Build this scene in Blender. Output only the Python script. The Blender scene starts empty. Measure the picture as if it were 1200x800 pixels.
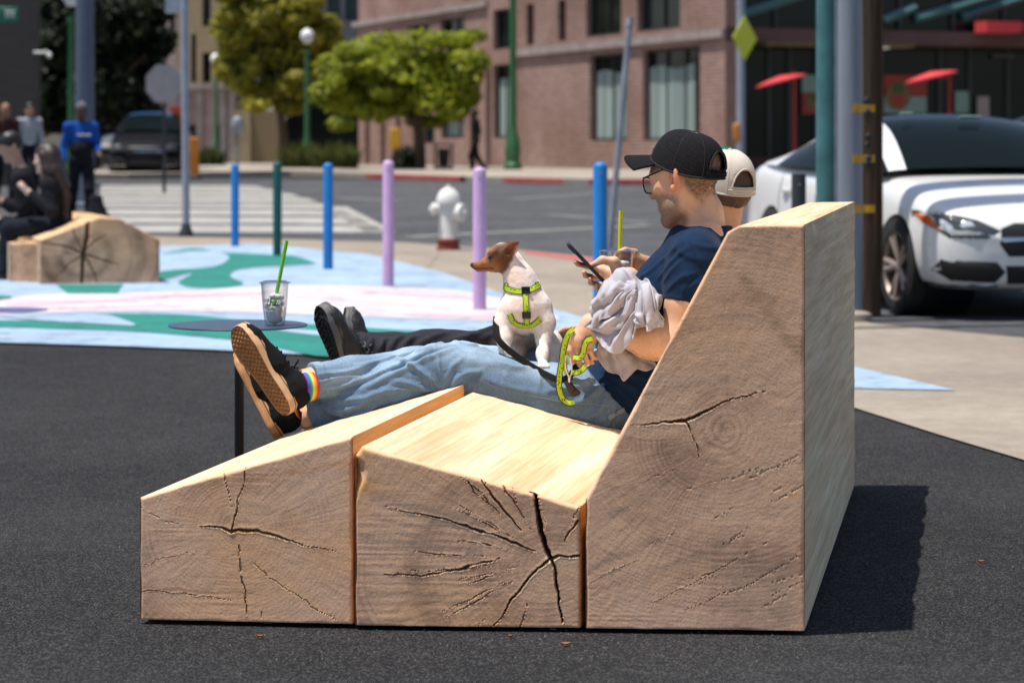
import bpy, bmesh, math, random
import numpy as np
from mathutils import Vector, Matrix
from mathutils.bvhtree import BVHTree
R = math.radians
C = bpy.context.scene.collection
SC = bpy.context.scene
rng = random.Random(7)
# ------------------------------------------------------------------ camera model of the photograph (1200x800)
F, H, CAMZ = 2833.0, 175.0, 1.12
def P(px, py, d):
    return Vector(((px-600)/F*d, d, CAMZ-(py-H)/F*d))
def terr(y):
    return max(0.0, min(0.459, (y-28)*0.0135))
def G(px, py, z=0.0):
    s = (py-H)/F
    d = (CAMZ-z)/s
    if d > 28 and z == 0.0:
        d = (CAMZ+28*0.0135)/(s+0.0135)
        if d > 62: d = (CAMZ-0.459)/s
    return Vector(((px-600)/F*d, d, terr(d) if z == 0.0 else z))
# ------------------------------------------------------------------ numpy noise
def _h(i, j, k, s):
    n = (i*374761393 + j*668265263 + k*2147483647 + s*1274126177) & 0xFFFFFFFF
    n = ((n ^ (n >> 13))*1274126177) & 0xFFFFFFFF
    n = n ^ (n >> 16)
    return (n & 0xFFFF)/65535.0
def vnoise(x, y, z=None, s=0):
    x = np.asarray(x, float); y = np.asarray(y, float)
    z = np.zeros_like(x) if z is None else np.asarray(z, float)
    i = np.floor(x).astype(np.int64); j = np.floor(y).astype(np.int64); k = np.floor(z).astype(np.int64)
    u = x-i; v = y-j; w = z-k
    u = u*u*(3-2*u); v = v*v*(3-2*v); w = w*w*(3-2*w)
    def L(dk):
        a = _h(i, j, k+dk, s)*(1-u)+_h(i+1, j, k+dk, s)*u
        b = _h(i, j+1, k+dk, s)*(1-u)+_h(i+1, j+1, k+dk, s)*u
        return a*(1-v)+b*v
    return (L(0)*(1-w)+L(1)*w)*2-1
def fbm(x, y, z=None, s=0, o=4):
    t = 0; a = .5; x = np.asarray(x, float); y = np.asarray(y, float)
    for q in range(o):
        t = t+a*vnoise(x, y, z, s+q*17)
        x = x*2.03; y = y*2.03; z = None if z is None else np.asarray(z)*2.03
        a *= .5
    return t
def sstep(a, b, x):
    t = np.clip((x-a)/(b-a), 0, 1)
    return t*t*(3-2*t)
# ------------------------------------------------------------------ materials
def mat(name, col, rough=.6, metal=0.0, var=.12, scale=8.0, bump=.0, bscale=60.0, bdist=.002, spec=.5,
        attr=None, stretch=None, trans=0.0, ior=1.45, coat=0.0, sss=0.0, emit=None, estr=0.0, alpha=1.0, detail=4.0, col2=None, sheen=0.0):
    m = bpy.data.materials.new(name); m.use_nodes = True
    nt = m.node_tree; N = nt.nodes; Lk = nt.links
    b = N['Principled BSDF']
    b.inputs['Roughness'].default_value = rough; b.inputs['Metallic'].default_value = metal
    b.inputs['Specular IOR Level'].default_value = spec
    b.inputs['IOR'].default_value = ior
    b.inputs['Transmission Weight'].default_value = trans
    b.inputs['Coat Weight'].default_value = coat; b.inputs['Coat Roughness'].default_value = .05
    b.inputs['Alpha'].default_value = alpha
    if sheen: b.inputs['Sheen Weight'].default_value = sheen
    if sss:
        b.inputs['Subsurface Weight'].default_value = sss
        b.inputs['Subsurface Radius'].default_value = (.012, .005, .003)
        b.inputs['Subsurface Scale'].default_value = 1.0
    tc = N.new('ShaderNodeTexCoord'); mp = N.new('ShaderNodeMapping')
    Lk.new(tc.outputs['Object'], mp.inputs['Vector'])
    if stretch: mp.inputs['Scale'].default_value = stretch
    if var or col2:
        nz = N.new('ShaderNodeTexNoise'); nz.inputs['Scale'].default_value = scale; nz.inputs['Detail'].default_value = detail
        nz.inputs['Roughness'].default_value = .6
        Lk.new(mp.outputs['Vector'], nz.inputs['Vector'])
        mr = N.new('ShaderNodeMapRange'); mr.inputs['From Min'].default_value = .3; mr.inputs['From Max'].default_value = .7
        Lk.new(nz.outputs['Fac'], mr.inputs['Value'])
        mx = N.new('ShaderNodeMix'); mx.data_type = 'RGBA'
        Lk.new(mr.outputs['Result'], mx.inputs['Factor'])
        if attr:
            at = N.new('ShaderNodeAttribute'); at.attribute_name = attr
            h1 = N.new('ShaderNodeMix'); h1.data_type = 'RGBA'; h1.blend_type = 'MULTIPLY'; h1.inputs['Factor'].default_value = 1
            Lk.new(at.outputs['Color'], h1.inputs[6]); h1.inputs[7].default_value = (1-var, 1-var, 1-var, 1)
            h2 = N.new('ShaderNodeMix'); h2.data_type = 'RGBA'; h2.blend_type = 'MULTIPLY'; h2.inputs['Factor'].default_value = 1
            Lk.new(at.outputs['Color'], h2.inputs[6]); h2.inputs[7].default_value = (1+var, 1+var, 1+var, 1)
            Lk.new(h1.outputs[2], mx.inputs[6]); Lk.new(h2.outputs[2], mx.inputs[7])
        else:
            mx.inputs[6].default_value = (*[c*(1-var) for c in col], 1)
            mx.inputs[7].default_value = (*(col2 if col2 else [min(1, c*(1+var)) for c in col]), 1)
        Lk.new(mx.outputs[2], b.inputs['Base Color'])
    elif attr:
        at = N.new('ShaderNodeAttribute'); at.attribute_name = attr
        Lk.new(at.outputs['Color'], b.inputs['Base Color'])
    else:
        b.inputs['Base Color'].default_value = (*col, 1)
    if bump:
        n2 = N.new('ShaderNodeTexNoise'); n2.inputs['Scale'].default_value = bscale; n2.inputs['Detail'].default_value = 6
        n2.inputs['Roughness'].default_value = .65
        Lk.new(mp.outputs['Vector'], n2.inputs['Vector'])
        bp = N.new('ShaderNodeBump'); bp.inputs['Strength'].default_value = bump; bp.inputs['Distance'].default_value = bdist
        Lk.new(n2.outputs['Fac'], bp.inputs['Height']); Lk.new(bp.outputs['Normal'], b.inputs['Normal'])
    if emit:
        b.inputs['Emission Color'].default_value = (*emit, 1); b.inputs['Emission Strength'].default_value = estr
    return m
def nodes(m):
    return m.node_tree.nodes, m.node_tree.links, m.node_tree.nodes['Principled BSDF']
# ------------------------------------------------------------------ objects
def link(name, me, m=None, parent=None):
    o = bpy.data.objects.new(name, me); C.objects.link(o)
    if m is not None:
        for q in (m if isinstance(m, (list, tuple)) else [m]): me.materials.append(q)
    if parent is not None: adopt(o, parent)
    return o
def tag(o, label=None, cat=None, group=None, kind=None):
    if label: o['label'] = label
    if cat: o['category'] = cat
    if group: o['group'] = group
    if kind: o['kind'] = kind
    return o
def thing(name, label, cat, loc=(0, 0, 0), rz=0.0, group=None):
    o = bpy.data.objects.new(name, None); C.objects.link(o)
    o.empty_display_size = .1
    o.location = loc; o.rotation_euler = (0, 0, rz)
    return tag(o, label, cat, group)
BASES = {}
def base_thing(name, label, cat, loc, group=None):
    """an Empty at a world position whose children are modelled in world coordinates"""
    o = thing(name, label, cat, loc, 0, group)
    BASES[o.name] = Vector(loc)
    return o
def adopt(o, parent):
    o.parent = parent
    b = BASES.get(parent.name)
    if b is not None: o.matrix_parent_inverse = Matrix.Translation(-b)
def dup(root, loc=None, rz=None, label=None, group=None):
    r = root.copy(); C.objects.link(r)
    if loc is not None: r.location = loc
    if rz is not None: r.rotation_euler = (0, 0, rz)
    if label: r['label'] = label
    if group: r['group'] = group
    for ch in list(root.children):
        c = ch.copy(); C.objects.link(c); c.parent = r
        for g in list(ch.children):
            d = g.copy(); C.objects.link(d); d.parent = c
    return r
def mesh_np(name, V, Fq, m=None, parent=None, smooth=True, col=None, sharp=None):
    me = bpy.data.meshes.new(name)
    V = np.asarray(V, np.float32)
    me.from_pydata(V.tolist(), [], Fq.tolist() if hasattr(Fq, 'tolist') else Fq)
    if smooth: me.polygons.foreach_set('use_smooth', [True]*len(me.polygons))
    if sharp is not None: me.set_sharp_from_angle(angle=R(sharp))
    if col is not None:
        a = me.color_attributes.new('Col', 'FLOAT_COLOR', 'POINT')
        c4 = np.ones((len(V), 4), np.float32); c4[:, :3] = col
        a.data.foreach_set('color', c4.ravel())
    me.update()
    return link(name, me, m, parent)
class MB:
    """collects simple solids into one mesh"""
    def __init__(s): s.v = []; s.f = []; s.mi = []; s.cur = 0
    def add(s, V, Fs):
        o = len(s.v); s.v += [tuple(p) for p in V]; s.f += [tuple(i+o for i in f) for f in Fs]; s.mi += [s.cur]*len(Fs)
        return s
    def box(s, c, size, rz=0.0, M=None):
        x, y, z = [q/2 for q in size]
        V = [Vector((a*x, b*y, e*z)) for e in (-1, 1) for b in (-1, 1) for a in (-1, 1)]
        T = M if M is not None else Matrix.Rotation(rz, 3, 'Z')
        V = [T @ p+Vector(c) for p in V]
        return s.add(V, [(0, 2, 3, 1), (4, 5, 7, 6), (0, 1, 5, 4), (2, 6, 7, 3), (0, 4, 6, 2), (1, 3, 7, 5)])
    def bx(s, x0, x1, y0, y1, z0, z1):
        return s.box(((x0+x1)/2, (y0+y1)/2, (z0+z1)/2), (abs(x1-x0), abs(y1-y0), abs(z1-z0)))
    def tube(s, pts, r, n=10, cap=True, flat=None):
        pts = [Vector(p) for p in pts]; rs = r if hasattr(r, '__len__') else [r]*len(pts)
        V = []; Fs = []; prev = None
        for i, p in enumerate(pts):
            t = (pts[min(i+1, len(pts)-1)]-pts[max(i-1, 0)]).normalized()
            if prev is None:
                a = Vector((0, 0, 1)) if abs(t.z) < .9 else Vector((1, 0, 0))
                u = t.cross(a).normalized()
            else:
                u = (prev-t*prev.dot(t)).normalized()
            prev = u; w = t.cross(u)
            for k in range(n):
                a = 2*math.pi*k/n
                V.append(p+(u*math.cos(a)+w*math.sin(a)*(flat or 1))*rs[i])
        for i in range(len(pts)-1):
            for k in range(n):
                Fs.append((i*n+k, i*n+(k+1) % n, (i+1)*n+(k+1) % n, (i+1)*n+k))
        if cap:
            Fs.append(tuple(range(n-1, -1, -1))); Fs.append(tuple((len(pts)-1)*n+k for k in range(n)))
        return s.add(V, Fs)
    def lathe(s, prof, c=(0, 0, 0), n=24, M=None, closed=True):
        c = Vector(c); V = []; Fs = []
        for r, z in prof:
            for k in range(n):
                a = 2*math.pi*k/n
                p = Vector((r*math.cos(a), r*math.sin(a), z))
                V.append((M @ p if M is not None else p)+c)
        for i in range(len(prof)-1):
            for k in range(n):
                Fs.append((i*n+k, i*n+(k+1) % n, (i+1)*n+(k+1) % n, (i+1)*n+k))
        if closed:
            Fs.append(tuple(range(n-1, -1, -1))); Fs.append(tuple((len(prof)-1)*n+k for k in range(n)))
        return s.add(V, Fs)
    def prism(s, poly, z0, z1, M=None, o=(0, 0, 0)):
        n = len(poly); o = Vector(o)
        V = [Vector((x, y, z0)) for x, y in poly]+[Vector((x, y, z1)) for x, y in poly]
        V = [(M @ p if M is not None else p)+o for p in V]
        area = sum(poly[i][0]*poly[(i+1) % n][1]-poly[(i+1) % n][0]*poly[i][1] for i in range(n))
        Fs = [tuple(range(n-1, -1, -1)), tuple(range(n, 2*n))]+[(i, (i+1) % n, n+(i+1) % n, n+i) for i in range(n)]
        if (area < 0) != (z1 < z0): Fs = [tuple(reversed(f)) for f in Fs]
        return s.add(V, Fs)
    def ribbon(s, pts, nrm, w, th):
        """flat strap along pts; nrm = outward normals, w width, th thickness"""
        pts = [Vector(p) for p in pts]; V = []; Fs = []
        for i, p in enumerate(pts):
            t = (pts[min(i+1, len(pts)-1)]-pts[max(i-1, 0)]).normalized()
            nn = Vector(nrm[i] if hasattr(nrm[0], '__len__') else nrm)
            nn = (nn-t*nn.dot(t)).normalized(); b = t.cross(nn)
            V += [p+b*w/2, p+b*w/2+nn*th, p-b*w/2+nn*th, p-b*w/2]
        for i in range(len(pts)-1):
            for k in range(4): Fs.append((i*4+k, i*4+(k+1) % 4, i*4+4+(k+1) % 4, i*4+4+k))
        Fs += [(3, 2, 1, 0), tuple(len(V)-4+k for k in range(4))]
        return s.add(V, Fs)
    def build(s, name, m, parent=None, smooth=30, bevel=0.0, bseg=2, label=None):
        me = bpy.data.meshes.new(name); me.from_pydata([tuple(p) for p in s.v], [], s.f)
        if any(s.mi): me.polygons.foreach_set('material_index', s.mi)
        bm = bmesh.new(); bm.from_mesh(me); bmesh.ops.recalc_face_normals(bm, faces=bm.faces[:]); bm.to_mesh(me); bm.free()
        if smooth:
            me.polygons.foreach_set('use_smooth', [True]*len(me.polygons)); me.set_sharp_from_angle(angle=R(smooth))
        o = link(name, me, m, parent)
        if bevel:
            b = o.modifiers.new('bevel', 'BEVEL'); b.width = bevel; b.segments = bseg; b.limit_method = 'ANGLE'; b.angle_limit = R(35)
        if label: o['label'] = label
        return o
def catmull(pts, n=8):
    pts = [Vector(p) for p in pts]; out = []
    for i in range(len(pts)-1):
        a = pts[max(i-1, 0)]; b = pts[i]; c = pts[i+1]; d = pts[min(i+2, len(pts)-1)]
        for k in range(n):
            t = k/n
            out.append(.5*((2*b)+(c-a)*t+(2*a-5*b+4*c-d)*t*t+(3*b-a-3*c+d)*t*t*t))
    out.append(pts[-1]); return out
# ------------------------------------------------------------------ signed-distance modelling of organic shapes
class Field:
    def __init__(s, lo, hi, h):
        s.lo = np.array(lo, float); s.h = h
        s.n = np.ceil((np.array(hi)-s.lo)/h).astype(int)+1
        s.g = np.full(s.n, 1.0, np.float32)
        s.ax = [s.lo[i]+h*np.arange(s.n[i]) for i in range(3)]
    def win(s, lo, hi, pad):
        a = np.clip(np.floor((np.array(lo)-pad-s.lo)/s.h).astype(int), 0, s.n)
        b = np.clip(np.ceil((np.array(hi)+pad-s.lo)/s.h).astype(int)+1, 0, s.n)
        if (b <= a).any(): return None
        sl = tuple(slice(a[i], b[i]) for i in range(3))
        X = s.ax[0][sl[0]][:, None, None]; Y = s.ax[1][sl[1]][None, :, None]; Z = s.ax[2][sl[2]][None, None, :]
        return sl, X, Y, Z
    def merge(s, sl, d, k, sub=False):
        g = s.g[sl]
        if sub:
            d = -d; h = np.maximum(k-np.abs(g-d), 0)/k if k > 0 else 0
            s.g[sl] = np.maximum(g, d)+(h*h*k*.25 if k > 0 else 0)
        else:
            h = np.maximum(k-np.abs(g-d), 0)/k if k > 0 else 0
            s.g[sl] = np.minimum(g, d)-(h*h*k*.25 if k > 0 else 0)
    def _clip(s, d, X, Y, Z, clip):
        for c, n in clip or ():
            n = Vector(n).normalized()
            d = np.maximum(d, (X-c[0])*n[0]+(Y-c[1])*n[1]+(Z-c[2])*n[2])
        return d
    def cap(s, a, b, ra, rb=None, k=.02, sub=False, clip=None, sq=None):
        """tapered capsule a-b; sq=(axis, factor) squashes the section along an axis"""
        rb = ra if rb is None else rb
        a = np.array(a, float); b = np.array(b, float); rm = max(ra, rb)*(1.6 if sq else 1)
        w = s.win(np.minimum(a, b)-rm, np.maximum(a, b)+rm, k+3*s.h)
        if w is None: return
        sl, X, Y, Z = w; ba = b-a; L2 = max(ba.dot(ba), 1e-9)
        x = X-a[0]; y = Y-a[1]; z = Z-a[2]
        t = np.clip((x*ba[0]+y*ba[1]+z*ba[2])/L2, 0, 1)
        x = x-t*ba[0]; y = y-t*ba[1]; z = z-t*ba[2]
        if sq:
            q = np.array(Vector(sq[0]).normalized()); f = sq[1]
            m = (x*q[0]+y*q[1]+z*q[2])*(1/f-1)
            x = x+m*q[0]; y = y+m*q[1]; z = z+m*q[2]
        d = np.sqrt(x*x+y*y+z*z)-(ra+(rb-ra)*t)
        s.merge(sl, s._clip(d, X, Y, Z, clip), k, sub)
    def chain(s, pts, rs, k=.02, clip=None, sq=None):
        for i in range(len(pts)-1): s.cap(pts[i], pts[i+1], rs[i], rs[i+1], k, clip=clip, sq=sq)
    def ell(s, c, rad, M=None, k=.02, sub=False, clip=None):
        c = np.array(c, float); rm = max(rad)
        w = s.win(c-rm, c+rm, k+3*s.h)
        if w is None: return
        sl, X, Y, Z = w; x = X-c[0]; y = Y-c[1]; z = Z-c[2]
        if M is not None:
            A = np.array(M)   # columns are the local axes
            x, y, z = (x*A[0, 0]+y*A[1, 0]+z*A[2, 0], x*A[0, 1]+y*A[1, 1]+z*A[2, 1], x*A[0, 2]+y*A[1, 2]+z*A[2, 2])
        k0 = np.sqrt((x/rad[0])**2+(y/rad[1])**2+(z/rad[2])**2)
        k1 = np.sqrt((x/rad[0]**2)**2+(y/rad[1]**2)**2+(z/rad[2]**2)**2)+1e-9
        d = k0*(k0-1)/k1
        s.merge(sl, s._clip(d, X, Y, Z, clip), k, sub)
    def half(s, c, n, k=.004):
        """cut away everything on the side n points to"""
        n = Vector(n).normalized()
        d = (s.ax[0][:, None, None]-c[0])*n[0]+(s.ax[1][None, :, None]-c[1])*n[1]+(s.ax[2][None, None, :]-c[2])*n[2]
        s.g = np.maximum(s.g, d.astype(np.float32))
    def warp(s, fn, lo=None, hi=None):
        """add fn(X,Y,Z) to the distance inside a thin band round the surface"""
        idx = np.argwhere(np.abs(s.g) < .03)
        p = s.lo+idx*s.h
        s.g[idx[:, 0], idx[:, 1], idx[:, 2]] += fn(p[:, 0], p[:, 1], p[:, 2]).astype(np.float32)
    def mesh(s, smooth=1):
        g = s.g; S = g < 0
        n = s.n
        occ = np.zeros(n-1, np.uint8)
        for a in (0, 1):
            for b in (0, 1):
                for c in (0, 1):
                    occ += S[a:n[0]-1+a, b:n[1]-1+b, c:n[2]-1+c]
        cells = np.argwhere((occ > 0) & (occ < 8))
        ids = np.full(n-1, -1, np.int64); ids[tuple(cells.T)] = np.arange(len(cells))
        acc = np.zeros((len(cells), 3)); cnt = np.zeros(len(cells))
        for ax in range(3):
            o1, o2 = [q for q in range(3) if q != ax]
            for u in (0, 1):
                for v in (0, 1):
                    c0 = cells.copy(); c0[:, o1] += u; c0[:, o2] += v
                    c1 = c0.copy(); c1[:, ax] += 1
                    a = g[tuple(c0.T)]; b = g[tuple(c1.T)]
                    m = (a < 0) != (b < 0)
                    t = np.where(m, a/np.where(m, a-b, 1), 0)
                    p = c0.astype(float); p[:, ax] += t
                    acc[m] += p[m]; cnt[m] += 1
        V = s.lo+acc/cnt[:, None]*s.h
        quads = []
        for ax in range(3):
            o1, o2 = [(1, 2), (2, 0), (0, 1)][ax]
            sh = list(n); sh[ax] -= 1
            A = S[tuple(slice(0, n[q]-1) if q == ax else slice(0, n[q]) for q in range(3))]
            B = S[tuple(slice(1, n[q]) if q == ax else slice(0, n[q]) for q in range(3))]
            for flip, M in ((0, A & ~B), (1, ~A & B)):
                e = np.argwhere(M)
                e = e[(e[:, o1] > 0) & (e[:, o2] > 0) & (e[:, o1] < n[o1]-1) & (e[:, o2] < n[o2]-1)]
                q = []
                for du, dv in ((-1, -1), (0, -1), (0, 0), (-1, 0)):
                    c = e.copy(); c[:, o1] += du; c[:, o2] += dv
                    q.append(ids[tuple(c.T)])
                q = np.stack(q, 1)
                quads.append(q[:, ::-1] if flip else q)
        Q = np.concatenate(quads)
        for _ in range(smooth):
            acc = np.zeros_like(V); cn = np.zeros(len(V))
            for i in range(4):
                np.add.at(acc, Q[:, i], V[Q[:, (i+1) % 4]]); np.add.at(acc, Q[:, i], V[Q[:, (i+3) % 4]]); np.add.at(cn, Q[:, i], 2)
            V = V*.5+.5*acc/np.maximum(cn, 1)[:, None]
        return V, Q
def frame(fwd, up):
    """columns: forward, left, up"""
    f = Vector(fwd).normalized(); u = Vector(up); u = (u-f*u.dot(f)).normalized(); l = u.cross(f)
    return Matrix((f, l, u)).transposed()
def bvh_of(V, Q):
    return BVHTree.FromPolygons([Vector(v) for v in V.tolist()], Q.tolist())
CAM = Vector((0, 0, CAMZ))
def on_surface(bvh, px, py, off=0.0, fallback_d=7.0):
    """the point of a body that lies under a pixel, lifted off it by off"""
    dr = (P(px, py, 1.0)-CAM).normalized()
    loc, nor, _, _ = bvh.ray_cast(CAM, dr)
    if loc is None:
        p = P(px, py, fallback_d); loc, nor, _, _ = bvh.find_nearest(p)
    if nor.dot(dr) > 0: nor = -nor
    return loc+nor*off, nor

def vnormals(V, Q):
    a = V[Q[:, 2]]-V[Q[:, 0]]; b = V[Q[:, 3]]-V[Q[:, 1]]; n = np.cross(a, b); N = np.zeros_like(V)
    for i in range(4): np.add.at(N, Q[:, i], n)
    return N/(np.linalg.norm(N, axis=1)[:, None]+1e-12)
def creases(V, Q, bvh, lines, fd=7.0):
    """raise (or sink) cloth folds along lines drawn over the surface"""
    N = vnormals(V, Q); D = np.zeros(len(V))
    for pxs, amp, w in lines:
        pts = np.array([tuple(on_surface(bvh, q.x, q.y, 0, fd)[0]) for q in catmull([Vector((x, y, 0)) for x, y in pxs], 6)])
        m = np.nonzero(((V > pts.min(0)-4*w) & (V < pts.max(0)+4*w)).all(1))[0]
        if not len(m): continue
        best = np.full(len(m), 9.0); tt = np.zeros(len(m)); n = len(pts)-1; X = V[m]+.004*np.stack([fbm(V[m, 0]*40, V[m, 1]*40, V[m, 2]*40, s=q) for q in (1, 2, 3)], 1)
        for i in range(n):
            a, b = pts[i], pts[i+1]; ba = b-a; L2 = ba @ ba+1e-12
            if L2 > .03**2*6: continue
            t = np.clip(((X-a) @ ba)/L2, 0, 1); d = np.linalg.norm(X-a-t[:, None]*ba, axis=1)
            k = d < best; best[k] = d[k]; tt[k] = (i+t[k])/n
        tp = np.sin(np.pi*np.clip(tt, .02, .98))**.6
        D[m] += amp*tp*(np.exp(-(best/w)**2)-.45*np.exp(-(best/(2.1*w))**2))
    return V+N*D[:, None]
# ================================================================== world, sun, camera
SUN_EL, SUN_AZ = R(74), R(15)       # sun stands over -X, a little towards the camera
sun_dir = Vector((-math.cos(SUN_EL)*math.cos(SUN_AZ), -math.cos(SUN_EL)*math.sin(SUN_AZ), math.sin(SUN_EL)))
W = bpy.data.worlds.new('World'); SC.world = W; W.use_nodes = True
wn = W.node_tree.nodes; wl = W.node_tree.links
sky = wn.new('ShaderNodeTexSky'); sky.sky_type = 'NISHITA'; sky.sun_disc = False
sky.sun_elevation = SUN_EL
sky.sun_rotation = math.atan2(sun_dir.x, sun_dir.y)
sky.air_density = 1.0; sky.dust_density = 1.6; sky.ozone_density = 1.0
wl.new(sky.outputs['Color'], wn['Background'].inputs['Color']); wn['Background'].inputs['Strength'].default_value = .11
sl = bpy.data.lights.new('sun', 'SUN'); sl.energy = 5.0; sl.angle = R(.53); sl.color = (1, .95, .87)
so = bpy.data.objects.new('sun', sl); C.objects.link(so); so.location = (-20, -5, 60)
so.rotation_euler = sun_dir.to_track_quat('Z', 'Y').to_euler()
cd = bpy.data.cameras.new('camera'); co = bpy.data.objects.new('camera', cd); C.objects.link(co)
co.location = CAM; co.rotation_euler = (R(90), 0, 0)
cd.sensor_width = 36; cd.lens = F*36/1200; cd.shift_y = -(400-H)/1200; cd.clip_start = .1; cd.clip_end = 6000
cd.dof.use_dof = True; cd.dof.focus_distance = 6.45; cd.dof.aperture_fstop = 4.6
SC.camera = co
SC.view_settings.view_transform = 'Standard'; SC.view_settings.look = 'None'
SC.view_settings.exposure = .2; SC.view_settings.gamma = 1; SC.view_settings.use_curve_mapping = False
SC.render.engine = 'CYCLES'
SC.cycles.use_denoising = True
SC.cycles.max_bounces = 8; SC.cycles.transparent_max_bounces = 16; SC.cycles.caustics_reflective = False; SC.cycles.caustics_refractive = False
SC.cycles.sample_clamp_indirect = 6

# ================================================================== ground
def ground_mat(name, a, b, speck, bump, patch=.35, cracks=0.0):
    m = mat(name, a, rough=.95, var=0, spec=.12)
    N, L, B = nodes(m)
    tc = N.new('ShaderNodeTexCoord')
    def noise(sc, det=5, rough=.6):
        n = N.new('ShaderNodeTexNoise'); n.inputs['Scale'].default_value = sc; n.inputs['Detail'].default_value = det; n.inputs['Roughness'].default_value = rough
        L.new(tc.outputs['Object'], n.inputs['Vector']); return n
    def ramp(src, lo, hi, c0, c1):
        r = N.new('ShaderNodeValToRGB'); r.color_ramp.elements[0].position = lo; r.color_ramp.elements[1].position = hi
        r.color_ramp.elements[0].color = c0; r.color_ramp.elements[1].color = c1
        L.new(src, r.inputs['Fac']); return r
    big = ramp(noise(.55, 6).outputs['Fac'], .35, .65, (*a, 1), (*b, 1))
    v = N.new('ShaderNodeTexVoronoi'); v.inputs['Scale'].default_value = 230; L.new(tc.outputs['Object'], v.inputs['Vector'])
    wn_ = N.new('ShaderNodeTexWhiteNoise'); L.new(v.outputs['Position'], wn_.inputs['Vector'])
    sp = ramp(wn_.outputs['Value'], .55, 1.0, (0, 0, 0, 1), (speck, speck, speck*.96, 1))
    ad = N.new('ShaderNodeMix'); ad.data_type = 'RGBA'; ad.blend_type = 'ADD'; ad.inputs['Factor'].default_value = 1
    L.new(big.outputs['Color'], ad.inputs[6]); L.new(sp.outputs['Color'], ad.inputs[7])
    md = ramp(noise(7, 6, .7).outputs['Fac'], .3, .7, (1-patch,)*3+(1,), (1+patch,)*3+(1,))
    mu = N.new('ShaderNodeMix'); mu.data_type = 'RGBA'; mu.blend_type = 'MULTIPLY'; mu.inputs['Factor'].default_value = 1
    L.new(ad.outputs[2], mu.inputs[6]); L.new(md.outputs['Color'], mu.inputs[7])
    L.new(mu.outputs[2], B.inputs['Base Color'])
    n2 = noise(280, 4, .7); bp = N.new('ShaderNodeBump'); bp.inputs['Strength'].default_value = bump; bp.inputs['Distance'].default_value = .006
    mm = N.new('ShaderNodeMath'); mm.operation = 'ADD'; L.new(n2.outputs['Fac'], mm.inputs[0]); L.new(v.outputs['Distance'], mm.inputs[1])
    L.new(mm.outputs[0], bp.inputs['Height']); L.new(bp.outputs['Normal'], B.inputs['Normal'])
    return m
M_ASPH = ground_mat('fresh_asphalt', (.018, .018, .0205), (.033, .033, .0355), .08, .9, .14)
M_ROAD = ground_mat('road_asphalt', (.060, .062, .068), (.085, .087, .094), .05, .5)
M_CONC = ground_mat('concrete', (.235, .20, .165), (.31, .27, .22), .05, .3, .16)
M_FARW = ground_mat('far_concrete', (.27, .235, .20), (.35, .305, .26), .04, .3, .2)
M_MASPH = M_ASPH
def sheet(name, pts, m, z=0.0, kind='structure', thick=0.0, parent=None):
    """a flat sheet through ground points, following the terrain by splitting at its fold lines"""
    bm = bmesh.new()
    vs = [bm.verts.new((p[0], p[1], 0)) for p in pts]
    bm.faces.new(vs)
    for y in (28.0, 62.0):
        bmesh.ops.bisect_plane(bm, geom=bm.verts[:]+bm.edges[:]+bm.faces[:], plane_co=(0, y, 0), plane_no=(0, 1, 0))
    bmesh.ops.triangulate(bm, faces=bm.faces[:])
    for v in bm.verts: v.co.z = terr(v.co.y)+z
    bmesh.ops.recalc_face_normals(bm, faces=bm.faces[:])
    for f in bm.faces:
        if f.normal.z < 0: f.normal_flip()
    if thick:
        r = bmesh.ops.extrude_face_region(bm, geom=bm.faces[:])
        for v in [g for g in r['geom'] if isinstance(g, bmesh.types.BMVert)]: v.co.z += thick
        bmesh.ops.recalc_face_normals(bm, faces=bm.faces[:])
    me = bpy.data.meshes.new(name); bm.to_mesh(me); bm.free()
    o = link(name, me, m)
    if kind: o['kind'] = kind
    return o
def px_poly(l, z=0.0): return [G(x, y) for x, y in l]
sheet('ground', [(-900, -12), (900, -12), (900, 4000), (-900, 4000)], M_ASPH)
# the carriageway behind the plaza
sheet('road', [(-300, 27.6), (-6, 27.6), G(480, 284), G(620, 293), G(700, 302), G(780, 329), G(900, 361), G(1030, 380), G(1200, 396), (9, 12.5), (60, 9), (300, 9), (300, 57), (-300, 57)], M_ROAD, .004)
curb = [(150, 277), (300, 280), (480, 285), (620, 294), (700, 303), (780, 330), (900, 362), (1030, 381), (1200, 397), (1500, 425)]
near = [(1500, 660), (1200, 541), (1100, 511), (1000, 479), (900, 452), (780, 425), (640, 380), (520, 336), (300, 300), (150, 296)]
sheet('sidewalk', px_poly(curb+near), M_CONC, .008)
sheet('sidewalk', [(-300, 58), G(150, 210), G(340, 206), G(420, 209), G(560, 214), G(700, 217), G(800, 217), G(900, 219), G(1250, 222), (60, 56), (300, 56), (300, 130), (-300, 130)], M_FARW, .002, thick=.13)
for x0, x1, y0, y1 in ((600, 642, 213, 217), (690, 735, 216.6, 219)):
    pass
# paving joints in the near sidewalk (dark saw cuts)
M_JOINT = mat('pavement_joint', (.16, .135, .11), rough=.95)
for a, b in (((1000, 438), (1230, 447)), ((470, 296), (760, 347)), ((520, 290), (500, 318))):
    A = G(*a); B = G(*b); n = (B-A).normalized().cross(Vector((0, 0, 1)))*.004
    sheet('sidewalk_joint', [A-n, B-n, B+n, A+n], M_JOINT, .011)
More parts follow.
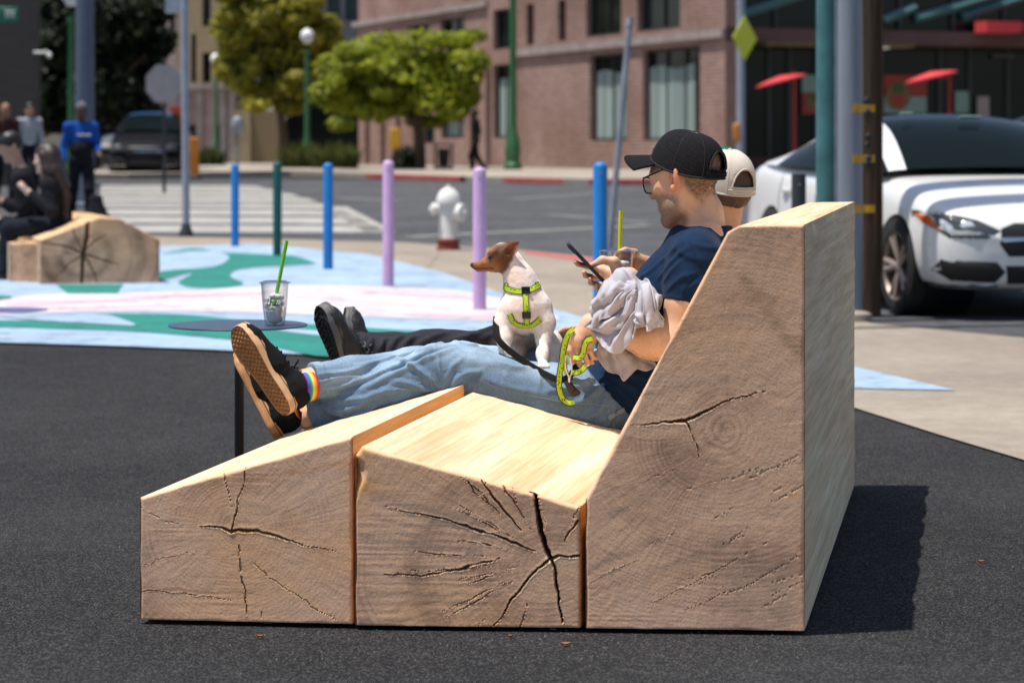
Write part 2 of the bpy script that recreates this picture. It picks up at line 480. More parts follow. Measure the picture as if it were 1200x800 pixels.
# red painted kerb stretches
M_REDK = mat('red_kerb_paint', (.42, .09, .08), rough=.8, var=.35, scale=9)
sheet('kerb_marking', px_poly([(618, 295.5), (700, 304.5), (693, 308), (612, 298)]), M_REDK, .012)
mb = MB()
for a, b in (((590, 214.8), (660, 216.6)), ((690, 217), (760, 217.2)), ((430, 209.6), (540, 213.6))):
    A = G(*a); B = G(*b); t = (B-A).normalized(); n = Vector((t.y, -t.x, 0))*.02
    for p, q in ((A, B),):
        mb.add([p+n+Vector((0, 0, .02)), q+n+Vector((0, 0, .02)), q+n+Vector((0, 0, .137)), p+n+Vector((0, 0, .137)), p-n*8+Vector((0, 0, .137)), q-n*8+Vector((0, 0, .137))], [(0, 1, 2, 3), (3, 2, 5, 4)])
o = mb.build('kerb_marking', M_REDK, smooth=0); o['kind'] = 'structure'
# road paint
def paint_mat(name, col, wear=.3):
    m = mat(name, col, rough=.75, var=0)
    N, L, B = nodes(m)
    tc = N.new('ShaderNodeTexCoord'); n = N.new('ShaderNodeTexNoise'); n.inputs['Scale'].default_value = 5; n.inputs['Detail'].default_value = 8; n.inputs['Roughness'].default_value = .75
    L.new(tc.outputs['Object'], n.inputs['Vector'])
    r = N.new('ShaderNodeValToRGB'); r.color_ramp.elements[0].position = .36; r.color_ramp.elements[1].position = .36+wear
    r.color_ramp.elements[0].color = (*[c*.55 for c in col], 1); r.color_ramp.elements[1].color = (*col, 1)
    L.new(n.outputs['Fac'], r.inputs['Fac'])
    n2 = N.new('ShaderNodeTexNoise'); n2.inputs['Scale'].default_value = .9; n2.inputs['Detail'].default_value = 9; n2.inputs['Roughness'].default_value = .7; L.new(tc.outputs['Object'], n2.inputs['Vector'])
    r2 = N.new('ShaderNodeValToRGB'); r2.color_ramp.elements[0].position = .32; r2.color_ramp.elements[1].position = .62; r2.color_ramp.elements[0].color = (.80, .78, .75, 1); r2.color_ramp.elements[1].color = (1.04, 1.04, 1.04, 1); L.new(n2.outputs['Fac'], r2.inputs['Fac'])
    mx = N.new('ShaderNodeMix'); mx.data_type = 'RGBA'; mx.blend_type = 'MULTIPLY'; mx.inputs['Factor'].default_value = 1; L.new(r.outputs['Color'], mx.inputs[6]); L.new(r2.outputs['Color'], mx.inputs[7]); L.new(mx.outputs[2], B.inputs['Base Color'])
    return m
M_WHITE = paint_mat('road_white', (.47, .46, .43), .35)
M_WORN = paint_mat('worn_white', (.26, .26, .26), .3)
def strip(a, b, w0, w1=None, m=M_WHITE, name='road_marking', z=.012):
    A = G(*a); B = G(*b); n = (B-A).normalized().cross(Vector((0, 0, 1)))
    w1 = w0 if w1 is None else w1
    return sheet(name, [A-n*w0, B-n*w1, B+n*w1, A+n*w0], m, z)
# crosswalk: broad bars with narrow gaps
ys = [217.5, 221.5, 226.5, 232, 238.5, 246, 254.5, 264.5]
for i, y in enumerate(ys):
    h_ = (3.0, 3.8, 4.3, 5.0, 5.8, 6.6, 7.8, 8.4)[i]
    xl = 120-i*3; xr = 300+i*20
    sheet('crosswalk_bar', px_poly([(xl, y), (xr, y+1.0), (xr+14, y+1.0+h_), (xl-2, y+h_)]), M_WHITE, .012)
strip((392, 243), (446, 273), .2, .2)
strip((478, 278.5), (760, 265), .09)
strip((398, 233), (470, 236), .16, m=M_WORN); strip((600, 234), (700, 227), .14, m=M_WORN); strip((440, 225), (860, 222), .12, m=M_WORN)
strip((640, 252), (760, 262), .1, m=M_WORN)

# ================================================================== street mural
M_MBLUE = paint_mat('mural_pale_blue', (.32, .435, .58), .12)
M_MGREEN = paint_mat('mural_green', (.012, .20, .165), .12)
M_MPINK = paint_mat('mural_pale_pink', (.58, .53, .575), .1)
M_MPINK2 = paint_mat('mural_pink_streak', (.63, .46, .54), .1)
M_MVIO = paint_mat('mural_violet', (.10, .10, .24), .12)
def smooth_px(l, n=6):
    l2 = [Vector((x, y, 0)) for x, y in l]; L_ = len(l2); out = []
    for i in range(L_):
        a, b, c, d = l2[i-1], l2[i], l2[(i+1) % L_], l2[(i+2) % L_]
        for k in range(n):
            t = k/n
            p = .5*((2*b)+(c-a)*t+(2*a-5*b+4*c-d)*t*t+(3*b-a-3*c+d)*t*t*t)
            out.append((p.x, p.y))
    return out
MURAL = []
def mural(pts, m, z, sm=True):
    o = sheet('mural', [G(x, y) for x, y in (smooth_px(pts) if sm else pts)], m, z); MURAL.append(o); return o
mural([(-420, 398), (-420, 330), (-60, 318), (187, 290), (300, 287), (345, 291), (430, 299), (520, 321), (600, 350), (690, 376), (840, 402), (1000, 432), (1120, 460), (1060, 459), (1000, 457.5), (840, 450), (640, 436), (400, 420), (250, 412), (120, 407), (0, 403.5)], M_MBLUE, .013, False)
# S shaped green sweep by the far bench
mural([(190, 300), (215, 296), (245, 295), (264, 299), (268, 305), (250, 314), (205, 318), (186, 321), (188, 325), (225, 321), (216, 328), (209, 333), (220, 338), (250, 340), (280, 337), (284, 333), (270, 326), (276, 319), (300, 315), (340, 313), (368, 311), (366, 308.5), (345, 302), (310, 299.5), (262, 297), (225, 292.5)], M_MGREEN, .016)
mural([(187, 325), (215, 319), (235, 316), (238, 319), (214, 324), (190, 330)], M_MGREEN, .0165)
mural([(66, 335.5), (145, 335), (141, 340), (138, 346.5), (80, 346.5)], M_MGREEN, .016, False)
mural([(-200, 379), (0, 378), (110, 379.5), (150, 381), (130, 374), (112, 370.5), (165, 370), (215, 371), (280, 377), (330, 380), (450, 388), (620, 398), (800, 410), (800, 424), (640, 418), (520, 413), (470, 412), (430, 417), (380, 421), (330, 412), (290, 403.5), (230, 397), (150, 391), (60, 388), (0, 386), (-200, 386)], M_MGREEN, .016)
mural([(318, 388), (400, 393), (440, 399), (420, 400), (360, 395)], M_MBLUE, .019)
mural([(0, 372), (60, 370.5), (118, 371.5), (140, 376), (158, 384.5), (110, 382), (40, 378)], M_MBLUE, .019)
mural([(-40, 372), (8, 352), (60, 347), (145, 346), (240, 341.5), (300, 338), (360, 336), (475, 339), (560, 346), (650, 372), (640, 378), (560, 378), (430, 374), (250, 367.5), (120, 367.5), (40, 370)], M_MPINK, .016)
for st in ([(10, 358), (90, 354), (200, 351), (100, 357), (30, 361)], [(150, 349), (260, 347), (330, 344), (240, 350)], [(470, 371), (560, 372), (630, 372), (560, 375.5)], [(420, 343), (520, 347), (560, 352), (480, 349)], [(40, 364), (120, 361.5), (220, 360.5), (120, 364)]):
    mural(st, M_MPINK2, .019)
mural([(-60, 364), (0, 363), (40, 363.5), (56, 366), (30, 369.5), (0, 369.5), (-60, 369)], M_MVIO, .0195)
mural([(-60, 350), (0, 349), (14, 351), (0, 353.5), (-60, 353)], M_MGREEN, .0195)
# one object for the painted ground
bm = bmesh.new(); mats_ = []
for o in MURAL:
    me = o.data; mtl = me.materials[0]
    if mtl not in mats_: mats_.append(mtl)
    for p in me.polygons: p.material_index = mats_.index(mtl)
    bm.from_mesh(me); C.objects.unlink(o); bpy.data.objects.remove(o)
me = bpy.data.meshes.new('street_mural'); bm.to_mesh(me); bm.free()
o = link('street_mural', me, mats_); o['kind'] = 'structure'

# loose grit on the fresh asphalt
M_GRIT = mat('grit', (.16, .145, .13), rough=.9, var=.4, scale=40)
rs = np.random.RandomState(12); V_ = []; F_ = []
for k in range(900):
    if k < 380: q = G(rs.uniform(150, 960), 0*1+rs.uniform(738, 775)) 
    else: q = G(rs.uniform(-40, 1240), 430+370*rs.rand()**.7)
    if q.y > 12 or (q.x > .9 and q.y > 9.4): continue
    s_ = .0012+.0022*rs.rand()**3; o_ = len(V_)
    pts = [(s_, 0, 0), (-s_*.8, s_*.6, 0), (-s_*.5, -s_, 0), (0, 0, s_*1.3)]; a = rs.rand()*6.28
    V_ += [(q.x+x*math.cos(a)-y*math.sin(a), q.y+x*math.sin(a)+y*math.cos(a), z+.0005) for x, y, z in pts]; F_ += [(o_, o_+1, o_+3), (o_+1, o_+2, o_+3), (o_+2, o_, o_+3)]
me = bpy.data.meshes.new('gravel'); me.from_pydata(V_, [], F_); o = link('gravel', me, M_GRIT); tag(o, 'loose pale grit scattered over the dark asphalt', 'gravel', None, 'stuff')
# ================================================================== timber bench
M_TIMBER = mat('weathered_timber', (.4, .3, .2), rough=.8, var=0, spec=.25)
def timber_nodes(m):
    N, L, B = nodes(m)
    at = N.new('ShaderNodeAttribute'); at.attribute_name = 'Col'
    gp = N.new('ShaderNodeAttribute'); gp.attribute_name = 'grainpos'
    mp = N.new('ShaderNodeMapping'); mp.inputs['Scale'].default_value = (1, .02, 1); L.new(gp.outputs['Vector'], mp.inputs['Vector'])
    n = N.new('ShaderNodeTexNoise'); n.inputs['Scale'].default_value = 95; n.inputs['Detail'].default_value = 7; n.inputs['Roughness'].default_value = .7; L.new(mp.outputs['Vector'], n.inputs['Vector'])
    mp2 = N.new('ShaderNodeMapping'); mp2.inputs['Scale'].default_value = (1, .035, 1); L.new(gp.outputs['Vector'], mp2.inputs['Vector'])
    n2 = N.new('ShaderNodeTexNoise'); n2.inputs['Scale'].default_value = 26; n2.inputs['Detail'].default_value = 5; n2.inputs['Distortion'].default_value = .3; L.new(mp2.outputs['Vector'], n2.inputs['Vector'])
    r = N.new('ShaderNodeValToRGB'); r.color_ramp.elements[0].position = .3; r.color_ramp.elements[1].position = .68
    r.color_ramp.elements[0].color = (.74, .70, .66, 1); r.color_ramp.elements[1].color = (1.12, 1.12, 1.12, 1); L.new(n.outputs['Fac'], r.inputs['Fac'])
    r2 = N.new('ShaderNodeValToRGB'); r2.color_ramp.elements[0].position = .34; r2.color_ramp.elements[1].position = .66
    r2.color_ramp.elements[0].color = (.80, .70, .56, 1); r2.color_ramp.elements[1].color = (1.1, 1.1, 1.1, 1); L.new(n2.outputs['Fac'], r2.inputs['Fac'])
    a = N.new('ShaderNodeMix'); a.data_type = 'RGBA'; a.blend_type = 'MULTIPLY'; a.inputs['Factor'].default_value = 1
    L.new(at.outputs['Color'], a.inputs[6]); L.new(r.outputs['Color'], a.inputs[7])
    b = N.new('ShaderNodeMix'); b.data_type = 'RGBA'; b.blend_type = 'MULTIPLY'; b.inputs['Factor'].default_value = .55
    L.new(a.outputs[2], b.inputs[6]); L.new(r2.outputs['Color'], b.inputs[7])
    # end grain carries its own drawing: fade the long grain out there (alpha channel of Col = 0)
    fin = N.new('ShaderNodeMix'); fin.data_type = 'RGBA'
    L.new(at.outputs['Alpha'], fin.inputs['Factor'])
    mp3 = N.new('ShaderNodeMapping'); L.new(gp.outputs['Vector'], mp3.inputs['Vector'])
    n3 = N.new('ShaderNodeTexNoise'); n3.inputs['Scale'].default_value = 210; n3.inputs['Detail'].default_value = 3; L.new(mp3.outputs['Vector'], n3.inputs['Vector'])
    r3 = N.new('ShaderNodeValToRGB'); r3.color_ramp.elements[0].position = .3; r3.color_ramp.elements[1].position = .7
    r3.color_ramp.elements[0].color = (.84, .83, .82, 1); r3.color_ramp.elements[1].color = (1.1, 1.1, 1.1, 1); L.new(n3.outputs['Fac'], r3.inputs['Fac'])
    e = N.new('ShaderNodeMix'); e.data_type = 'RGBA'; e.blend_type = 'MULTIPLY'; e.inputs['Factor'].default_value = 1
    L.new(at.outputs['Color'], e.inputs[6]); L.new(r3.outputs['Color'], e.inputs[7])
    L.new(e.outputs[2], fin.inputs[6]); L.new(b.outputs[2], fin.inputs[7])
    L.new(fin.outputs[2], B.inputs['Base Color'])
    bp = N.new('ShaderNodeBump'); bp.inputs['Strength'].default_value = .22; bp.inputs['Distance'].default_value = .0025
    hm = N.new('ShaderNodeMix'); hm.data_type = 'FLOAT'; L.new(at.outputs['Alpha'], hm.inputs[0]); L.new(n3.outputs['Fac'], hm.inputs[2]); L.new(n.outputs['Fac'], hm.inputs[3])
    L.new(hm.outputs[0], bp.inputs['Height']); L.new(bp.outputs['Normal'], B.inputs['Normal'])
timber_nodes(M_TIMBER)
def poly_dist(S, Z, pts, ws):
    """distance to a polyline with a half width along it -> (crack 0..1)"""
    best = np.full(S.shape, 9.0)
    for i in range(len(pts)-1):
        (ax, ay), (bx, by) = pts[i], pts[i+1]
        dx, dy = bx-ax, by-ay; L2 = dx*dx+dy*dy+1e-12
        t = np.clip(((S-ax)*dx+(Z-ay)*dy)/L2, 0, 1)
        d = np.hypot(S-ax-t*dx, Z-ay-t*dy)
        w = ws[i]+(ws[i+1]-ws[i])*t
        best = np.minimum(best, d/np.maximum(w, 1e-5))
    return best
def timber(front, tops, depth_dir, depth, cracks, pith, seed, base, parent, name='timber', res=.0023, rings=.011, stain=None, tint=1.0, side_wane=False, topcol=(.76, .60, .42), sidecol=(.36, .285, .22), leftcol=(.62, .36, .15), slanted_left=False, dark=None):
    """front: ground points A (left), B (right) of the end face; tops: [(s, z)] outline of the top edge, from s=0 to s=W"""
    A, B = Vector(front[0]), Vector(front[1]); Wd = (B-A).length; w = (B-A).normalized()
    u = Vector(depth_dir).normalized(); nf = w.cross(Vector((0, 0, 1))).normalized()   # outward, to the camera
    ss = [p[0] for p in tops]; zz = [p[1] for p in tops]
    svals = np.unique(np.concatenate([np.linspace(ss[i], ss[i+1], max(2, int(math.ceil(math.hypot(ss[i+1]-ss[i], (zz[i+1]-zz[i])*.8)/res)))) for i in range(len(ss)-1)]))
    nz = int(max(zz)/res)
    tv = np.linspace(0, 1, nz)
    S, T = np.meshgrid(svals, tv, indexing='ij'); top = np.interp(svals, ss, zz)[:, None]; Z = T*top
    # distance to outline for the worn arris
    e = np.minimum(S, Wd-S)
    for i in range(len(ss)-1):
        dx, dz = ss[i+1]-ss[i], zz[i+1]-zz[i]; L_ = math.hypot(dx, dz)
        e = np.minimum(e, np.abs((S-ss[i])*dz-(Z-zz[i])*dx)/L_)
    e = np.minimum(e, Z+.004)
    rr = .007+.006*fbm(S*14, Z*14, s=seed)+.010*np.maximum(0, fbm(S*6, Z*6, s=seed+5)-.25)
    if stain is not None:
        rr = rr+.035*np.exp(-((S-stain[0])**2+(Z-stain[1])**2)/.035**2)
    q = np.clip(e/np.maximum(rr, .002), 0, 1)
    off = -rr*(1-np.sqrt(np.maximum(0, 1-(1-q)**2)))
    # rings
    wx = fbm(S*3.2, Z*3.2, s=seed+1, o=3)*.03; wz = fbm(S*3.2, Z*3.2, s=seed+2, o=3)*.03
    px_, pz_ = S-pith[0]+wx, Z-pith[1]+wz
    rad = np.hypot(px_*pith[2], pz_); ang = np.arctan2(pz_, px_)
    k = rad/rings+.4*fbm(S*6, Z*6, s=seed+3)+1.3*vnoise(rad*11, ang*.6, s=seed+36)+.7*vnoise(rad*31, ang*.4, s=seed+37)
    rn = vnoise(np.floor(k)*7.3, np.zeros_like(k), s=seed+4)
    saw = (k-np.floor(k))
    ring = (sstep(0, .75, saw)-sstep(.82, 1, saw))
    fine = np.sin(rad/rings*2*math.pi*2.7+2*fbm(S*12, Z*12, s=seed+6))
    big = vnoise(rad*16, ang*.4, s=seed+7)
    rays = fbm(ang*46/(1+0*rad), rad*7, s=seed+8, o=3)
    patch = fbm(S*5, Z*7, s=seed+9, o=5)
    mott = fbm(S*40, Z*40, s=seed+10, o=3)
    tone = 1+.17*(ring-.55)*(.8+1.2*rn)+.03*fine+.34*big+.07*rays+.36*patch+.12*mott+.22*fbm(ang*2.2+seed, rad*2.5, s=seed+33, o=3)+.14*fbm(S*3, Z*26, s=seed+34, o=3)
    col = np.stack([np.full_like(S, .80), np.full_like(S, .51), np.full_like(S, .345)], -1)
    warm = sstep(-.1, .5, fbm(S*4, Z*6, s=seed+12))[..., None]
    col = col*(1-warm)+np.array((.80, .48, .29))*warm
    wg = sstep(.05, .5, fbm(S*7+3, Z*3, s=seed+13))[..., None]
    col = col*(1-.6*wg)+np.array((.62, .43, .32))*.6*wg
    col = col*tone[..., None]
    if dark is not None:        # resin streaks: thin warm bands across the log
        for (x0, z0, x1, z1, wd, cc) in dark:
            d = poly_dist(S, Z+.006*fbm(S*20, Z*20, s=seed+31), [(x0, z0), (x1, z1)], [wd, wd])
            m_ = np.clip(1.3-d, 0, 1)[..., None]*(.55+.45*fbm(S*8, Z*120, s=seed+32))[..., None]
            col = col*(1-m_)+np.array(cc)*m_
    if stain is not None:
        d2 = ((S-stain[0])/stain[2])**2+((Z-stain[1])/stain[3])**2
        st = np.clip(np.exp(-d2)*(.75+1.2*fbm(S*18+Z*9, Z*25, s=seed+14)), 0, 1)[..., None]
        col = col*(1-st)+np.array((.70, .36, .12))*st
    col = col*tint*np.array((1.12, 1.04, .97)); col = col/np.maximum(1, col.max(-1, keepdims=True)/.93)
    # saw marks
    smk = vnoise(S*3, Z*190, s=seed+15)*sstep(-.2, .3, fbm(S*5, Z*5, s=seed+16))
    off = off+.00025*smk+.0009*fbm(S*8, Z*8, s=seed+17)+.00035*fbm(S*60, Z*60, s=seed+18)+.0002*rays+.0001*ring
    # cracks
    ck = np.zeros_like(S); dep = np.zeros_like(S)
    jx = .006*fbm(S*38, Z*38, s=seed+20, o=4); jz = .006*fbm(S*38, Z*38, s=seed+21, o=4)
    for pts, ws, dp, br in cracks:
        d = poly_dist(S+jx, Z+jz, pts, ws)
        if br:      # a broken, stuttering crack
            t = fbm(S*55, Z*55, s=seed+22+len(pts), o=2)
            d = d+np.clip((t-.02)*br*6, 0, 2)
        f = np.clip(1-d, 0, 1)
        ck = np.maximum(ck, sstep(.0, .45, f)); dep = np.maximum(dep, np.sqrt(f)*dp)
        lip = np.clip(1-np.abs(d-1.7)/.9, 0, 1)
        col = col*(1+.14*lip[..., None])
        off = off+.0005*lip
    off = off-dep
    inner = np.array((.17, .10, .06))
    col = col*(1-ck[..., None])+inner*ck[..., None]
    X = np.array(A)[None, None, :]+S[..., None]*np.array(w)+Z[..., None]*np.array((0, 0, 1))+off[..., None]*np.array(nf)
    n0, n1 = S.shape
    V = [X.reshape(-1, 3)]; idx = np.arange(n0*n1).reshape(n0, n1)
    Fq = [np.stack([idx[:-1, :-1], idx[1:, :-1], idx[1:, 1:], idx[:-1, 1:]], -1).reshape(-1, 4)]
    CL = [np.concatenate([np.clip(col, .02, .9).reshape(-1, 3), np.zeros((n0*n1, 1))], 1)]
    GP = [np.stack([S, off*0, Z], -1).reshape(-1, 3)]
    base_i = n0*n1
    # the other faces: loops of the outline carried back along the log
    def carry(line_s, line_z, colr, nd, rough, flip, kind):
        nonlocal base_i
        line_s = np.asarray(line_s); line_z = np.asarray(line_z)
        tt = np.concatenate([[0.0], np.linspace(.02, depth, nd)])
        SS, TT = np.meshgrid(line_s, tt, indexing='ij'); ZZ = np.repeat(line_z[:, None], len(tt), 1)
        # start where the worn end face ends
        r0 = np.interp(0, [0, 1], [0, 0])
        dxs = np.gradient(line_s); dzs = np.gradient(line_z); ln = np.hypot(dxs, dzs)+1e-9
        nx, nzv = (-dzs/ln)[:, None], (dxs/ln)[:, None]
        amp = rough*(fbm(SS*25+line_z[:, None]*25, TT*1.6, s=seed+40+kind)+.5*fbm(SS*6+ZZ*6, TT*3, s=seed+41+kind))
        edge = np.minimum(np.arange(len(line_s)), np.arange(len(line_s))[::-1])[:, None]
        amp = amp*np.clip(edge/3, 0, 1)*np.clip((TT-.004)/.03, 0, 1)
        Pp = np.array(A)[None, None, :]+(SS+nx*amp)[..., None]*np.array(w)+TT[..., None]*np.array(u)+(ZZ+nzv*amp)[..., None]*np.array((0, 0, 1))
        if kind == 0:   # front row follows the worn arris
            e0 = np.interp(line_s, svals, off[:, -1])
            Pp[:, 0, :] += (e0[:, None])*np.array(nf)[None, :]
        c = np.ones(SS.shape+(3,))*np.array(colr)
        p1 = fbm(SS*5+ZZ*5, TT*1.4, s=seed+50+kind, o=4)[..., None]
        c = c*(1+.22*p1)
        if kind == 0:
            yw = sstep(.1, .6, fbm(SS*16, TT*.5, s=seed+55))[..., None]; c = c*(1-.5*yw)+np.array((.60, .36, .16))*.5*yw
        wane = (.016*np.maximum(0, fbm(tt*7+seed, tt*0, s=seed+70, o=4)-.02)+.003*np.abs(fbm(tt*40, tt*0, s=seed+71, o=2)))*np.clip(tt/.03, 0, 1)*(1.6 if side_wane else .35)
        if kind == 0 and abs(line_s[-1]-Wd) < 1e-6:
            for q_, f_ in ((-1, 1), (-2, .45), (-3, .15)): Pp[q_] += -wane[:, None]*f_*np.array(w)[None, :]-(.5*wane*f_)[:, None]*np.array((0, 0, 1))[None, :]
        if kind == 3:
            for q_, f_ in ((0, 1), (1, .75), (2, .45), (3, .2)): Pp[q_] += -wane[:, None]*f_*np.array(w)[None, :]-(.5*wane*(1 if q_ == 0 else 0))[:, None]*np.array((0, 0, 1))[None, :]
        V.append(Pp.reshape(-1, 3)); m0, m1 = SS.shape
        ii = np.arange(m0*m1).reshape(m0, m1)+base_i
        q_ = np.stack([ii[:-1, :-1], ii[1:, :-1], ii[1:, 1:], ii[:-1, 1:]], -1).reshape(-1, 4)
        Fq.append(q_[:, ::-1] if flip else q_)
        CL.append(np.concatenate([np.clip(c, .02, .9).reshape(-1, 3), np.ones((m0*m1, 1))], 1))
        GP.append(np.stack([SS, TT, ZZ], -1).reshape(-1, 3)); base_i += m0*m1
    def dens(a, b, za, zb, st=.012):
        n = max(4, int(math.hypot(b-a, zb-za)/st)); return np.linspace(a, b, n), np.linspace(za, zb, n)
    for i in range(len(ss)-1):
        l = dens(ss[i], ss[i+1], zz[i], zz[i+1])
        carry(*l, topcol, 90, .0035, False, 0)
    l = dens(0, 0, 0, zz[0]); carry(*l, leftcol, 60, .002, False, 2)
    l = dens(Wd, Wd, zz[-1], 0); carry(*l, sidecol, 90, .004, False, 3)
    # back end, plain
    V.append(np.array([A+u*depth, B+u*depth]+[A+w*s_+u*depth+Vector((0, 0, z_)) for s_, z_ in reversed(list(zip(ss, zz)))]).reshape(-1, 3))
    nb = 2+len(ss); bk = list(range(base_i+nb-1, base_i-1, -1))
    V = np.concatenate(V).astype(np.float32); V[:, 2] = np.maximum(V[:, 2], 0)+base
    faces = np.concatenate(Fq).tolist()+[bk]
    CLn = np.concatenate(CL+[np.tile([[*sidecol, 1]], (nb, 1))]).astype(np.float32); GPn = np.concatenate(GP+[np.zeros((nb, 3))]).astype(np.float32)
    me = bpy.data.meshes.new(name); me.from_pydata(V.tolist(), [], faces)
    me.polygons.foreach_set('use_smooth', [True]*len(me.polygons)); me.set_sharp_from_angle(angle=R(50))
    a = me.color_attributes.new('Col', 'FLOAT_COLOR', 'POINT'); a.data.foreach_set('color', CLn.ravel())
    g = me.attributes.new('grainpos', 'FLOAT_VECTOR', 'POINT'); g.data.foreach_set('vector', (GPn+np.array([seed*1.7, 0, seed*.9], np.float32)).ravel())
    return link(name, me, M_TIMBER, parent)
U_DIR = Vector((math.sin(R(10.7)), math.cos(R(10.7)), 0)); DEPTH = 2.46
class Block:
    """turns pixels of a log's end face into (s, z) on it"""
    def __init__(s, a, b):
        s.A, s.B = G(*a), G(*b); s.w = (s.B-s.A).normalized(); s.W = (s.B-s.A).length
    def __call__(s, px, py):
        n = s.w.cross(Vector((0, 0, 1))); dr = P(px, py, 1.0)-CAM
        t = (s.A-CAM).dot(n)/dr.dot(n); p = CAM+dr*t
        return ((p-s.A).dot(s.w), p.z)
LIFT = .012
b1 = Block((164, 731), (413.5, 736.5)); b2 = Block((416.5, 738), (680, 741)); b3 = Block((686.5, 741.5), (943, 744.5))
def cr(b, pts, ws, dp=.012, br=0.0): return ([b(*p) for p in pts], ws, dp, br)
bench = thing('timber_lounge_bench', 'long lounge bench of three huge raw timbers with a sloped back and footrest', 'bench', (0, 0, 0))
fan = random.Random(3)
# --- footrest log
tops = [(0, b1(164, 589)[1]), (b1.W, b1(413.5, 517)[1])]
ck = [cr(b1, [(233, 622), (252, 622), (264, 626), (272, 629)], [.0012, .0022, .003, .004]),
      cr(b1, [(272, 629), (300, 626), (325, 634), (345, 641), (395, 652)], [.004, .0035, .0025, .0015, .0006]),
      cr(b1, [(272, 629), (277, 600), (285, 575), (287, 545)], [.003, .002, .0012, .0006], .01, .2),
      cr(b1, [(261, 552), (265, 575), (272, 600)], [.0012, .001, .0005], .008),
      cr(b1, [(279, 645), (283, 680), (288, 705), (288, 730)], [.0013, .0012, .0014, .0010], .01, .35),
      cr(b1, [(295, 665), (330, 692), (365, 715), (395, 733)], [.0008, .0009, .0008, .0005], .006),
      cr(b1, [(165, 600), (195, 617), (215, 622)], [.0008, .0008, .0004], .006, .4),
      cr(b1, [(166, 668), (190, 660), (228, 652)], [.0006, .0007, .0004], .006, .3),
      cr(b1, [(165, 697), (215, 701), (270, 708)], [.0013, .0011, .0005], .006, .2), cr(b1, [(305, 718), (306, 731)], [.0008, .0008], .006)]
p1 = b1(272, 628)
timber((b1.A, b1.B), tops, U_DIR, DEPTH, ck, (p1[0], p1[1], .92), 11, LIFT, bench, rings=.0095, sidecol=(.82, .46, .19),  # sidecol: orange light bouncing in the gap is painted into the side face
       dark=[(*b1(300, 566), *b1(414, 548), .007, (.62, .36, .17)), (*b1(166, 694), *b1(330, 704), .004, (.42, .25, .14)), (*b1(295, 660), *b1(400, 735), .004, (.68, .42, .22))])
# --- seat log
tops = [(0, b2(417, 540)[1]), (.016, b2(423, 529)[1]), (b2.W, b2(680, 600)[1])]
p2 = (645, 662)
ck = [cr(b2, [(624, 571), (628, 590), (631, 615), (634, 632), (645, 661)], [.008, .005, .0065, .006, .006], .05),
      cr(b2, [(645, 661), (650, 675), (654, 700), (659, 735)], [.005, .004, .003, .0022], .03),
      cr(b2, [(645, 661), (655, 657), (668, 657), (681, 655)], [.005, .003, .0025, .003], .025),
      cr(b2, [(645, 661), (630, 671), (612, 690), (596, 715), (580, 738)], [.004, .0036, .003, .0026, .002], .025, .15),
      cr(b2, [(626, 651), (600, 641), (575, 632), (545, 622), (515, 612), (480, 606), (450, 598)], [.0014, .0032, .0026, .0028, .0018, .0012, .0005], .018, .2),
      cr(b2, [(585, 660), (555, 668), (525, 676), (490, 681), (450, 678)], [.0015, .0028, .0026, .002, .001], .014, .3),
      cr(b2, [(562, 566), (575, 585), (592, 605), (612, 628)], [.0012, .0028, .0026, .001], .014, .25),
      cr(b2, [(545, 562), (556, 585), (580, 600)], [.0008, .0014, .0008], .008, .4),
      cr(b2, [(566, 553), (570, 575)], [.0014, .0008], .008, .2), cr(b2, [(600, 575), (606, 600)], [.0012, .0007], .008, .3),
      cr(b2, [(676, 617), (668, 628), (662, 640)], [.003, .003, .001], .015)]
for i in range(26):          # fine radial checks
    a = R(fan.uniform(95, 272)) if i < 20 else R(fan.uniform(-40, 90)); r0 = fan.uniform(40, 110); r1 = r0+fan.uniform(35, 120)
    q0 = (p2[0]+r0*math.cos(a), p2[1]-r0*math.sin(a)); q1 = (p2[0]+r1*math.cos(a+fan.uniform(-.06, .06)), p2[1]-r1*math.sin(a))
    w_ = fan.uniform(.0009, .0020)
    ck.append(cr(b2, [q0, ((q0[0]+q1[0])/2, (q0[1]+q1[1])/2+fan.uniform(-3, 3)), q1], [.0004, w_, .0005], .009, fan.uniform(.2, .5)))
pp = b2(*p2); st = b2(421, 560)
timber((b2.A, b2.B), tops, U_DIR, DEPTH-.02, ck, (pp[0], pp[1], .8), 23, LIFT, bench, rings=.012, sidecol=(.82, .46, .19), stain=(st[0], st[1], .045, .075),  # same orange bounce glow painted into the seat log's right side
       dark=[(*b2(470, 585), *b2(418, 572), .010, (.62, .38, .18)), (*b2(440, 590), *b2(560, 622), .020, (.34, .26, .20)), (*b2(430, 640), *b2(560, 652), .014, (.40, .30, .23)), (*b2(430, 700), *b2(520, 705), .010, (.52, .36, .23))])
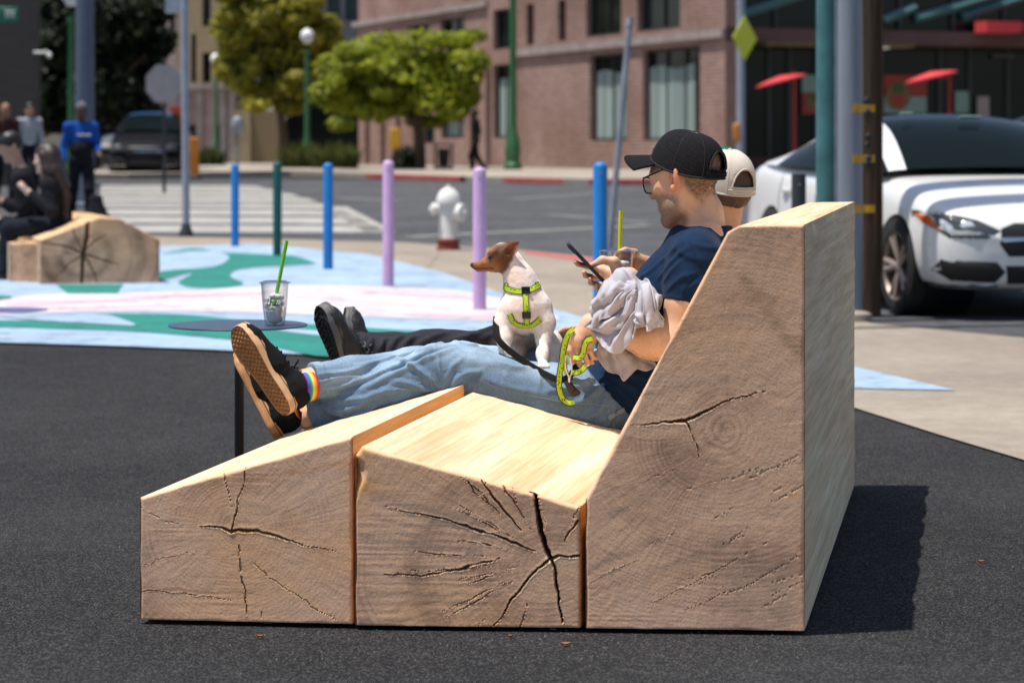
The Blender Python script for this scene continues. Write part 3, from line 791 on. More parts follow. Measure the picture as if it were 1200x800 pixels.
# --- backrest log
tops = [(0, b3(686.5, 590)[1]), (b3(853, 278)[0], b3(853, 278)[1]), (b3(866, 271)[0], b3(866, 271)[1]), (b3.W, b3(943, 269)[1])]
ck = [cr(b3, [(737, 503), (765, 502), (802, 500), (822, 490), (845, 478), (880, 468), (905, 462)], [.0006, .0012, .004, .0032, .002, .0009, .0004], .018),
      cr(b3, [(804, 500), (812, 518), (820, 542)], [.0022, .0014, .0006], .012, .25),
      cr(b3, [(940, 545), (870, 563), (800, 580)], [.0005, .0005, .0003], .004, .4),
      cr(b3, [(938, 655), (880, 690), (800, 720)], [.0006, .0007, .0004], .005, .4),
      cr(b3, [(690, 690), (720, 672), (750, 660)], [.0006, .0009, .0004], .005, .4),
      cr(b3, [(900, 640), (850, 668), (790, 700), (760, 715)], [.0006, .0009, .0007, .0004], .005, .3)]
for i in range(16):
    x0 = fan.uniform(700, 920); y0 = fan.uniform(560, 720); l_ = fan.uniform(15, 60)
    ck.append(cr(b3, [(x0, y0), (x0+l_, y0-l_*fan.uniform(.25, .6))], [.0005, .0006], .004, .5))
p3 = b3(848, 516)
timber((b3.A, b3.B), tops, U_DIR, DEPTH, ck, (p3[0], p3[1], .85), 37, LIFT, bench, rings=.0115, res=.0026, side_wane=True, sidecol=(.90, .70, .49),  # sidecol lightened to stand in for light bounced off the concrete
       dark=[(*b3(690, 612), *b3(735, 604), .008, (.40, .29, .22)), (*b3(700, 680), *b3(690, 694), .006, (.66, .42, .24)), (*b3(690, 672), *b3(770, 640), .012, (.44, .31, .22)), (*b3(700, 700), *b3(860, 640), .010, (.50, .35, .25)), (*b3(870, 330), *b3(935, 420), .016, (.50, .33, .20)), (*b3(740, 470), *b3(850, 450), .012, (.48, .33, .22))])
# ================================================================== materials of people
def clear_mat(name, tint, gloss):
    """thin clear plastic or glass: mostly see-through with a sheen that grows at grazing angles"""
    m = bpy.data.materials.new(name); m.use_nodes = True; N = m.node_tree.nodes; L = m.node_tree.links
    out = N['Material Output']; N.remove(N['Principled BSDF'])
    t = N.new('ShaderNodeBsdfTransparent'); t.inputs['Color'].default_value = (*tint, 1)
    g = N.new('ShaderNodeBsdfGlossy'); g.inputs['Roughness'].default_value = .06
    lw = N.new('ShaderNodeLayerWeight'); lw.inputs['Blend'].default_value = .28
    a = N.new('ShaderNodeMath'); a.operation = 'MULTIPLY_ADD'; a.inputs[1].default_value = .75; a.inputs[2].default_value = gloss; a.use_clamp = True
    L.new(lw.outputs['Facing'], a.inputs[0]); mx = N.new('ShaderNodeMixShader'); L.new(a.outputs[0], mx.inputs[0]); L.new(t.outputs[0], mx.inputs[1]); L.new(g.outputs[0], mx.inputs[2]); L.new(mx.outputs[0], out.inputs['Surface'])
    return m
M_SKIN = mat('skin', (.5, .3, .2), rough=.5, var=.10, scale=30, attr='Col', bump=.25, bscale=320, bdist=.0008, sss=.12, spec=.4)
def cloth(name, col, var=.15, scale=30, rough=.9, bscale=500, bump=.35, bdist=.0008, attr=None, sheen=.0, col2=None):
    return mat(name, col, rough=max(rough, .92), var=var, scale=scale, bump=bump, bscale=bscale, bdist=bdist, attr=attr, sheen=sheen, spec=.15, col2=col2)
M_NAVY = cloth('navy_cotton', (.007, .022, .058), sheen=.04)
M_JEAN = cloth('blue_denim', (.2, .3, .4), attr='Col', var=.22, scale=260, bscale=700)
M_BLACKC = cloth('black_canvas', (.010, .010, .011), bscale=900, sheen=0)
M_CAP = cloth('black_cap_mesh', (.013, .0125, .0145), bscale=300, bump=1.0, bdist=.0025, var=.75, scale=300, sheen=0)
M_CAPST = cloth('cap_stitching', (.030, .030, .034))
M_GUM = mat('gum_rubber', (.46, .22, .085), rough=.6, var=.15, scale=40, bump=.1)
M_GUMW = mat('pale_gum_rubber', (.56, .35, .19), rough=.6, var=.12, scale=40)
M_HAIR = mat('dark_brown_hair', (.085, .05, .03), rough=.6, var=.5, scale=300, bump=.8, bscale=400, bdist=.002)
M_GLOSSB = mat('black_acetate', (.008, .008, .009), rough=.25, var=0)
M_LENS = clear_mat('spectacle_lens', (.88, .90, .92), .10)
M_GREYJ = cloth('grey_jacket_cloth', (.43, .42, .47), var=.08, scale=20)
M_STITCH = cloth('pale_thread', (.26, .24, .20), var=.3, scale=900)
M_PHONE = mat('phone_case', (.014, .015, .018), rough=.4, var=.1)
M_SCREEN = mat('phone_glass', (.01, .01, .012), rough=.06, var=0)
M_SOCK = cloth('rainbow_sock', (.5, .5, .5), attr='Col')
SKIN = np.array((.68, .415, .285))
def hand_chain(Fd, wrist, bases, fingers, thumb, k=.0035, r0=.0125, palm_r=.017):
    """palm of four metacarpals, four unequal fingers and a thumb leaving the side of the palm"""
    for b in bases: Fd.cap(wrist, b, .020, palm_r*.82, k=.022)
    for i in range(3): Fd.cap(bases[i], bases[i+1], palm_r*.8, palm_r*.8, k=.014)
    for f, rr in zip(fingers, (.0086, .0089, .0086, .0076)):
        Fd.chain(f, [rr*1.08, rr, rr*.9, rr*.78], k=k)
    Fd.chain(thumb, [.0155, .0125, .0108, .0085], k=.010)
# ================================================================== the man in front
def head_into(Fd, Cn, M, ears=True, scale=1.0):
    """adds a head (local axes: forward, left, up; origin between the ears) to a field"""
    def L(x, y, z): return Cn+M @ Vector((x, y, z))*scale
    S = scale
    def e(c, r, k=.02, sub=False, MM=None): Fd.ell(L(*c), [q*S for q in r], M if MM is None else MM, k, sub)
    def c(a, b, ra, rb, k=.012, sub=False): Fd.cap(L(*a), L(*b), ra*S, rb*S, k, sub)
    e((-.004, 0, .045), (.098, .076, .083)); e((-.035, 0, .018), (.068, .068, .07), .03)
    e((.038, 0, -.022), (.056, .062, .078), .03)
    for s in (-1, 1):
        c((-.008, .047*s, -.040), (.016, .044*s, -.078), .016, .015, .045); c((.016, .044*s, -.078), (.072, .014*s, -.102), .015, .016, .04)
        e((.060, .041*s, -.018), (.026, .020, .022), .03); e((.046, .030*s, -.062), (.030, .024, .033), .025)
        c((.070, .052*s, .024), (.092, .012*s, .026), .011, .012, .015)
        e((.098, .032*s, .004), (.016, .017, .011), .012, True)
        e((.080, .031*s, .003), (.0125, .0125, .0125), .003)
        c((.084, .046*s, .009), (.0905, .022*s, .010), .0045, .005, .004)
        e((.099, .010*s, -.028), (.011, .0085, .008), .006)
        e((.104, .006*s, -.036), (.005, .004, .003), .002, True)
    e((.084, 0, -.104), (.018, .02, .016), .02)
    c((.094, 0, .018), (.115, 0, -.024), .0085, .0115, .012)
    c((.084, .022, -.061), (.0955, 0, -.057), .006, .0072, .014); c((.084, -.022, -.061), (.0955, 0, -.057), .006, .0072, .014)
    c((.082, .019, -.067), (.0930, 0, -.069), .006, .0088, .014); c((.082, -.019, -.067), (.0930, 0, -.069), .006, .0088, .014)
    e((.101, 0, -.0630), (.007, .019, .0011), .004, True)
    if ears:
        for s in (-1, 1):
            em = M @ Matrix.Rotation(R(-14*s), 3, 'Z') @ Matrix.Rotation(R(-12), 3, 'Y')
            e((-.013, .0785*s, -.006), (.0200, .0075, .0335), .006, False, em)
            e((-.010, .0860*s, -.002), (.0115, .0062, .0205), .004, True, em)
            e((-.0215, .0810*s, -.006), (.0110, .0112, .0320), .004, False, em)
            e((-.008, .0835*s, -.009), (.0092, .0092, .0145), .003, True, em)
            e((-.003, .0800*s, -.031), (.0095, .0075, .0115), .006, False, em)
    return L
m1 = base_thing('person', 'man in black trucker cap, glasses and navy t-shirt reading his phone with crossed legs', 'person', P(640, 480, 7.05))
HC = P(803.5, 208, 7.05)
hf = Vector((-.808, .588, 0)).normalized()
HM = frame(Vector((hf.x*math.cos(R(14)), hf.y*math.cos(R(14)), -math.sin(R(14)))), (0, 0, 1))
SPU = Vector((.50, .02, .866)).normalized()              # up the spine
TM = frame(Vector((-.866, .16, .5)), SPU)                # torso: forward, left, up
J = dict(pel=P(724, 468, 7.08), bel=P(763, 410, 7.09), che=P(806, 330, 7.09), nb=P(829, 268, 7.08),
         hL=P(712, 478, 6.975), kL=P(513, 436, 6.985), aL=P(362, 489, 7.03),
         hR=P(718, 458, 7.18), kR=P(538, 432, 7.175), aR=P(358, 447, 6.96),
         sL=P(816, 303, 6.915), eL=P(787, 408, 6.87), wL=P(697, 381, 6.86),
         sR=P(800, 305, 7.27), eR=P(752, 385, 7.27), wR=P(738, 327, 7.13))
Fb = Field(P(255, 545, 7.0)+Vector((0, -.32, 0)), P(890, 140, 7.0)+Vector((0, .36, 0)), .003)
Lh = head_into(Fb, HC, HM, scale=1.06)
Fb.chain([J['nb']-SPU*.02, P(822, 250, 7.07), P(812, 228, 7.06)], [.066, .058, .056], k=.03)
Fb.ell(J['che'], (.105, .165, .17), TM, .05); Fb.ell(J['bel'], (.092, .14, .13), TM, .05); Fb.ell(J['pel'], (.082, .135, .085), TM, .05)
for s, e_, w in (('sL', 'eL', 'wL'), ('sR', 'eR', 'wR')):
    a, b, c_ = J[s], J[e_], J[w]
    Fb.cap(J['nb'].lerp(a, .45), a, .06, .056, k=.05)
    Fb.chain([a, a.lerp(b, .5), b.lerp(a, .08), b], [.056, .049, .041, .040], k=.03)
    Fb.chain([b, b.lerp(c_, .3), b.lerp(c_, .75), c_], [.040, .045, .034, .027], k=.03, sq=((0, 1, 0), .92))
for h_, k_, a_ in (('hL', 'kL', 'aL'), ('hR', 'kR', 'aR')):
    Fb.chain([J[h_], J[k_]], [.08, .055], k=.05); Fb.chain([J[k_], J[k_].lerp(J[a_], .35), J[a_].lerp(J[k_], .1), J[a_]], [.055, .055, .038, .037], k=.03)
# near hand, fingers closed down round the leash
wl_ = J['wL']; kb = [P(671, 396, 6.85), P(677.5, 399, 6.845), P(684, 400, 6.85), P(690, 399, 6.857)]
hand_chain(Fb, P(692, 380, 6.858), kb, [
    [kb[0], P(668, 411, 6.842), P(671, 422, 6.858), P(677, 426, 6.878)],
    [kb[1], P(676, 415, 6.838), P(679.5, 427, 6.855), P(686, 429, 6.878)],
    [kb[2], P(684.5, 414, 6.843), P(688, 424, 6.862), P(694, 425, 6.882)],
    [kb[3], P(691.5, 411, 6.852), P(695, 419, 6.872), P(699, 420, 6.886)]],
    [P(682, 389, 6.872), P(671, 398, 6.892), P(666, 407, 6.90), P(664.5, 416, 6.895)])
# far hand round the phone
kb = [P(705, 316, 7.165), P(711, 324, 7.165), P(716, 331, 7.155), P(720, 337, 7.14)]
hand_chain(Fb, P(737, 326, 7.13), kb, [
    [kb[0], P(688, 312, 7.150), P(677.5, 309.5, 7.105), P(674, 307, 7.062)],
    [kb[1], P(696, 325, 7.150), P(686, 322.5, 7.100), P(684.5, 319, 7.058)],
    [kb[2], P(702, 334, 7.143), P(692, 331, 7.100), P(691.5, 327, 7.062)],
    [kb[3], P(709, 341, 7.125), P(700, 338.5, 7.095), P(699, 334.5, 7.066)]],
    [P(729, 322, 7.095), P(720, 306, 7.075), P(706, 304.5, 7.072), P(693.5, 311, 7.078)])
Fb.cap(P(727, 328, 7.11), P(722, 313, 7.085), .020, .017, k=.016)
V, Q = Fb.mesh(1)
def head_local(V, Cn, M):
    return (V-np.array(Cn)) @ np.array(M)
hl = head_local(V, HC, HM)/1.06
col = np.tile(SKIN, (len(V), 1))
def lerpc(col, m, c): m = np.clip(m, 0, 1)[:, None]; return col*(1-m)+np.array(c)*m
nz = fbm(V[:, 0]*60, V[:, 1]*60, V[:, 2]*60, s=2, o=3)
col = lerpc(col, .5+.9*fbm(V[:, 0]*14, V[:, 1]*14, V[:, 2]*14, s=9, o=3), (.72, .42, .27))
inhead = np.linalg.norm(hl-np.array((0, 0, .0)), axis=1) < .16
# ears, nose and cheeks run redder; jaw carries stubble; the sides of the head are shaved short
ear = inhead & (np.abs(hl[:, 1]) > .073) & (np.abs(hl[:, 2]) < .045) & (hl[:, 0] < .015)
col = lerpc(col, .75*ear, (.66, .23, .13))
nose = np.exp(-((hl-np.array((.112, 0, -.024)))**2).sum(1)/.018**2); col = lerpc(col, .5*nose, (.62, .24, .15))
chk = np.exp(-((hl-np.array((.06, .05, -.025)))**2).sum(1)/.035**2); col = lerpc(col, .35*chk, (.66, .29, .18))
lips = inhead*np.exp(-(((hl[:, 0]-.096)/.012)**2+((hl[:, 2]+.0625)/.010)**2+(hl[:, 1]/.022)**2)); col = lerpc(col, .6*lips, (.50, .17, .12))
stub = inhead*sstep(.09, .035, np.abs(hl[:, 2]+.085))*sstep(-.012, .012, hl[:, 0])*sstep(-.028, -.052, hl[:, 2]-.35*(hl[:, 0]-.03))
sp = .5+1.0*vnoise(V[:, 0]*420, V[:, 1]*420, V[:, 2]*420, s=5)
col = lerpc(col, np.clip(stub*(.60+.45*sp), 0, .80), (.19, .125, .095))
d_back = sstep(-.012, -.045, hl[:, 0])
hair_line = inhead*np.maximum(sstep(-.03, .02, hl[:, 2])*d_back, sstep(.022, .04, hl[:, 2])*sstep(.085, .06, hl[:, 0])*sstep(-.2, -.02, hl[:, 0]*-1))
hairm = np.clip(inhead*(sstep(-.095, -.030, hl[:, 2]+.02*nz+.25*(hl[:, 0]+.05))*sstep(-.024, -.042, hl[:, 0])+sstep(.018, .04, hl[:, 2])*(hl[:, 0] < .07)), 0, 1)*(~ear)
col = lerpc(col, hairm*(.66+.25*sp), (.13, .078, .048))
lo_k = np.exp(-((V-np.array(J['eL']))**2).sum(1)/.05**2); col = lerpc(col, .25*lo_k, (.62, .27, .16))
# fingertips and knuckles
for q in ((.0),):
    tip = np.exp(-((V-np.array(P(688, 322, 7.07)))**2).sum(1)/.035**2); col = lerpc(col, .4*tip, (.64, .25, .17))
body1 = mesh_np('body', V, Q, M_SKIN, m1, col=col)
B1 = bvh_of(V, Q)
# short hair strands on the sides and nape
def strands(name, V, mask, dirv, n, length, m, parent, seed=1, wd=.0009):
    ids = np.nonzero(mask > .35)[0]; rs = np.random.RandomState(seed)
    if len(ids) == 0: return
    ids = rs.choice(ids, n); p = V[ids]+rs.normal(0, .0012, (n, 3))
    me_c = np.array(HC); nn = p-np.array(dirv[0]); nn /= np.linalg.norm(nn, axis=1)[:, None]
    dd = nn*.7+np.array(dirv[1])*.8+rs.normal(0, .35, (n, 3)); dd /= np.linalg.norm(dd, axis=1)[:, None]
    sd = np.cross(dd, rs.normal(0, 1, (n, 3))); sd /= np.linalg.norm(sd, axis=1)[:, None]
    ln = length*(.5+rs.rand(n, 1))
    a = p-nn*.001+sd*wd; b = p-nn*.001-sd*wd; c = p+dd*ln
    VV = np.stack([a, b, c], 1).reshape(-1, 3); FF = np.arange(3*n).reshape(n, 3)
    return mesh_np(name, VV, FF, m, parent, smooth=False)
strands('hair', V, hairm, (HC, -np.array(HM.col[2])), 9000, .0032, M_HAIR, m1, 3)

# sparse hair on the forearm
fm = np.zeros(len(V)); ee, ww = np.array(J['eL']), np.array(J['wL']); t_ = np.clip(((V-ee) @ (ww-ee))/((ww-ee) @ (ww-ee)), 0, 1); dd_ = np.linalg.norm(V-ee-t_[:, None]*(ww-ee), axis=1); fm[(dd_ < .055) & (t_ > .1) & (t_ < .98)] = 1
M_ARMH = mat('arm_hair', (.20, .11, .055), rough=.6, var=.3, scale=100)
strands('arm_hair', V, fm, (J['eL'].lerp(J['wL'], .5)+Vector((0, .05, 0)), (ww-ee)/np.linalg.norm(ww-ee)), 1500, .007, M_ARMH, m1, 8, .0004)

# ---------------------------------------------------------------- jeans
Fj = Field(P(352, 530, 7.0)+Vector((0, -.15, 0)), P(790, 370, 7.0)+Vector((0, .33, 0)), .0032)
Fj.ell(J['pel'], (.118, .172, .12), TM, .05); Fj.ell(J['bel']-SPU*.075, (.113, .165, .10), TM, .05)
g0 = Fj.g.copy()
def leg(h_, k_, a_, th, rs, cuff, rc):
    Fj.g = g0.copy()
    Fj.chain(th, rs[:len(th)], k=.05)
    Fj.chain([J[k_], J[k_].lerp(J[a_], .3), J[k_].lerp(J[a_], .7), cuff], rs[len(th):], k=.03, clip=[(cuff, cuff-J[k_])])
    ax = (cuff-J[k_]).normalized()          # turned cuff
    Fj.cap(cuff-ax*.020, cuff, rc, rc-.001, k=.003, clip=[(cuff+ax*.004, ax), (cuff-ax*.024, -ax)])
    return Fj.g
gL = leg('hL', 'kL', 'aL', [P(702, 474, 6.975), P(645, 464, 6.98), P(592, 453, 6.98), P(550, 441, 6.982), P(513, 434.5, 6.985)], [.099, .086, .077, .079, .076, .076, .072, .062, .052], P(368, 486, 7.03), .056)
gR = leg('hR', 'kR', 'aR', [J['hR'], J['hR'].lerp(J['kR'], .5), J['kR']], [.102, .090, .076, .076, .070, .058, .050], P(367, 446, 6.965), .054)
hh = np.maximum(.008-np.abs(gL-gR), 0)/.008
Fj.g = (np.minimum(gL, gR)-hh*hh*.002).astype(np.float32)
# waist opening
WAIST = (P(716, 461, 7.0), Vector((.72, 0, .69)))
Fj.half(*WAIST)
legax = (J['aL']-J['kL']).normalized()
def jean_folds(x, y, z):
    p = np.stack([x, y, z], 1); d = np.zeros(len(x))
    n1 = fbm(x*9, y*7, z*16, s=3, o=3); n2 = fbm(x*22+z*14, y*10, z*18-x*9, s=4, o=3)
    r1 = 1-np.abs(n1)*3.0; r2 = 1-np.abs(n2)*3.0
    d -= .0014*np.clip(r1, 0, 1)+.0009*np.clip(r2, 0, 1)-.0008
    return d
Fj.warp(jean_folds)
V, Q = Fj.mesh(1); BJ = bvh_of(V, Q)
JL = [([(545, 402), (505, 412), (465, 430), (425, 447), (378, 463)], -.012, .008), ([(535, 407), (500, 420), (462, 438), (425, 456)], .006, .010), ([(523, 463), (502, 441), (476, 424), (458, 418)], .010, .010), ([(523, 461), (516, 438), (513, 416)], .009, .009), ([(524, 463), (492, 453), (460, 446)], .010, .009),
      ([(524, 462), (540, 441), (566, 434)], .008, .010), ([(505, 459), (470, 456), (438, 462)], .007, .009), ([(520, 455), (530, 430), (545, 418)], .006, .009),
      ([(540, 422), (590, 428), (650, 437)], .004, .014), ([(560, 440), (600, 455), (640, 462)], .004, .012),
      ([(708, 438), (676, 452), (640, 458)], .008, .011), ([(708, 448), (690, 466), (664, 476)], .008, .010), ([(716, 455), (705, 478), (684, 494)], .007, .010), ([(715, 440), (690, 446), (662, 446)], .007, .009), ([(722, 470), (716, 490), (704, 508)], .006, .009),
      ([(372, 474), (396, 482), (425, 473)], .009, .009), ([(376, 499), (408, 492), (446, 474)], .009, .010), ([(380, 484), (408, 488), (436, 480)], .008, .007), ([(395, 470), (430, 466), (466, 448)], .007, .010),
      ([(372, 438), (404, 436), (446, 424)], .008, .009), ([(380, 455), (420, 447), (462, 431)], .009, .009), ([(374, 448), (392, 444), (420, 440)], .007, .008), ([(410, 428), (440, 424), (480, 412)], .007, .009), ([(470, 416), (500, 408), (520, 400)], .007, .009),
      ([(528, 398), (548, 404), (575, 404)], .006, .009), ([(628, 432), (632, 444), (633, 458)], .006, .007), ([(574, 420), (600, 430), (622, 430)], .005, .009), ([(648, 436), (655, 450), (656, 464)], .006, .008)]
V = creases(V, Q, BJ, [(a, b*1.5, c) for a, b, c in JL]); BJ = bvh_of(V, Q)
# indigo with wear: paler on the front of the thigh, knee and shin
dist = lambda a, b: None
def seg_t(V, a, b):
    a = np.array(a); b = np.array(b); t = np.clip(((V-a) @ (b-a))/((b-a) @ (b-a)), 0, 1); q = a+t[:, None]*(b-a); return t, V-q
base = np.tile(np.array((.120, .190, .285)), (len(V), 1))
wear = np.zeros(len(V))
for hp, kn, an in (('hL', 'kL', 'aL'), ('hR', 'kR', 'aR')):
    for a, b in ((hp, kn), (kn, an)):
        t, v = seg_t(V, J[a], J[b]); r = np.linalg.norm(v, axis=1)
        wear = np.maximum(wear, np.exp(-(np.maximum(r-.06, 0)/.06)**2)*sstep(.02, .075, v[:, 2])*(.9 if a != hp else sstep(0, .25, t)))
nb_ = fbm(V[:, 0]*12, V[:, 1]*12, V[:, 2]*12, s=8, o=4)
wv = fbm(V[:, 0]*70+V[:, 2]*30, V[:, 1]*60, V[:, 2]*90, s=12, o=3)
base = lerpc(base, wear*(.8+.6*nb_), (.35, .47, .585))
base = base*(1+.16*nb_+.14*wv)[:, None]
hip_shade = np.exp(-((V-np.array(J['pel']))**2).sum(1)/.20**2); base = lerpc(base, .75*hip_shade*(1-wear), (.055, .070, .095))  # shade round the hip painted into the denim as dark grey
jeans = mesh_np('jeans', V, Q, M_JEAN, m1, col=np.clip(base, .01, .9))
def surf_line(bvh, pxs, off, n=10, fd=7.0):
    out = []; nr = []
    pts = catmull([Vector((x, y, 0)) for x, y in pxs], n)
    for q in pts:
        p, no = on_surface(bvh, q.x, q.y, off, fd); out.append(p); nr.append(no)
    # keep the line continuous
    for _ in range(2):
        out = [out[0]]+[(out[i-1]+out[i]*2+out[i+1])/4 for i in range(1, len(out)-1)]+[out[-1]]
    return out, nr
mb = MB()
def dashed(pts, r, m_):
    i = 0
    while i+1 < len(pts): m_.tube([pts[i], pts[i+1]], r, 5); i += 1
side = [(384, 491), (420, 478), (455, 462), (485, 452), (520, 432), (545, 437), (580, 453), (615, 462), (640, 467), (668, 472), (700, 474), (713, 476)]
l, nr_ = surf_line(BJ, side, .0004); mb.tube(l, .0007, 6)
pk = [(641, 499), (655, 500), (680, 501), (699, 500)]; l, _ = surf_line(BJ, pk, .0002); dashed(l, .0009, mb)
l, _ = surf_line(BJ, [(641, 501), (655, 502.6), (680, 503.6), (699, 503)], .0002); dashed(l, .0009, mb)
l, _ = surf_line(BJ, [(699, 499), (701, 508), (703, 517)], .0002); dashed(l, .0009, mb)
l, _ = surf_line(BJ, [(696, 503), (698, 510), (699, 516)], .0002); dashed(l, .0009, mb)
l, _ = surf_line(BJ, [(712, 478), (718, 495), (724, 512)], .0002); dashed(l, .0010, mb)
mb.build('stitching', M_STITCH, jeans)
mb = MB(); l, nr_ = surf_line(BJ, [(714, 490), (722, 484), (731, 480)], .0015); mb.ribbon(l, nr_, .013, .0025); mb.build('belt_loop', M_JEAN, jeans)
# give belt loop denim colour
for o_ in jeans.children:
    if o_.name.startswith('belt_loop'):
        a = o_.data.color_attributes.new('Col', 'FLOAT_COLOR', 'POINT'); a.data.foreach_set('color', np.tile(np.array((.17, .21, .25, 1), np.float32), (len(o_.data.vertices), 1)).ravel())

# ---------------------------------------------------------------- t-shirt
Ft = Field(P(675, 500, 7.0)+Vector((0, -.20, 0)), P(890, 245, 7.0)+Vector((0, .42, 0)), .0035)
Ft.ell(J['che'], (.122, .182, .185), TM, .06); Ft.ell(J['bel'], (.118, .165, .15), TM, .06); Ft.ell(J['bel']-SPU*.09, (.115, .17, .09), TM, .05); Ft.ell(J['bel']-SPU*.15, (.114, .168, .09), TM, .05); Ft.ell(J['pel'], (.115, .169, .117), TM, .05)
Ft.ell(P(768, 345, 7.09), (.07, .13, .10), TM, .06)
for s, e_, q in (('sL', 'eL', .50), ('sR', 'eR', .5)):
    a, b = J[s], J[e_]; h_ = a.lerp(b, q)
    Ft.cap(J['nb'].lerp(a, .3)-SPU*.015, a, .062, .068, k=.05)
    Ft.chain([a, a.lerp(b, .25), h_], [.069, .066, .057], k=.03, clip=[(h_, h_-a)])
    ax = (b-a).normalized(); Ft.cap(h_-ax*.022, h_-ax*.002, .0585, .0585, k=.003, clip=[(h_, ax), (h_-ax*.022, -ax)])
Ft.cap(J['nb']-SPU*.05, J['nb']-SPU*.005, .085, .072, k=.04)
Ft.half(J['nb']+Vector((.012, 0, .010)), Vector((.05, 0, 1)))
nkc = J['nb']+Vector((-.004, 0, .004)); nkx = Vector((-.30, 0, 1)).normalized()
Ft.cap(nkc-nkx*.05, nkc+nkx*.10, .062, .063, k=.006, sub=True)
Ft.half(WAIST[0]-WAIST[1].normalized()*.014, -WAIST[1])
def shirt_folds(x, y, z):
    n1 = fbm(x*10+z*7, y*9, z*10-x*6, s=21, o=3); n2 = fbm(x*24-z*20, y*14, z*10+x*12, s=22, o=2)
    d = -.0022*np.clip(1-np.abs(n1)*3.2, 0, 1)-.0012*np.clip(1-np.abs(n2)*3, 0, 1)+.001
    return d
Ft.warp(shirt_folds)
V, Q = Ft.mesh(1); BT = bvh_of(V, Q)
TL = [([(742, 332), (768, 312), (798, 284)], .008, .010), ([(768, 330), (788, 306), (808, 288)], .007, .009), ([(779, 343), (795, 328), (818, 318)], .006, .009), ([(776, 332), (788, 316), (800, 303)], .007, .009),
      ([(838, 322), (818, 332), (798, 346)], .006, .010), ([(826, 345), (808, 348), (788, 352)], .004, .009), ([(790, 290), (806, 300), (830, 306)], .005, .010), ([(812, 284), (830, 290), (850, 288)], .005, .010),
      ([(698, 440), (724, 456), (746, 478)], .010, .011), ([(704, 431), (735, 450), (757, 464)], .010, .011), ([(718, 428), (745, 440), (768, 446)], .009, .010), ([(700, 448), (718, 464), (736, 484)], .008, .009), ([(690, 432), (700, 446), (712, 456)], .008, .009),
      ([(752, 318), (758, 330), (768, 340)], .006, .009), ([(800, 312), (804, 330), (800, 345)], .004, .008)]
V = creases(V, Q, BT, TL); BT = bvh_of(V, Q)
shirt = mesh_np('t_shirt', V, Q, M_NAVY, m1)
for pts_, r_ in (([(797, 272), (806, 281), (812, 292), (815, 300)], .0010), ([(775, 352), (790, 354), (808, 354.5)], .0008)):
    mb = MB(); l, _ = surf_line(BT, pts_, .0003); mb.tube(l, r_, 5); mb.build('stitching', M_NAVY, shirt)

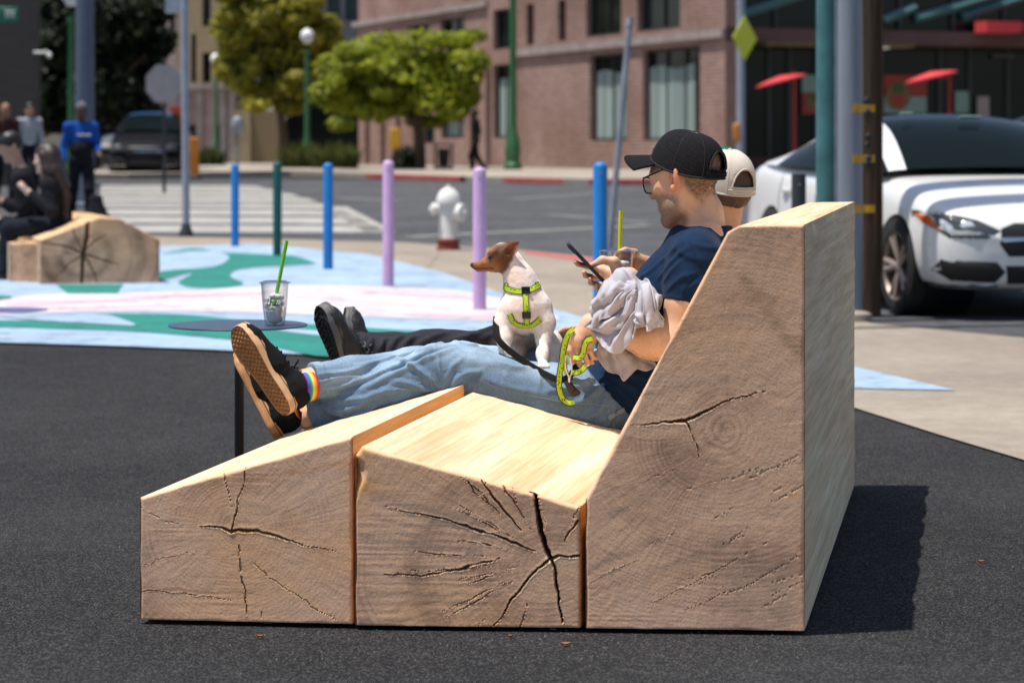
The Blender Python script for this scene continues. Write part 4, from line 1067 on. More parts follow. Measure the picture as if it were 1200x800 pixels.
# ---------------------------------------------------------------- cap
def make_cap(Lf, M, parent, mats, seed=0, open_half=.50, brim_len=.092, zlift=0.0, top=.106, panel=None):
    """trucker cap: dome with a half-moon opening over the strap, flat brim"""
    nt, nh = 72, 22; V = []; idx = {}
    def rim(th): return .004*math.cos(th)+.006*math.cos(2*th)+zlift
    def pt(th, t, g=0.0):
        rx = .109 if math.cos(th) > 0 else .112; ry = .089
        z0 = rim(th); z1 = top+zlift
        s_ = math.sin(t*math.pi/2); c_ = math.cos(t*math.pi/2)
        c2 = c_**.62; 
        return (rx*math.cos(th)*c2*(1+g)-.004+.006*(1-c2), ry*math.sin(th)*c2*(1+g), z0+(z1-z0)*s_**1.05*(1+g*.5))
    for i in range(nt):
        for j in range(nh+1):
            th = 2*math.pi*i/nt; V.append(Lf(*pt(th, j/nh)))
    Fs = []; mi = []
    for i in range(nt):
        for j in range(nh):
            th = 2*math.pi*(i+.5)/nt; da = abs((th-math.pi+math.pi) % (2*math.pi)-math.pi) if False else abs(th-math.pi)
            tt = (j+.5)/nh
            if j >= 4 and (da/open_half)**2+((tt-4/nh)/.34)**2 < 1: continue
            a = i*(nh+1)+j; b = ((i+1) % nt)*(nh+1)+j
            Fs.append((a, b, b+1, a+1)); mi.append(1 if panel and math.cos(th) > panel else 0)
    me = bpy.data.meshes.new('cap'); me.from_pydata([tuple(v) for v in V], [], Fs)
    me.polygons.foreach_set('use_smooth', [True]*len(Fs)); me.polygons.foreach_set('material_index', mi)
    cap = link('cap', me, mats, parent)
    so_ = cap.modifiers.new('thick', 'SOLIDIFY'); so_.thickness = .0028; so_.offset = 1
    # brim
    nb, nr = 28, 8; V = []; Fs = []
    for i in range(nb+1):
        th = -1.02+2.04*i/nb
        for j in range(nr+1):
            q = j/nr; x0, y0, z0 = pt(th, 0)
            ext = brim_len*(math.cos(th*.98)**.55)*q
            V.append((x0+ext, y0*(1+.05*q), z0+.003-.026*q-.15*y0*y0/.08*(.3+.7*q)))
    for i in range(nb):
        for j in range(nr):
            a = i*(nr+1)+j; Fs.append((a, a+nr+1, a+nr+2, a+1))
    me = bpy.data.meshes.new('brim'); me.from_pydata([tuple(Lf(*v)) for v in V], [], Fs); me.polygons.foreach_set('use_smooth', [True]*len(Fs))
    br = link('brim', me, mats[-1], cap); so_ = br.modifiers.new('thick', 'SOLIDIFY'); so_.thickness = .0045; so_.offset = 0
    # seams, button, strap
    mb = MB()
    for th in (1.62, -1.62, .72, -.72, 2.45, -2.45):
        mb.tube([Lf(*pt(th, t/12, .022)) for t in range(13)], .0022, 6, flat=.6)
    mb.tube([Lf(*pt(math.pi-open_half*math.cos(a)*1.02, 4/nh+.345*math.sin(a), .02)) for a in np.linspace(0, math.pi, 20)], .0042, 6, flat=.7)
    mb.tube([Lf(*pt(2*math.pi*i/48, .03, .018)) for i in range(49)], .004, 6, flat=.6)
    mb.lathe([(.002, .006), (.007, .004), (.008, 0), (.006, -.003)], Lf(*pt(0, 1)), 10, M)
    mb.build('stitching', M_CAPST if mats[0] is M_CAP else mats[0], cap)
    mb = MB()
    sp_ = [Lf(*pt(math.pi+a, .085, .012)) for a in np.linspace(-.62, .62, 16)]
    nr_ = [(p-Lf(0, 0, .03)) for p in sp_]
    mb.ribbon(sp_, nr_, .017, .003)
    for i in range(4, 12):
        mb.lathe([(.0030, 0), (.0030, .0022), (.001, .003)], sp_[i]+nr_[i].normalized()*.003, 8, frame(Vector((0, 0, 1)), nr_[i]))
    mb.build('strap', mats[0], cap)
    return cap
HCM = frame(Vector((hf.x*math.cos(R(-15)), hf.y*math.cos(R(-15)), -math.sin(R(-15)))), (0, 0, 1)); HCO = HC+HM @ Vector((-.006, 0, .022))
def Lcap(x, y, z): return HCO+HCM @ Vector((x, y, z))*1.04
make_cap(Lcap, HCM, m1, [M_CAP, M_CAP, M_BLACKC])
# ---------------------------------------------------------------- spectacles
def glasses(Lf, parent):
    mb = MB(); ln = MB()
    for s in (-1, 1):
        cy = .034*s; ring = []
        for k in range(24):
            a = 2*math.pi*k/24; ca, sa = math.cos(a), math.sin(a)
            ry = .027*abs(ca)**.62*(1 if ca > 0 else -1); rz = .0225*abs(sa)**.7*(1 if sa > 0 else -1)
            ring.append(Lf(.106-.10*abs(cy+ry)**2/.07-.06*rz, cy+ry, .003+rz))
        mb.tube(ring+[ring[0]], .0022, 6, cap=False)
        ln.add(ring, [tuple(range(24))])
        mb.tube([Lf(.098, .060*s, .018), Lf(.09, .072*s, .020), Lf(.02, .083*s, .026), Lf(-.012, .0855*s, .024), Lf(-.032, .083*s, .008), Lf(-.040, .080*s, -.002)], [.0026, .0026, .0021, .0023, .0026, .002], 6)
    mb.tube([Lf(.106, -.009, .010), Lf(.111, 0, .013), Lf(.106, .009, .010)], .002, 6)
    g = mb.build('glasses', M_GLOSSB, parent); ln.build('lens', M_LENS, g)
glasses(Lh, m1)
# ================================================================== shoes
def outline(x, L):
    """half width of a sole at x from the heel (inner, outer)"""
    t = x/L
    w = np.interp(t, [0, .03, .10, .22, .42, .58, .72, .85, .94, .985, 1], [.0, .019, .030, .034, .034, .042, .050, .046, .033, .017, 0])
    return w
def make_shoe(parent, heel, Lax, up, L=.296, sole_mats=None, upper_m=None, name='shoe', tread='waffle', laces=True, flip=1, sole_h=.030):
    Lx = Vector(Lax).normalized(); u = Vector(up); u = (u-Lx*u.dot(Lx)).normalized(); s = u.cross(Lx)*flip
    M = Matrix((Lx, s, u)).transposed(); heel = Vector(heel)
    Mn = np.array(M); hn = np.array(heel)
    def W(p): return hn+np.asarray(p) @ Mn.T
    # upper, by distance field in the shoe's own axes
    Fu = Field((-.03, -.08, -.01), (L+.03, .08, .14), .003)
    Fu.ell((.050, 0, .058), (.050, .036, .060), None, .03); Fu.cap((.055, 0, .06), (.16, 0, .045), .038, .034, .04); Fu.cap((.15, 0, .040), (L-.062, 0, .030), .040, .034, .04, sq=((0, 1, 0), 1.18))
    Fu.ell((L-.058, .003, .030), (.056, .046, .026), None, .03)
    Fu.cap((.060, 0, .075), (.055, 0, .105), .036, .037, .02, clip=[((.058, 0, .088), (-.12, 0, 1))])
    Fu.cap((.058, 0, .070), (.052, 0, .14), .030, .032, .004, sub=True)
    Fu.cap((.105, 0, .080), (.085, 0, .112), .018, .016, .01, sq=((1, 0, .3), .4))
    Fu.half((0, 0, .016), (0, 0, -1))
    Fu.warp(lambda x, y, z: -.0022*np.clip(1-np.abs(fbm(x*34, y*16, z*26, s=61, o=2))*3, 0, 1)+.001)
    V, Q = Fu.mesh(1)
    sh = mesh_np(name, W(V), Q, upper_m, parent)
    # side wall of the sole
    xs = np.concatenate([L*(1-np.cos(np.linspace(0, math.pi, 44)))/2])
    w = outline(xs, L)+.0035
    ring = [(x, a) for x, a in zip(xs, w)]+[(x, -a) for x, a in list(zip(xs, w))[-2:0:-1]]
    n = len(ring); VV = []; FF = []
    prof = [(.955, 0.0), (1.0, .003), (1.0, .012), (.992, .0135), (1.0, .015), (1.0, sole_h-.004), (.985, sole_h), (.90, sole_h+.001)]
    cx = L*.5
    for f, z in prof:
        for x, y in ring:
            tip = 0.010*sstep(.80, 1.0, x/L)*(1 if z < .02 else 1)
            VV.append(W((cx+(x-cx)*(1-(1-f)*.25), y*f, z+tip)))
    for i in range(len(prof)-1):
        for k in range(n): FF.append((i*n+k, i*n+(k+1) % n, (i+1)*n+(k+1) % n, (i+1)*n+k))
    FF.append(tuple((len(prof)-1)*n+k for k in range(n)))
    so_ = mesh_np('sole', VV, FF, sole_mats[0], sh, sharp=40)
    # tread: a fine sheet with raised lozenges
    nx, ny = 170, 62; tx = np.linspace(.0015, L-.0015, nx); ty = np.linspace(-1, 1, ny)
    X, T = np.meshgrid(tx, ty, indexing='ij'); wid = (outline(X, L)+.0035)*.955; Y = T*wid
    if tread == 'waffle':
        a_ = .0150; p1 = np.abs(((X+Y*.62)/a_ % 1)-.5); p2 = np.abs(((X-Y*.62)/a_ % 1)-.5)
        hgt = sstep(.10, .22, np.minimum(.5-p1, .5-p2))
        rim = sstep(.90, .955, np.abs(T)); hgt = np.maximum(hgt, rim); hgt = np.where((X < .006) | (X > L-.006), 1, hgt)
        Z = .005*(1-hgt)
    else:
        a_ = .020; sgn = np.where(Y > 0, 1, -1)
        p1 = ((X+np.abs(Y)*.8)/a_ % 1); lug = (p1 < .62) & ((np.abs(T) > .42) | ((np.abs(T) < .30) & (((X/a_*1.3) % 1) < .6)))
        Z = np.where(lug, 0.0, .007)
    Z = Z+.010*sstep(.80, 1.0, X/L)
    VV = W(np.stack([X, Y, Z-.0006], -1).reshape(-1, 3)); ii = np.arange(nx*ny).reshape(nx, ny)
    FF = np.stack([ii[:-1, :-1], ii[:-1, 1:], ii[1:, 1:], ii[1:, :-1]], -1).reshape(-1, 4)
    mesh_np('tread', VV, FF, sole_mats[1], so_, sharp=45)
    bv = bvh_of(V, Q)
    def top(x, y, off=.001):
        loc, no, _, _ = bv.ray_cast(Vector((x, y, .2)), Vector((0, 0, -1)))
        z = loc.z if loc is not None else .05
        return Vector(W((x, y, z+off)).tolist())
    if laces:
        mb = MB()
        for i, x in enumerate((.112, .130, .148, .166)):
            mb.tube([top(x, y, .0025) for y in np.linspace(-.026, .026, 7)], .0034, 6, flat=.5)
            mb.tube([top(x+.016*t, -.024+.048*t, .004) for t in np.linspace(0, 1, 6)], .003, 6, flat=.5)
        # the bow
        c = top(.108, 0, .008); A = lambda x, y, z: c+M @ Vector((x, y, z))
        for s_ in (-1, 1):
            mb.tube(catmull([A(0, 0, 0), A(.006, .014*s_, .014), A(.010, .028*s_, .012), A(.006, .027*s_, .002), A(0, .008*s_, 0)], 5), .0036, 6, flat=.5)
            mb.tube(catmull([A(0, 0, 0), A(-.006, .018*s_, .004), A(-.010, .028*s_, -.010)], 5), .003, 6, flat=.5)
        mb.ell = None
        mb.lathe([(.001, .006), (.006, .003), (.006, -.003), (.001, -.006)], c, 8, M)
        mb.build('lace', upper_m, sh)
    # foxing line
    mb = MB()
    l = [Vector(W((x, y*1.012, sole_h-.007+.010*float(sstep(.80, 1.0, x/L)))).tolist()) for x, y in ring]
    mb.tube(l+[l[0]], .0011, 5, cap=False); mb.build('welt', sole_mats[2], sh)
    return sh, W
hR = P(338, 486, 6.865); LR = (P(271, 388, 6.865)-P(338, 486, 6.865))+Vector((0, .03, 0))
nout = Vector((0, -1, 0))*math.cos(R(44))+Vector((-.82, 0, -.57))*math.sin(R(44))
sh_r, W_r = make_shoe(m1, hR, LR, -nout, sole_mats=(M_GUMW, M_GUM, M_BLACKC), upper_m=M_BLACKC)
hL_ = P(322, 515, 7.0); LL = Vector((-.43, .36, .72))
sh_l, W_l = make_shoe(m1, hL_, LL, Vector((.80, .10, .52)), sole_mats=(M_GUM, M_GUM, M_BLACKC), upper_m=M_BLACKC, flip=1)
# socks with rainbow bands at the top
def sock(parent, a, b, r, seed):
    """a inside the shoe, b the upper edge on the shin"""
    a, b = Vector(a), Vector(b); ax = (b-a).normalized(); u = ax.orthogonal().normalized(); w = ax.cross(u); L_ = (b-a).length
    n, m_ = 28, 30; V = []; c = []
    bands = [(.012, .012, .014), (.20, .04, .30), (.05, .16, .50), (.03, .36, .28), (.75, .60, .06), (.75, .30, .04), (.60, .05, .05)]
    for j in range(m_+1):
        t = j/m_
        for k in range(n):
            q = 2*math.pi*k/n; rr = r*(1+.02*math.sin(q*2+t*9))
            V.append(a+ax*L_*t+(u*math.cos(q)+w*math.sin(q))*rr)
            f = (t-.42)/.58*6.99; c.append(bands[max(0, min(6, int(f)))])
    Fq = [(j*n+k, j*n+(k+1) % n, (j+1)*n+(k+1) % n, (j+1)*n+k) for j in range(m_) for k in range(n)]
    V += [b+(u*math.cos(2*math.pi*k/n)+w*math.sin(2*math.pi*k/n))*r*.9-ax*.003 for k in range(n)]
    Fq += [(m_*n+k, m_*n+(k+1) % n, (m_+1)*n+(k+1) % n, (m_+1)*n+k) for k in range(n)]; c += [bands[6]]*n
    return mesh_np('sock', np.array([tuple(v) for v in V]), Fq, M_SOCK, parent, col=np.array(c))
aR_in = Vector(W_r((.062, 0, .055)).tolist()); aL_in = Vector(W_l((.062, 0, .055)).tolist())
sock(m1, aR_in, aR_in.lerp(J['kR'], .135), .0415, 1)
sock(m1, aL_in, aL_in.lerp(J['kL'], .115), .0415, 2)
# ================================================================== dog
M_FUR = mat('short_dog_fur', (.7, .6, .5), rough=.75, var=.08, scale=160, attr='Col', bump=.6, bscale=420, bdist=.0012, sheen=.25, spec=.3, sss=.04)
M_NOSE = mat('wet_black_nose', (.012, .010, .010), rough=.3, var=.2)
M_LIME = mat('lime_webbing', (.42, .62, .03), rough=.7, var=0)
def lime_pattern(m):
    N, L, B = nodes(m); at = N.new('ShaderNodeAttribute'); at.attribute_name = 'along'
    sx = N.new('ShaderNodeSeparateXYZ'); L.new(at.outputs['Vector'], sx.inputs[0])
    v = N.new('ShaderNodeTexVoronoi'); v.inputs['Scale'].default_value = 1.0
    mp = N.new('ShaderNodeMapping'); mp.inputs['Scale'].default_value = (105, 150, 1); L.new(at.outputs['Vector'], mp.inputs['Vector']); L.new(mp.outputs['Vector'], v.inputs['Vector'])
    ab = N.new('ShaderNodeMath'); ab.operation = 'ABSOLUTE'; L.new(sx.outputs['Y'], ab.inputs[0])
    lt = N.new('ShaderNodeMath'); lt.operation = 'LESS_THAN'; lt.inputs[1].default_value = .0046; L.new(ab.outputs[0], lt.inputs[0])
    l2 = N.new('ShaderNodeMath'); l2.operation = 'LESS_THAN'; l2.inputs[1].default_value = .30; L.new(v.outputs['Distance'], l2.inputs[0])
    mu = N.new('ShaderNodeMath'); mu.operation = 'MULTIPLY'; L.new(lt.outputs[0], mu.inputs[0]); L.new(l2.outputs[0], mu.inputs[1])
    gt = N.new('ShaderNodeMath'); gt.operation = 'GREATER_THAN'; gt.inputs[1].default_value = .0066; L.new(ab.outputs[0], gt.inputs[0])
    mx_ = N.new('ShaderNodeMath'); mx_.operation = 'MAXIMUM'; L.new(mu.outputs[0], mx_.inputs[0]); L.new(gt.outputs[0], mx_.inputs[1])
    mx = N.new('ShaderNodeMix'); mx.data_type = 'RGBA'; L.new(mx_.outputs[0], mx.inputs['Factor'])
    mx.inputs[6].default_value = (.44, .64, .02, 1); mx.inputs[7].default_value = (.012, .016, .010, 1); L.new(mx.outputs[2], B.inputs['Base Color'])
lime_pattern(M_LIME)
M_WEB = cloth('black_webbing', (.012, .011, .011), bscale=800)
M_STEEL = mat('bright_steel', (.6, .6, .62), rough=.25, metal=1, var=.05)
M_PLAST = mat('black_plastic', (.012, .012, .014), rough=.35, var=.1)
dog = base_thing('dog', 'small white dog with a brown head sitting on the lap of the man in jeans', 'dog', P(612, 428, 7.05))
Fd = Field(P(545, 440, 7.0)+Vector((0, -.14, 0)), P(668, 272, 7.0)+Vector((0, .34, 0)), .0022)
# trunk
Fd.chain([P(613, 347, 7.065), P(615, 366, 7.075), P(618, 384, 7.16), P(626, 406, 7.23)], [.049, .056, .040, .056], k=.04)
Fd.ell(P(616, 362, 7.045), (.061, .048, .048), None, .03)
# neck and head turned to the left
Fd.chain([P(615, 345, 7.065), P(609, 328, 7.065), P(600, 308, 7.065)], [.050, .041, .034], k=.03)
Fd.ell(P(588.5, 300.5, 7.065), (.043, .037, .041), frame(Vector((-1, 0, -.25)), (0, 0, 1)), .015)
Fd.ell(P(583, 306, 7.065), (.036, .031, .030), frame(Vector((-1, 0, -.35)), (0, 0, 1)), .015)
Fd.cap(P(578, 307, 7.062), P(557.5, 311.5, 7.058), .0215, .0120, k=.016, sq=((0, 1, 0), .9))
Fd.cap(P(576, 313, 7.062), P(560, 315.8, 7.058), .0125, .0075, k=.006)
Fd.cap(P(577.5, 314.5, 7.03), P(559, 314.2, 7.045), .0016, .0016, k=.003, sub=True)
Fd.cap(P(575, 297, 7.045), P(580, 294, 7.04), .011, .010, k=.012)      # brow
Fd.ell(P(573.5, 301, 7.032), (.008, .006, .0055), None, .004, sub=True)
Fd.ell(P(574, 301.2, 7.0375), (.0072, .0072, .0065), None, .002)
Fd.ell(P(553.5, 310.5, 7.058), (.0075, .009, .0075), None, .005)
# ears
for dd, sg in ((7.030, 1), (7.100, 1.0)):
    b = P(594 if dd < 7.05 else 590, 297, dd); t = P(607.5 if dd < 7.05 else 601, 283.5, dd+(.0 if dd < 7.05 else .01))
    Fd.cap(b, b.lerp(t, .55), .019, .0165, k=.008, sq=((0, 1, 0), .34)); Fd.cap(b.lerp(t, .5), t, .0165, .0035, k=.006, sq=((0, 1, 0), .34))
    if dd < 7.05: Fd.cap(b.lerp(t, .10)+Vector((0, -.011, 0)), b.lerp(t, .72)+Vector((0, -.008, 0)), .0115, .006, k=.004, sub=True)
# front legs
Fd.chain([P(596, 362, 7.05), P(590.5, 380, 7.045), P(590.5, 396, 7.02), P(591.5, 413, 6.995), P(589.5, 423, 6.985)], [.033, .0270, .0200, .0135, .0135], k=.02)
Fd.chain([P(633, 360, 7.05), P(638.5, 378, 7.04), P(637, 396, 7.03), P(635.5, 415, 6.985), P(636, 424, 6.968)], [.035, .029, .0210, .0140, .0135], k=.02)
for (x, y, d) in ((588, 426.5, 6.972), (637, 428.5, 6.955)):
    Fd.ell(P(x, y, d), (.0165, .022, .0115), None, .008)
    for q in (-1.2, -.4, .4, 1.2): Fd.ell(P(x+q*4.0, y+.9, d-.019), (.0058, .0085, .0075), None, .003)
# haunches and hind feet
Fd.ell(P(645, 408, 7.14), (.040, .085, .056), None, .03); Fd.ell(P(603, 409, 7.15), (.038, .08, .050), None, .03)
Fd.chain([P(648, 420, 7.10), P(646, 428, 7.05)], [.026, .016], k=.02); Fd.chain([P(606, 417, 7.10), P(604, 424.5, 7.05)], [.024, .014], k=.02); Fd.ell(P(616, 424, 7.055), (.013, .02, .010), None, .008)
Fd.warp(lambda x, y, z: .0012*fbm(x*60, y*60, z*90, s=81, o=3)+.0022*np.clip(fbm(x*20, y*20, z*14, s=83, o=2), -.5, .5))
V, Q = Fd.mesh(1)
px_ = V[:, 0]/V[:, 1]*F+600; py_ = H-(V[:, 2]-CAMZ)/V[:, 1]*F
n1 = fbm(V[:, 0]*40, V[:, 1]*40, V[:, 2]*40, s=31, o=4); n2 = fbm(V[:, 0]*130, V[:, 1]*130, V[:, 2]*130, s=32, o=3)
hc = np.array(P(588, 302, 7.065)); hv = V-hc
col = np.tile(np.array((.86, .78, .71)), (len(V), 1))*(1+.08*n1)[:, None]
pink = np.clip(sstep(.93, .86, V[:, 2]*0+1)*0, 0, 1)
col = lerpc(col, .40*np.exp(-((V-np.array(P(613, 362, 7.0)))**2).sum(1)/.05**2), (.74, .50, .41))
col = lerpc(col, .25*np.exp(-((V-np.array(P(618, 405, 7.03)))**2).sum(1)/.06**2)*(.8+n1), (.52, .30, .24))
col = lerpc(col, .85*np.exp(-((V-np.array(P(616, 404, 7.10)))**2).sum(1)/.065**2)*(V[:, 1] > 7.055)*(.85+n1), (.34, .185, .14))
col = lerpc(col, .8*np.exp(-((V-np.array(P(602, 393, 7.06)))**2).sum(1)/.028**2)*sstep(-.1, .2, n1+.15), (.40, .20, .10))
col = lerpc(col, .5*np.exp(-((V-np.array(P(603, 325, 7.03)))**2).sum(1)/.04**2), (.74, .52, .40))
# brown head: boundary slants behind the ear and under the jaw
hd = (hv[:, 0]*.80+hv[:, 2]*-.45)
headm = sstep(.030, .018, hd+.010*n1)*sstep(-.070, -.052, hv[:, 2]+.25*hv[:, 0]*-1)
headm = headm*(V[:, 2] > P(600, 325, 7.06).z)
col = lerpc(col, headm, (.125, .042, .015))
mz = headm*sstep(-.012, -.035, hv[:, 0]); col = lerpc(col, mz*.8, (.36, .145, .055))
chkm = headm*np.exp(-((V-np.array(P(580, 314, 7.04)))**2).sum(1)/.022**2); col = lerpc(col, chkm*.8, (.42, .17, .055))
dk = headm*np.clip(np.exp(-((V-np.array(P(574, 301, 7.03)))**2).sum(1)/.014**2)*1.1+.8*np.exp(-((V-np.array(P(588, 297, 7.03)))**2).sum(1)/.016**2)+.6*np.exp(-((V-np.array(P(593, 312, 7.03)))**2).sum(1)/.02**2), 0, 1)
col = lerpc(col, dk*.85, (.085, .040, .022))
col = lerpc(col, np.exp(-((V-np.array(P(586, 282, 7.06)))**2).sum(1)/.014**2)*.8, (.62, .50, .42))
earr = np.exp(-((V-np.array(P(602, 290, 7.03)))**2).sum(1)/.013**2); col = lerpc(col, earr*.8, (.30, .060, .035))
nosem = np.exp(-((V-np.array(P(552.5, 310.5, 7.055)))**2).sum(1)/.008**2); col = lerpc(col, np.clip(nosem*1.6, 0, 1), (.03, .018, .016))
eyem = np.exp(-((V-np.array(P(573.5, 301.3, 7.031)))**2).sum(1)/.0062**2); col = lerpc(col, np.clip(eyem*1.7, 0, 1), (.012, .009, .008))
mth = headm*np.exp(-((py_-314.6)/1.2)**2)*(px_ < 579); col = lerpc(col, mth*.8, (.05, .022, .016))
col = col*(1+.10*n2)[:, None]
col = np.clip(col, .005, .9)
dbody = mesh_np('body', V, Q, M_FUR, dog, col=col); BD = bvh_of(V, Q)
rs = np.random.RandomState(5); NV = vnormals(V, Q); NV *= np.sign((NV*(V-V.mean(0))).sum())
ids = rs.choice(len(V), 26000); p = V[ids]+rs.normal(0, .0008, (26000, 3)); nn = NV[ids]
dd = nn*.4+np.array((.1, 0, -.9))+rs.normal(0, .22, (26000, 3)); dd /= np.linalg.norm(dd, axis=1)[:, None]
sd = np.cross(dd, nn+.01); sd /= np.linalg.norm(sd, axis=1)[:, None]; ln = .0036*(.5+rs.rand(26000, 1))
FV = np.stack([p-nn*.0006+sd*.0004, p-nn*.0006-sd*.0004, p+dd*ln], 1).reshape(-1, 3)
mesh_np('fur', FV, np.arange(78000).reshape(-1, 3), M_FUR, dog, smooth=False, col=np.repeat(col[ids]*(.85+.3*rs.rand(26000, 1)), 3, 0))
def strap(mb_, pts, nrm, w, th, along=True):
    """ribbon with a texture coordinate that runs along it"""
    k0 = len(mb_.v); mb_.ribbon(pts, nrm, w, th)
    if not hasattr(mb_, 'al'): mb_.al = []
    L_ = 0
    for i, p in enumerate(pts):
        if i: L_ += (Vector(pts[i])-Vector(pts[i-1])).length
        mb_.al += [(L_, w/2, 0), (L_, w/2, 0), (L_, -w/2, 0), (L_, -w/2, 0)]
def build_strap(mb_, name, m, parent):
    me = bpy.data.meshes.new(name); me.from_pydata([tuple(p) for p in mb_.v], [], mb_.f)
    a = me.attributes.new('along', 'FLOAT_VECTOR', 'POINT'); a.data.foreach_set('vector', np.array(mb_.al, np.float32).ravel())
    return link(name, me, m, parent)
har = None
lines = [[(586.5, 333), (592, 337), (600, 340), (608, 341.5), (615, 341.5), (622, 339.5), (630, 335), (636.5, 329)],
         [(615, 338), (615.8, 348), (616.6, 360), (617, 372), (617.6, 381)],
         [(597.5, 368), (601, 375), (606, 379.5), (613, 381), (621, 381), (628, 378), (633.5, 373.5)]]
mbs = MB()
for ln_ in lines:
    l, nr_ = surf_line(BD, ln_, .0015, 8, 7.02)
    for _ in range(3): nr_ = [nr_[0]]+[(nr_[i-1]+nr_[i]*2+nr_[i+1]).normalized() for i in range(1, len(nr_)-1)]+[nr_[-1]]
    strap(mbs, l, nr_, .0165, .0025)
har = build_strap(mbs, 'harness', M_LIME, dog)
for (x, y) in ((617, 369), (616, 340.5)):
    mb = MB(); p, n = on_surface(BD, x, y, .005); mb.box(p, (.020, .017, .004), M=frame(Vector((1, 0, 0)), n))
    mb.tube([p+Vector((-.011, -.002, .009)), p+Vector((.011, -.002, .009)), p+Vector((.011, -.002, -.009)), p+Vector((-.011, -.002, -.009)), p+Vector((-.011, -.002, .009))], .0022, 6, cap=False)
    mb.build('buckle', M_PLAST, har)
# ================================================================== leash
le = base_thing('dog_leash', 'lime and black dog leash looped round the fingers of the man in jeans', 'leash', P(668, 440, 6.86))
mb = MB()
l = catmull([P(581.5, 372, 7.055), P(581, 386, 7.0), P(584, 398, 6.965), P(597, 411, 6.955), P(618, 426, 6.94), P(640, 439, 6.905), P(656, 445, 6.88), P(668, 440, 6.87), P(678, 424, 6.865)], 8)
strap(mb, l, [(.15, -1, .25)]*len(l), .0185, .0026); build_strap(mb, 'black_strap', M_WEB, le)
mb = MB()
def lp(pts, w=.0175, n=(.2, -1, .25)):
    l = catmull([P(*p) for p in pts], 8); strap(mb, l, [n]*len(l), w, .003)
lp([(672, 386, 6.835), (666, 391, 6.828), (661, 404, 6.828), (658, 424, 6.832), (655.5, 440, 6.838), (655, 455, 6.845), (659, 467, 6.848), (666, 472, 6.85), (673, 471, 6.85)])
lp([(694, 397, 6.826), (688, 399, 6.822), (684.5, 406, 6.82), (683, 414, 6.82), (679, 419, 6.82), (672, 419, 6.826)])
lp([(686, 428, 6.835), (682, 433, 6.83), (677, 436, 6.832), (670, 437, 6.84)])
lp([(668, 403, 6.86), (664, 412, 6.862), (662, 426, 6.86), (664, 438, 6.858)], .013)
build_strap(mb, 'lime_strap', M_LIME, le)
mb = MB()
l = catmull([P(663, 416, 6.82), P(668, 420, 6.818), (P(670, 432, 6.82)), P(668, 441, 6.822), P(664, 436, 6.822), P(662, 424, 6.82), P(663, 416, 6.82)], 6); mb.tube(l, .0024, 8, cap=False)
mb.tube([P(667, 441, 6.822), P(667, 449, 6.83)], [.004, .003], 8); mb.build('clip', M_STEEL, le)
mb = MB(); mb.tube([P(664, 446, 6.835), P(670, 456, 6.835), P(674, 463, 6.84)], [.010, .0125, .010], 10); mb.tube([P(673, 457, 6.83), P(679, 462, 6.83)], [.008, .007], 8)
mb.tube([P(666, 437, 6.835), P(669, 446, 6.835)], [.008, .008], 8); mb.build('bag_dispenser', M_PLAST, le)
# ================================================================== phone
ph = base_thing('phone', 'black smartphone held edge-on in the hand of the man in the black cap', 'phone', P(686, 307, 7.09))
pc = P(686.5, 307.5, 7.093); pu = (P(664.5, 284.5, 7.093)-P(708, 330, 7.093)).normalized(); pn = Vector((pu.z, 0, -pu.x)); pn = pn if pn.x > 0 else -pn
PM = Matrix((Vector((0, 1, 0)), pu, pn)).transposed()
def rrect(w, h, r, n=5):
    return [(sx*(w/2-r)+r*math.cos(a), sy*(h/2-r)+r*math.sin(a)) for sx, sy, a0 in ((1, 1, 0), (-1, 1, 90), (-1, -1, 180), (1, -1, 270)) for a in [R(a0+90*k/n) for k in range(n+1)]]
mb = MB(); mb.prism(rrect(.075, .157, .012), -.0055, .0045, PM, pc); mb.build('case', M_PHONE, ph, bevel=.002, smooth=30)
mb = MB(); mb.prism(rrect(.069, .150, .010), .0046, .0052, PM, pc); mb.build('screen', M_SCREEN, ph)
mb = MB(); mb.prism([(x+.018, y+.055) for x, y in rrect(.026, .028, .007)], -.0075, -.0056, PM, pc); mb.build('camera_bump', M_GLOSSB, ph)
mb = MB(); mb.box(pc+PM @ Vector((-.0378, .03, 0)), (.0012, .022, .003), M=PM); mb.build('side_button', M_GLOSSB, ph)
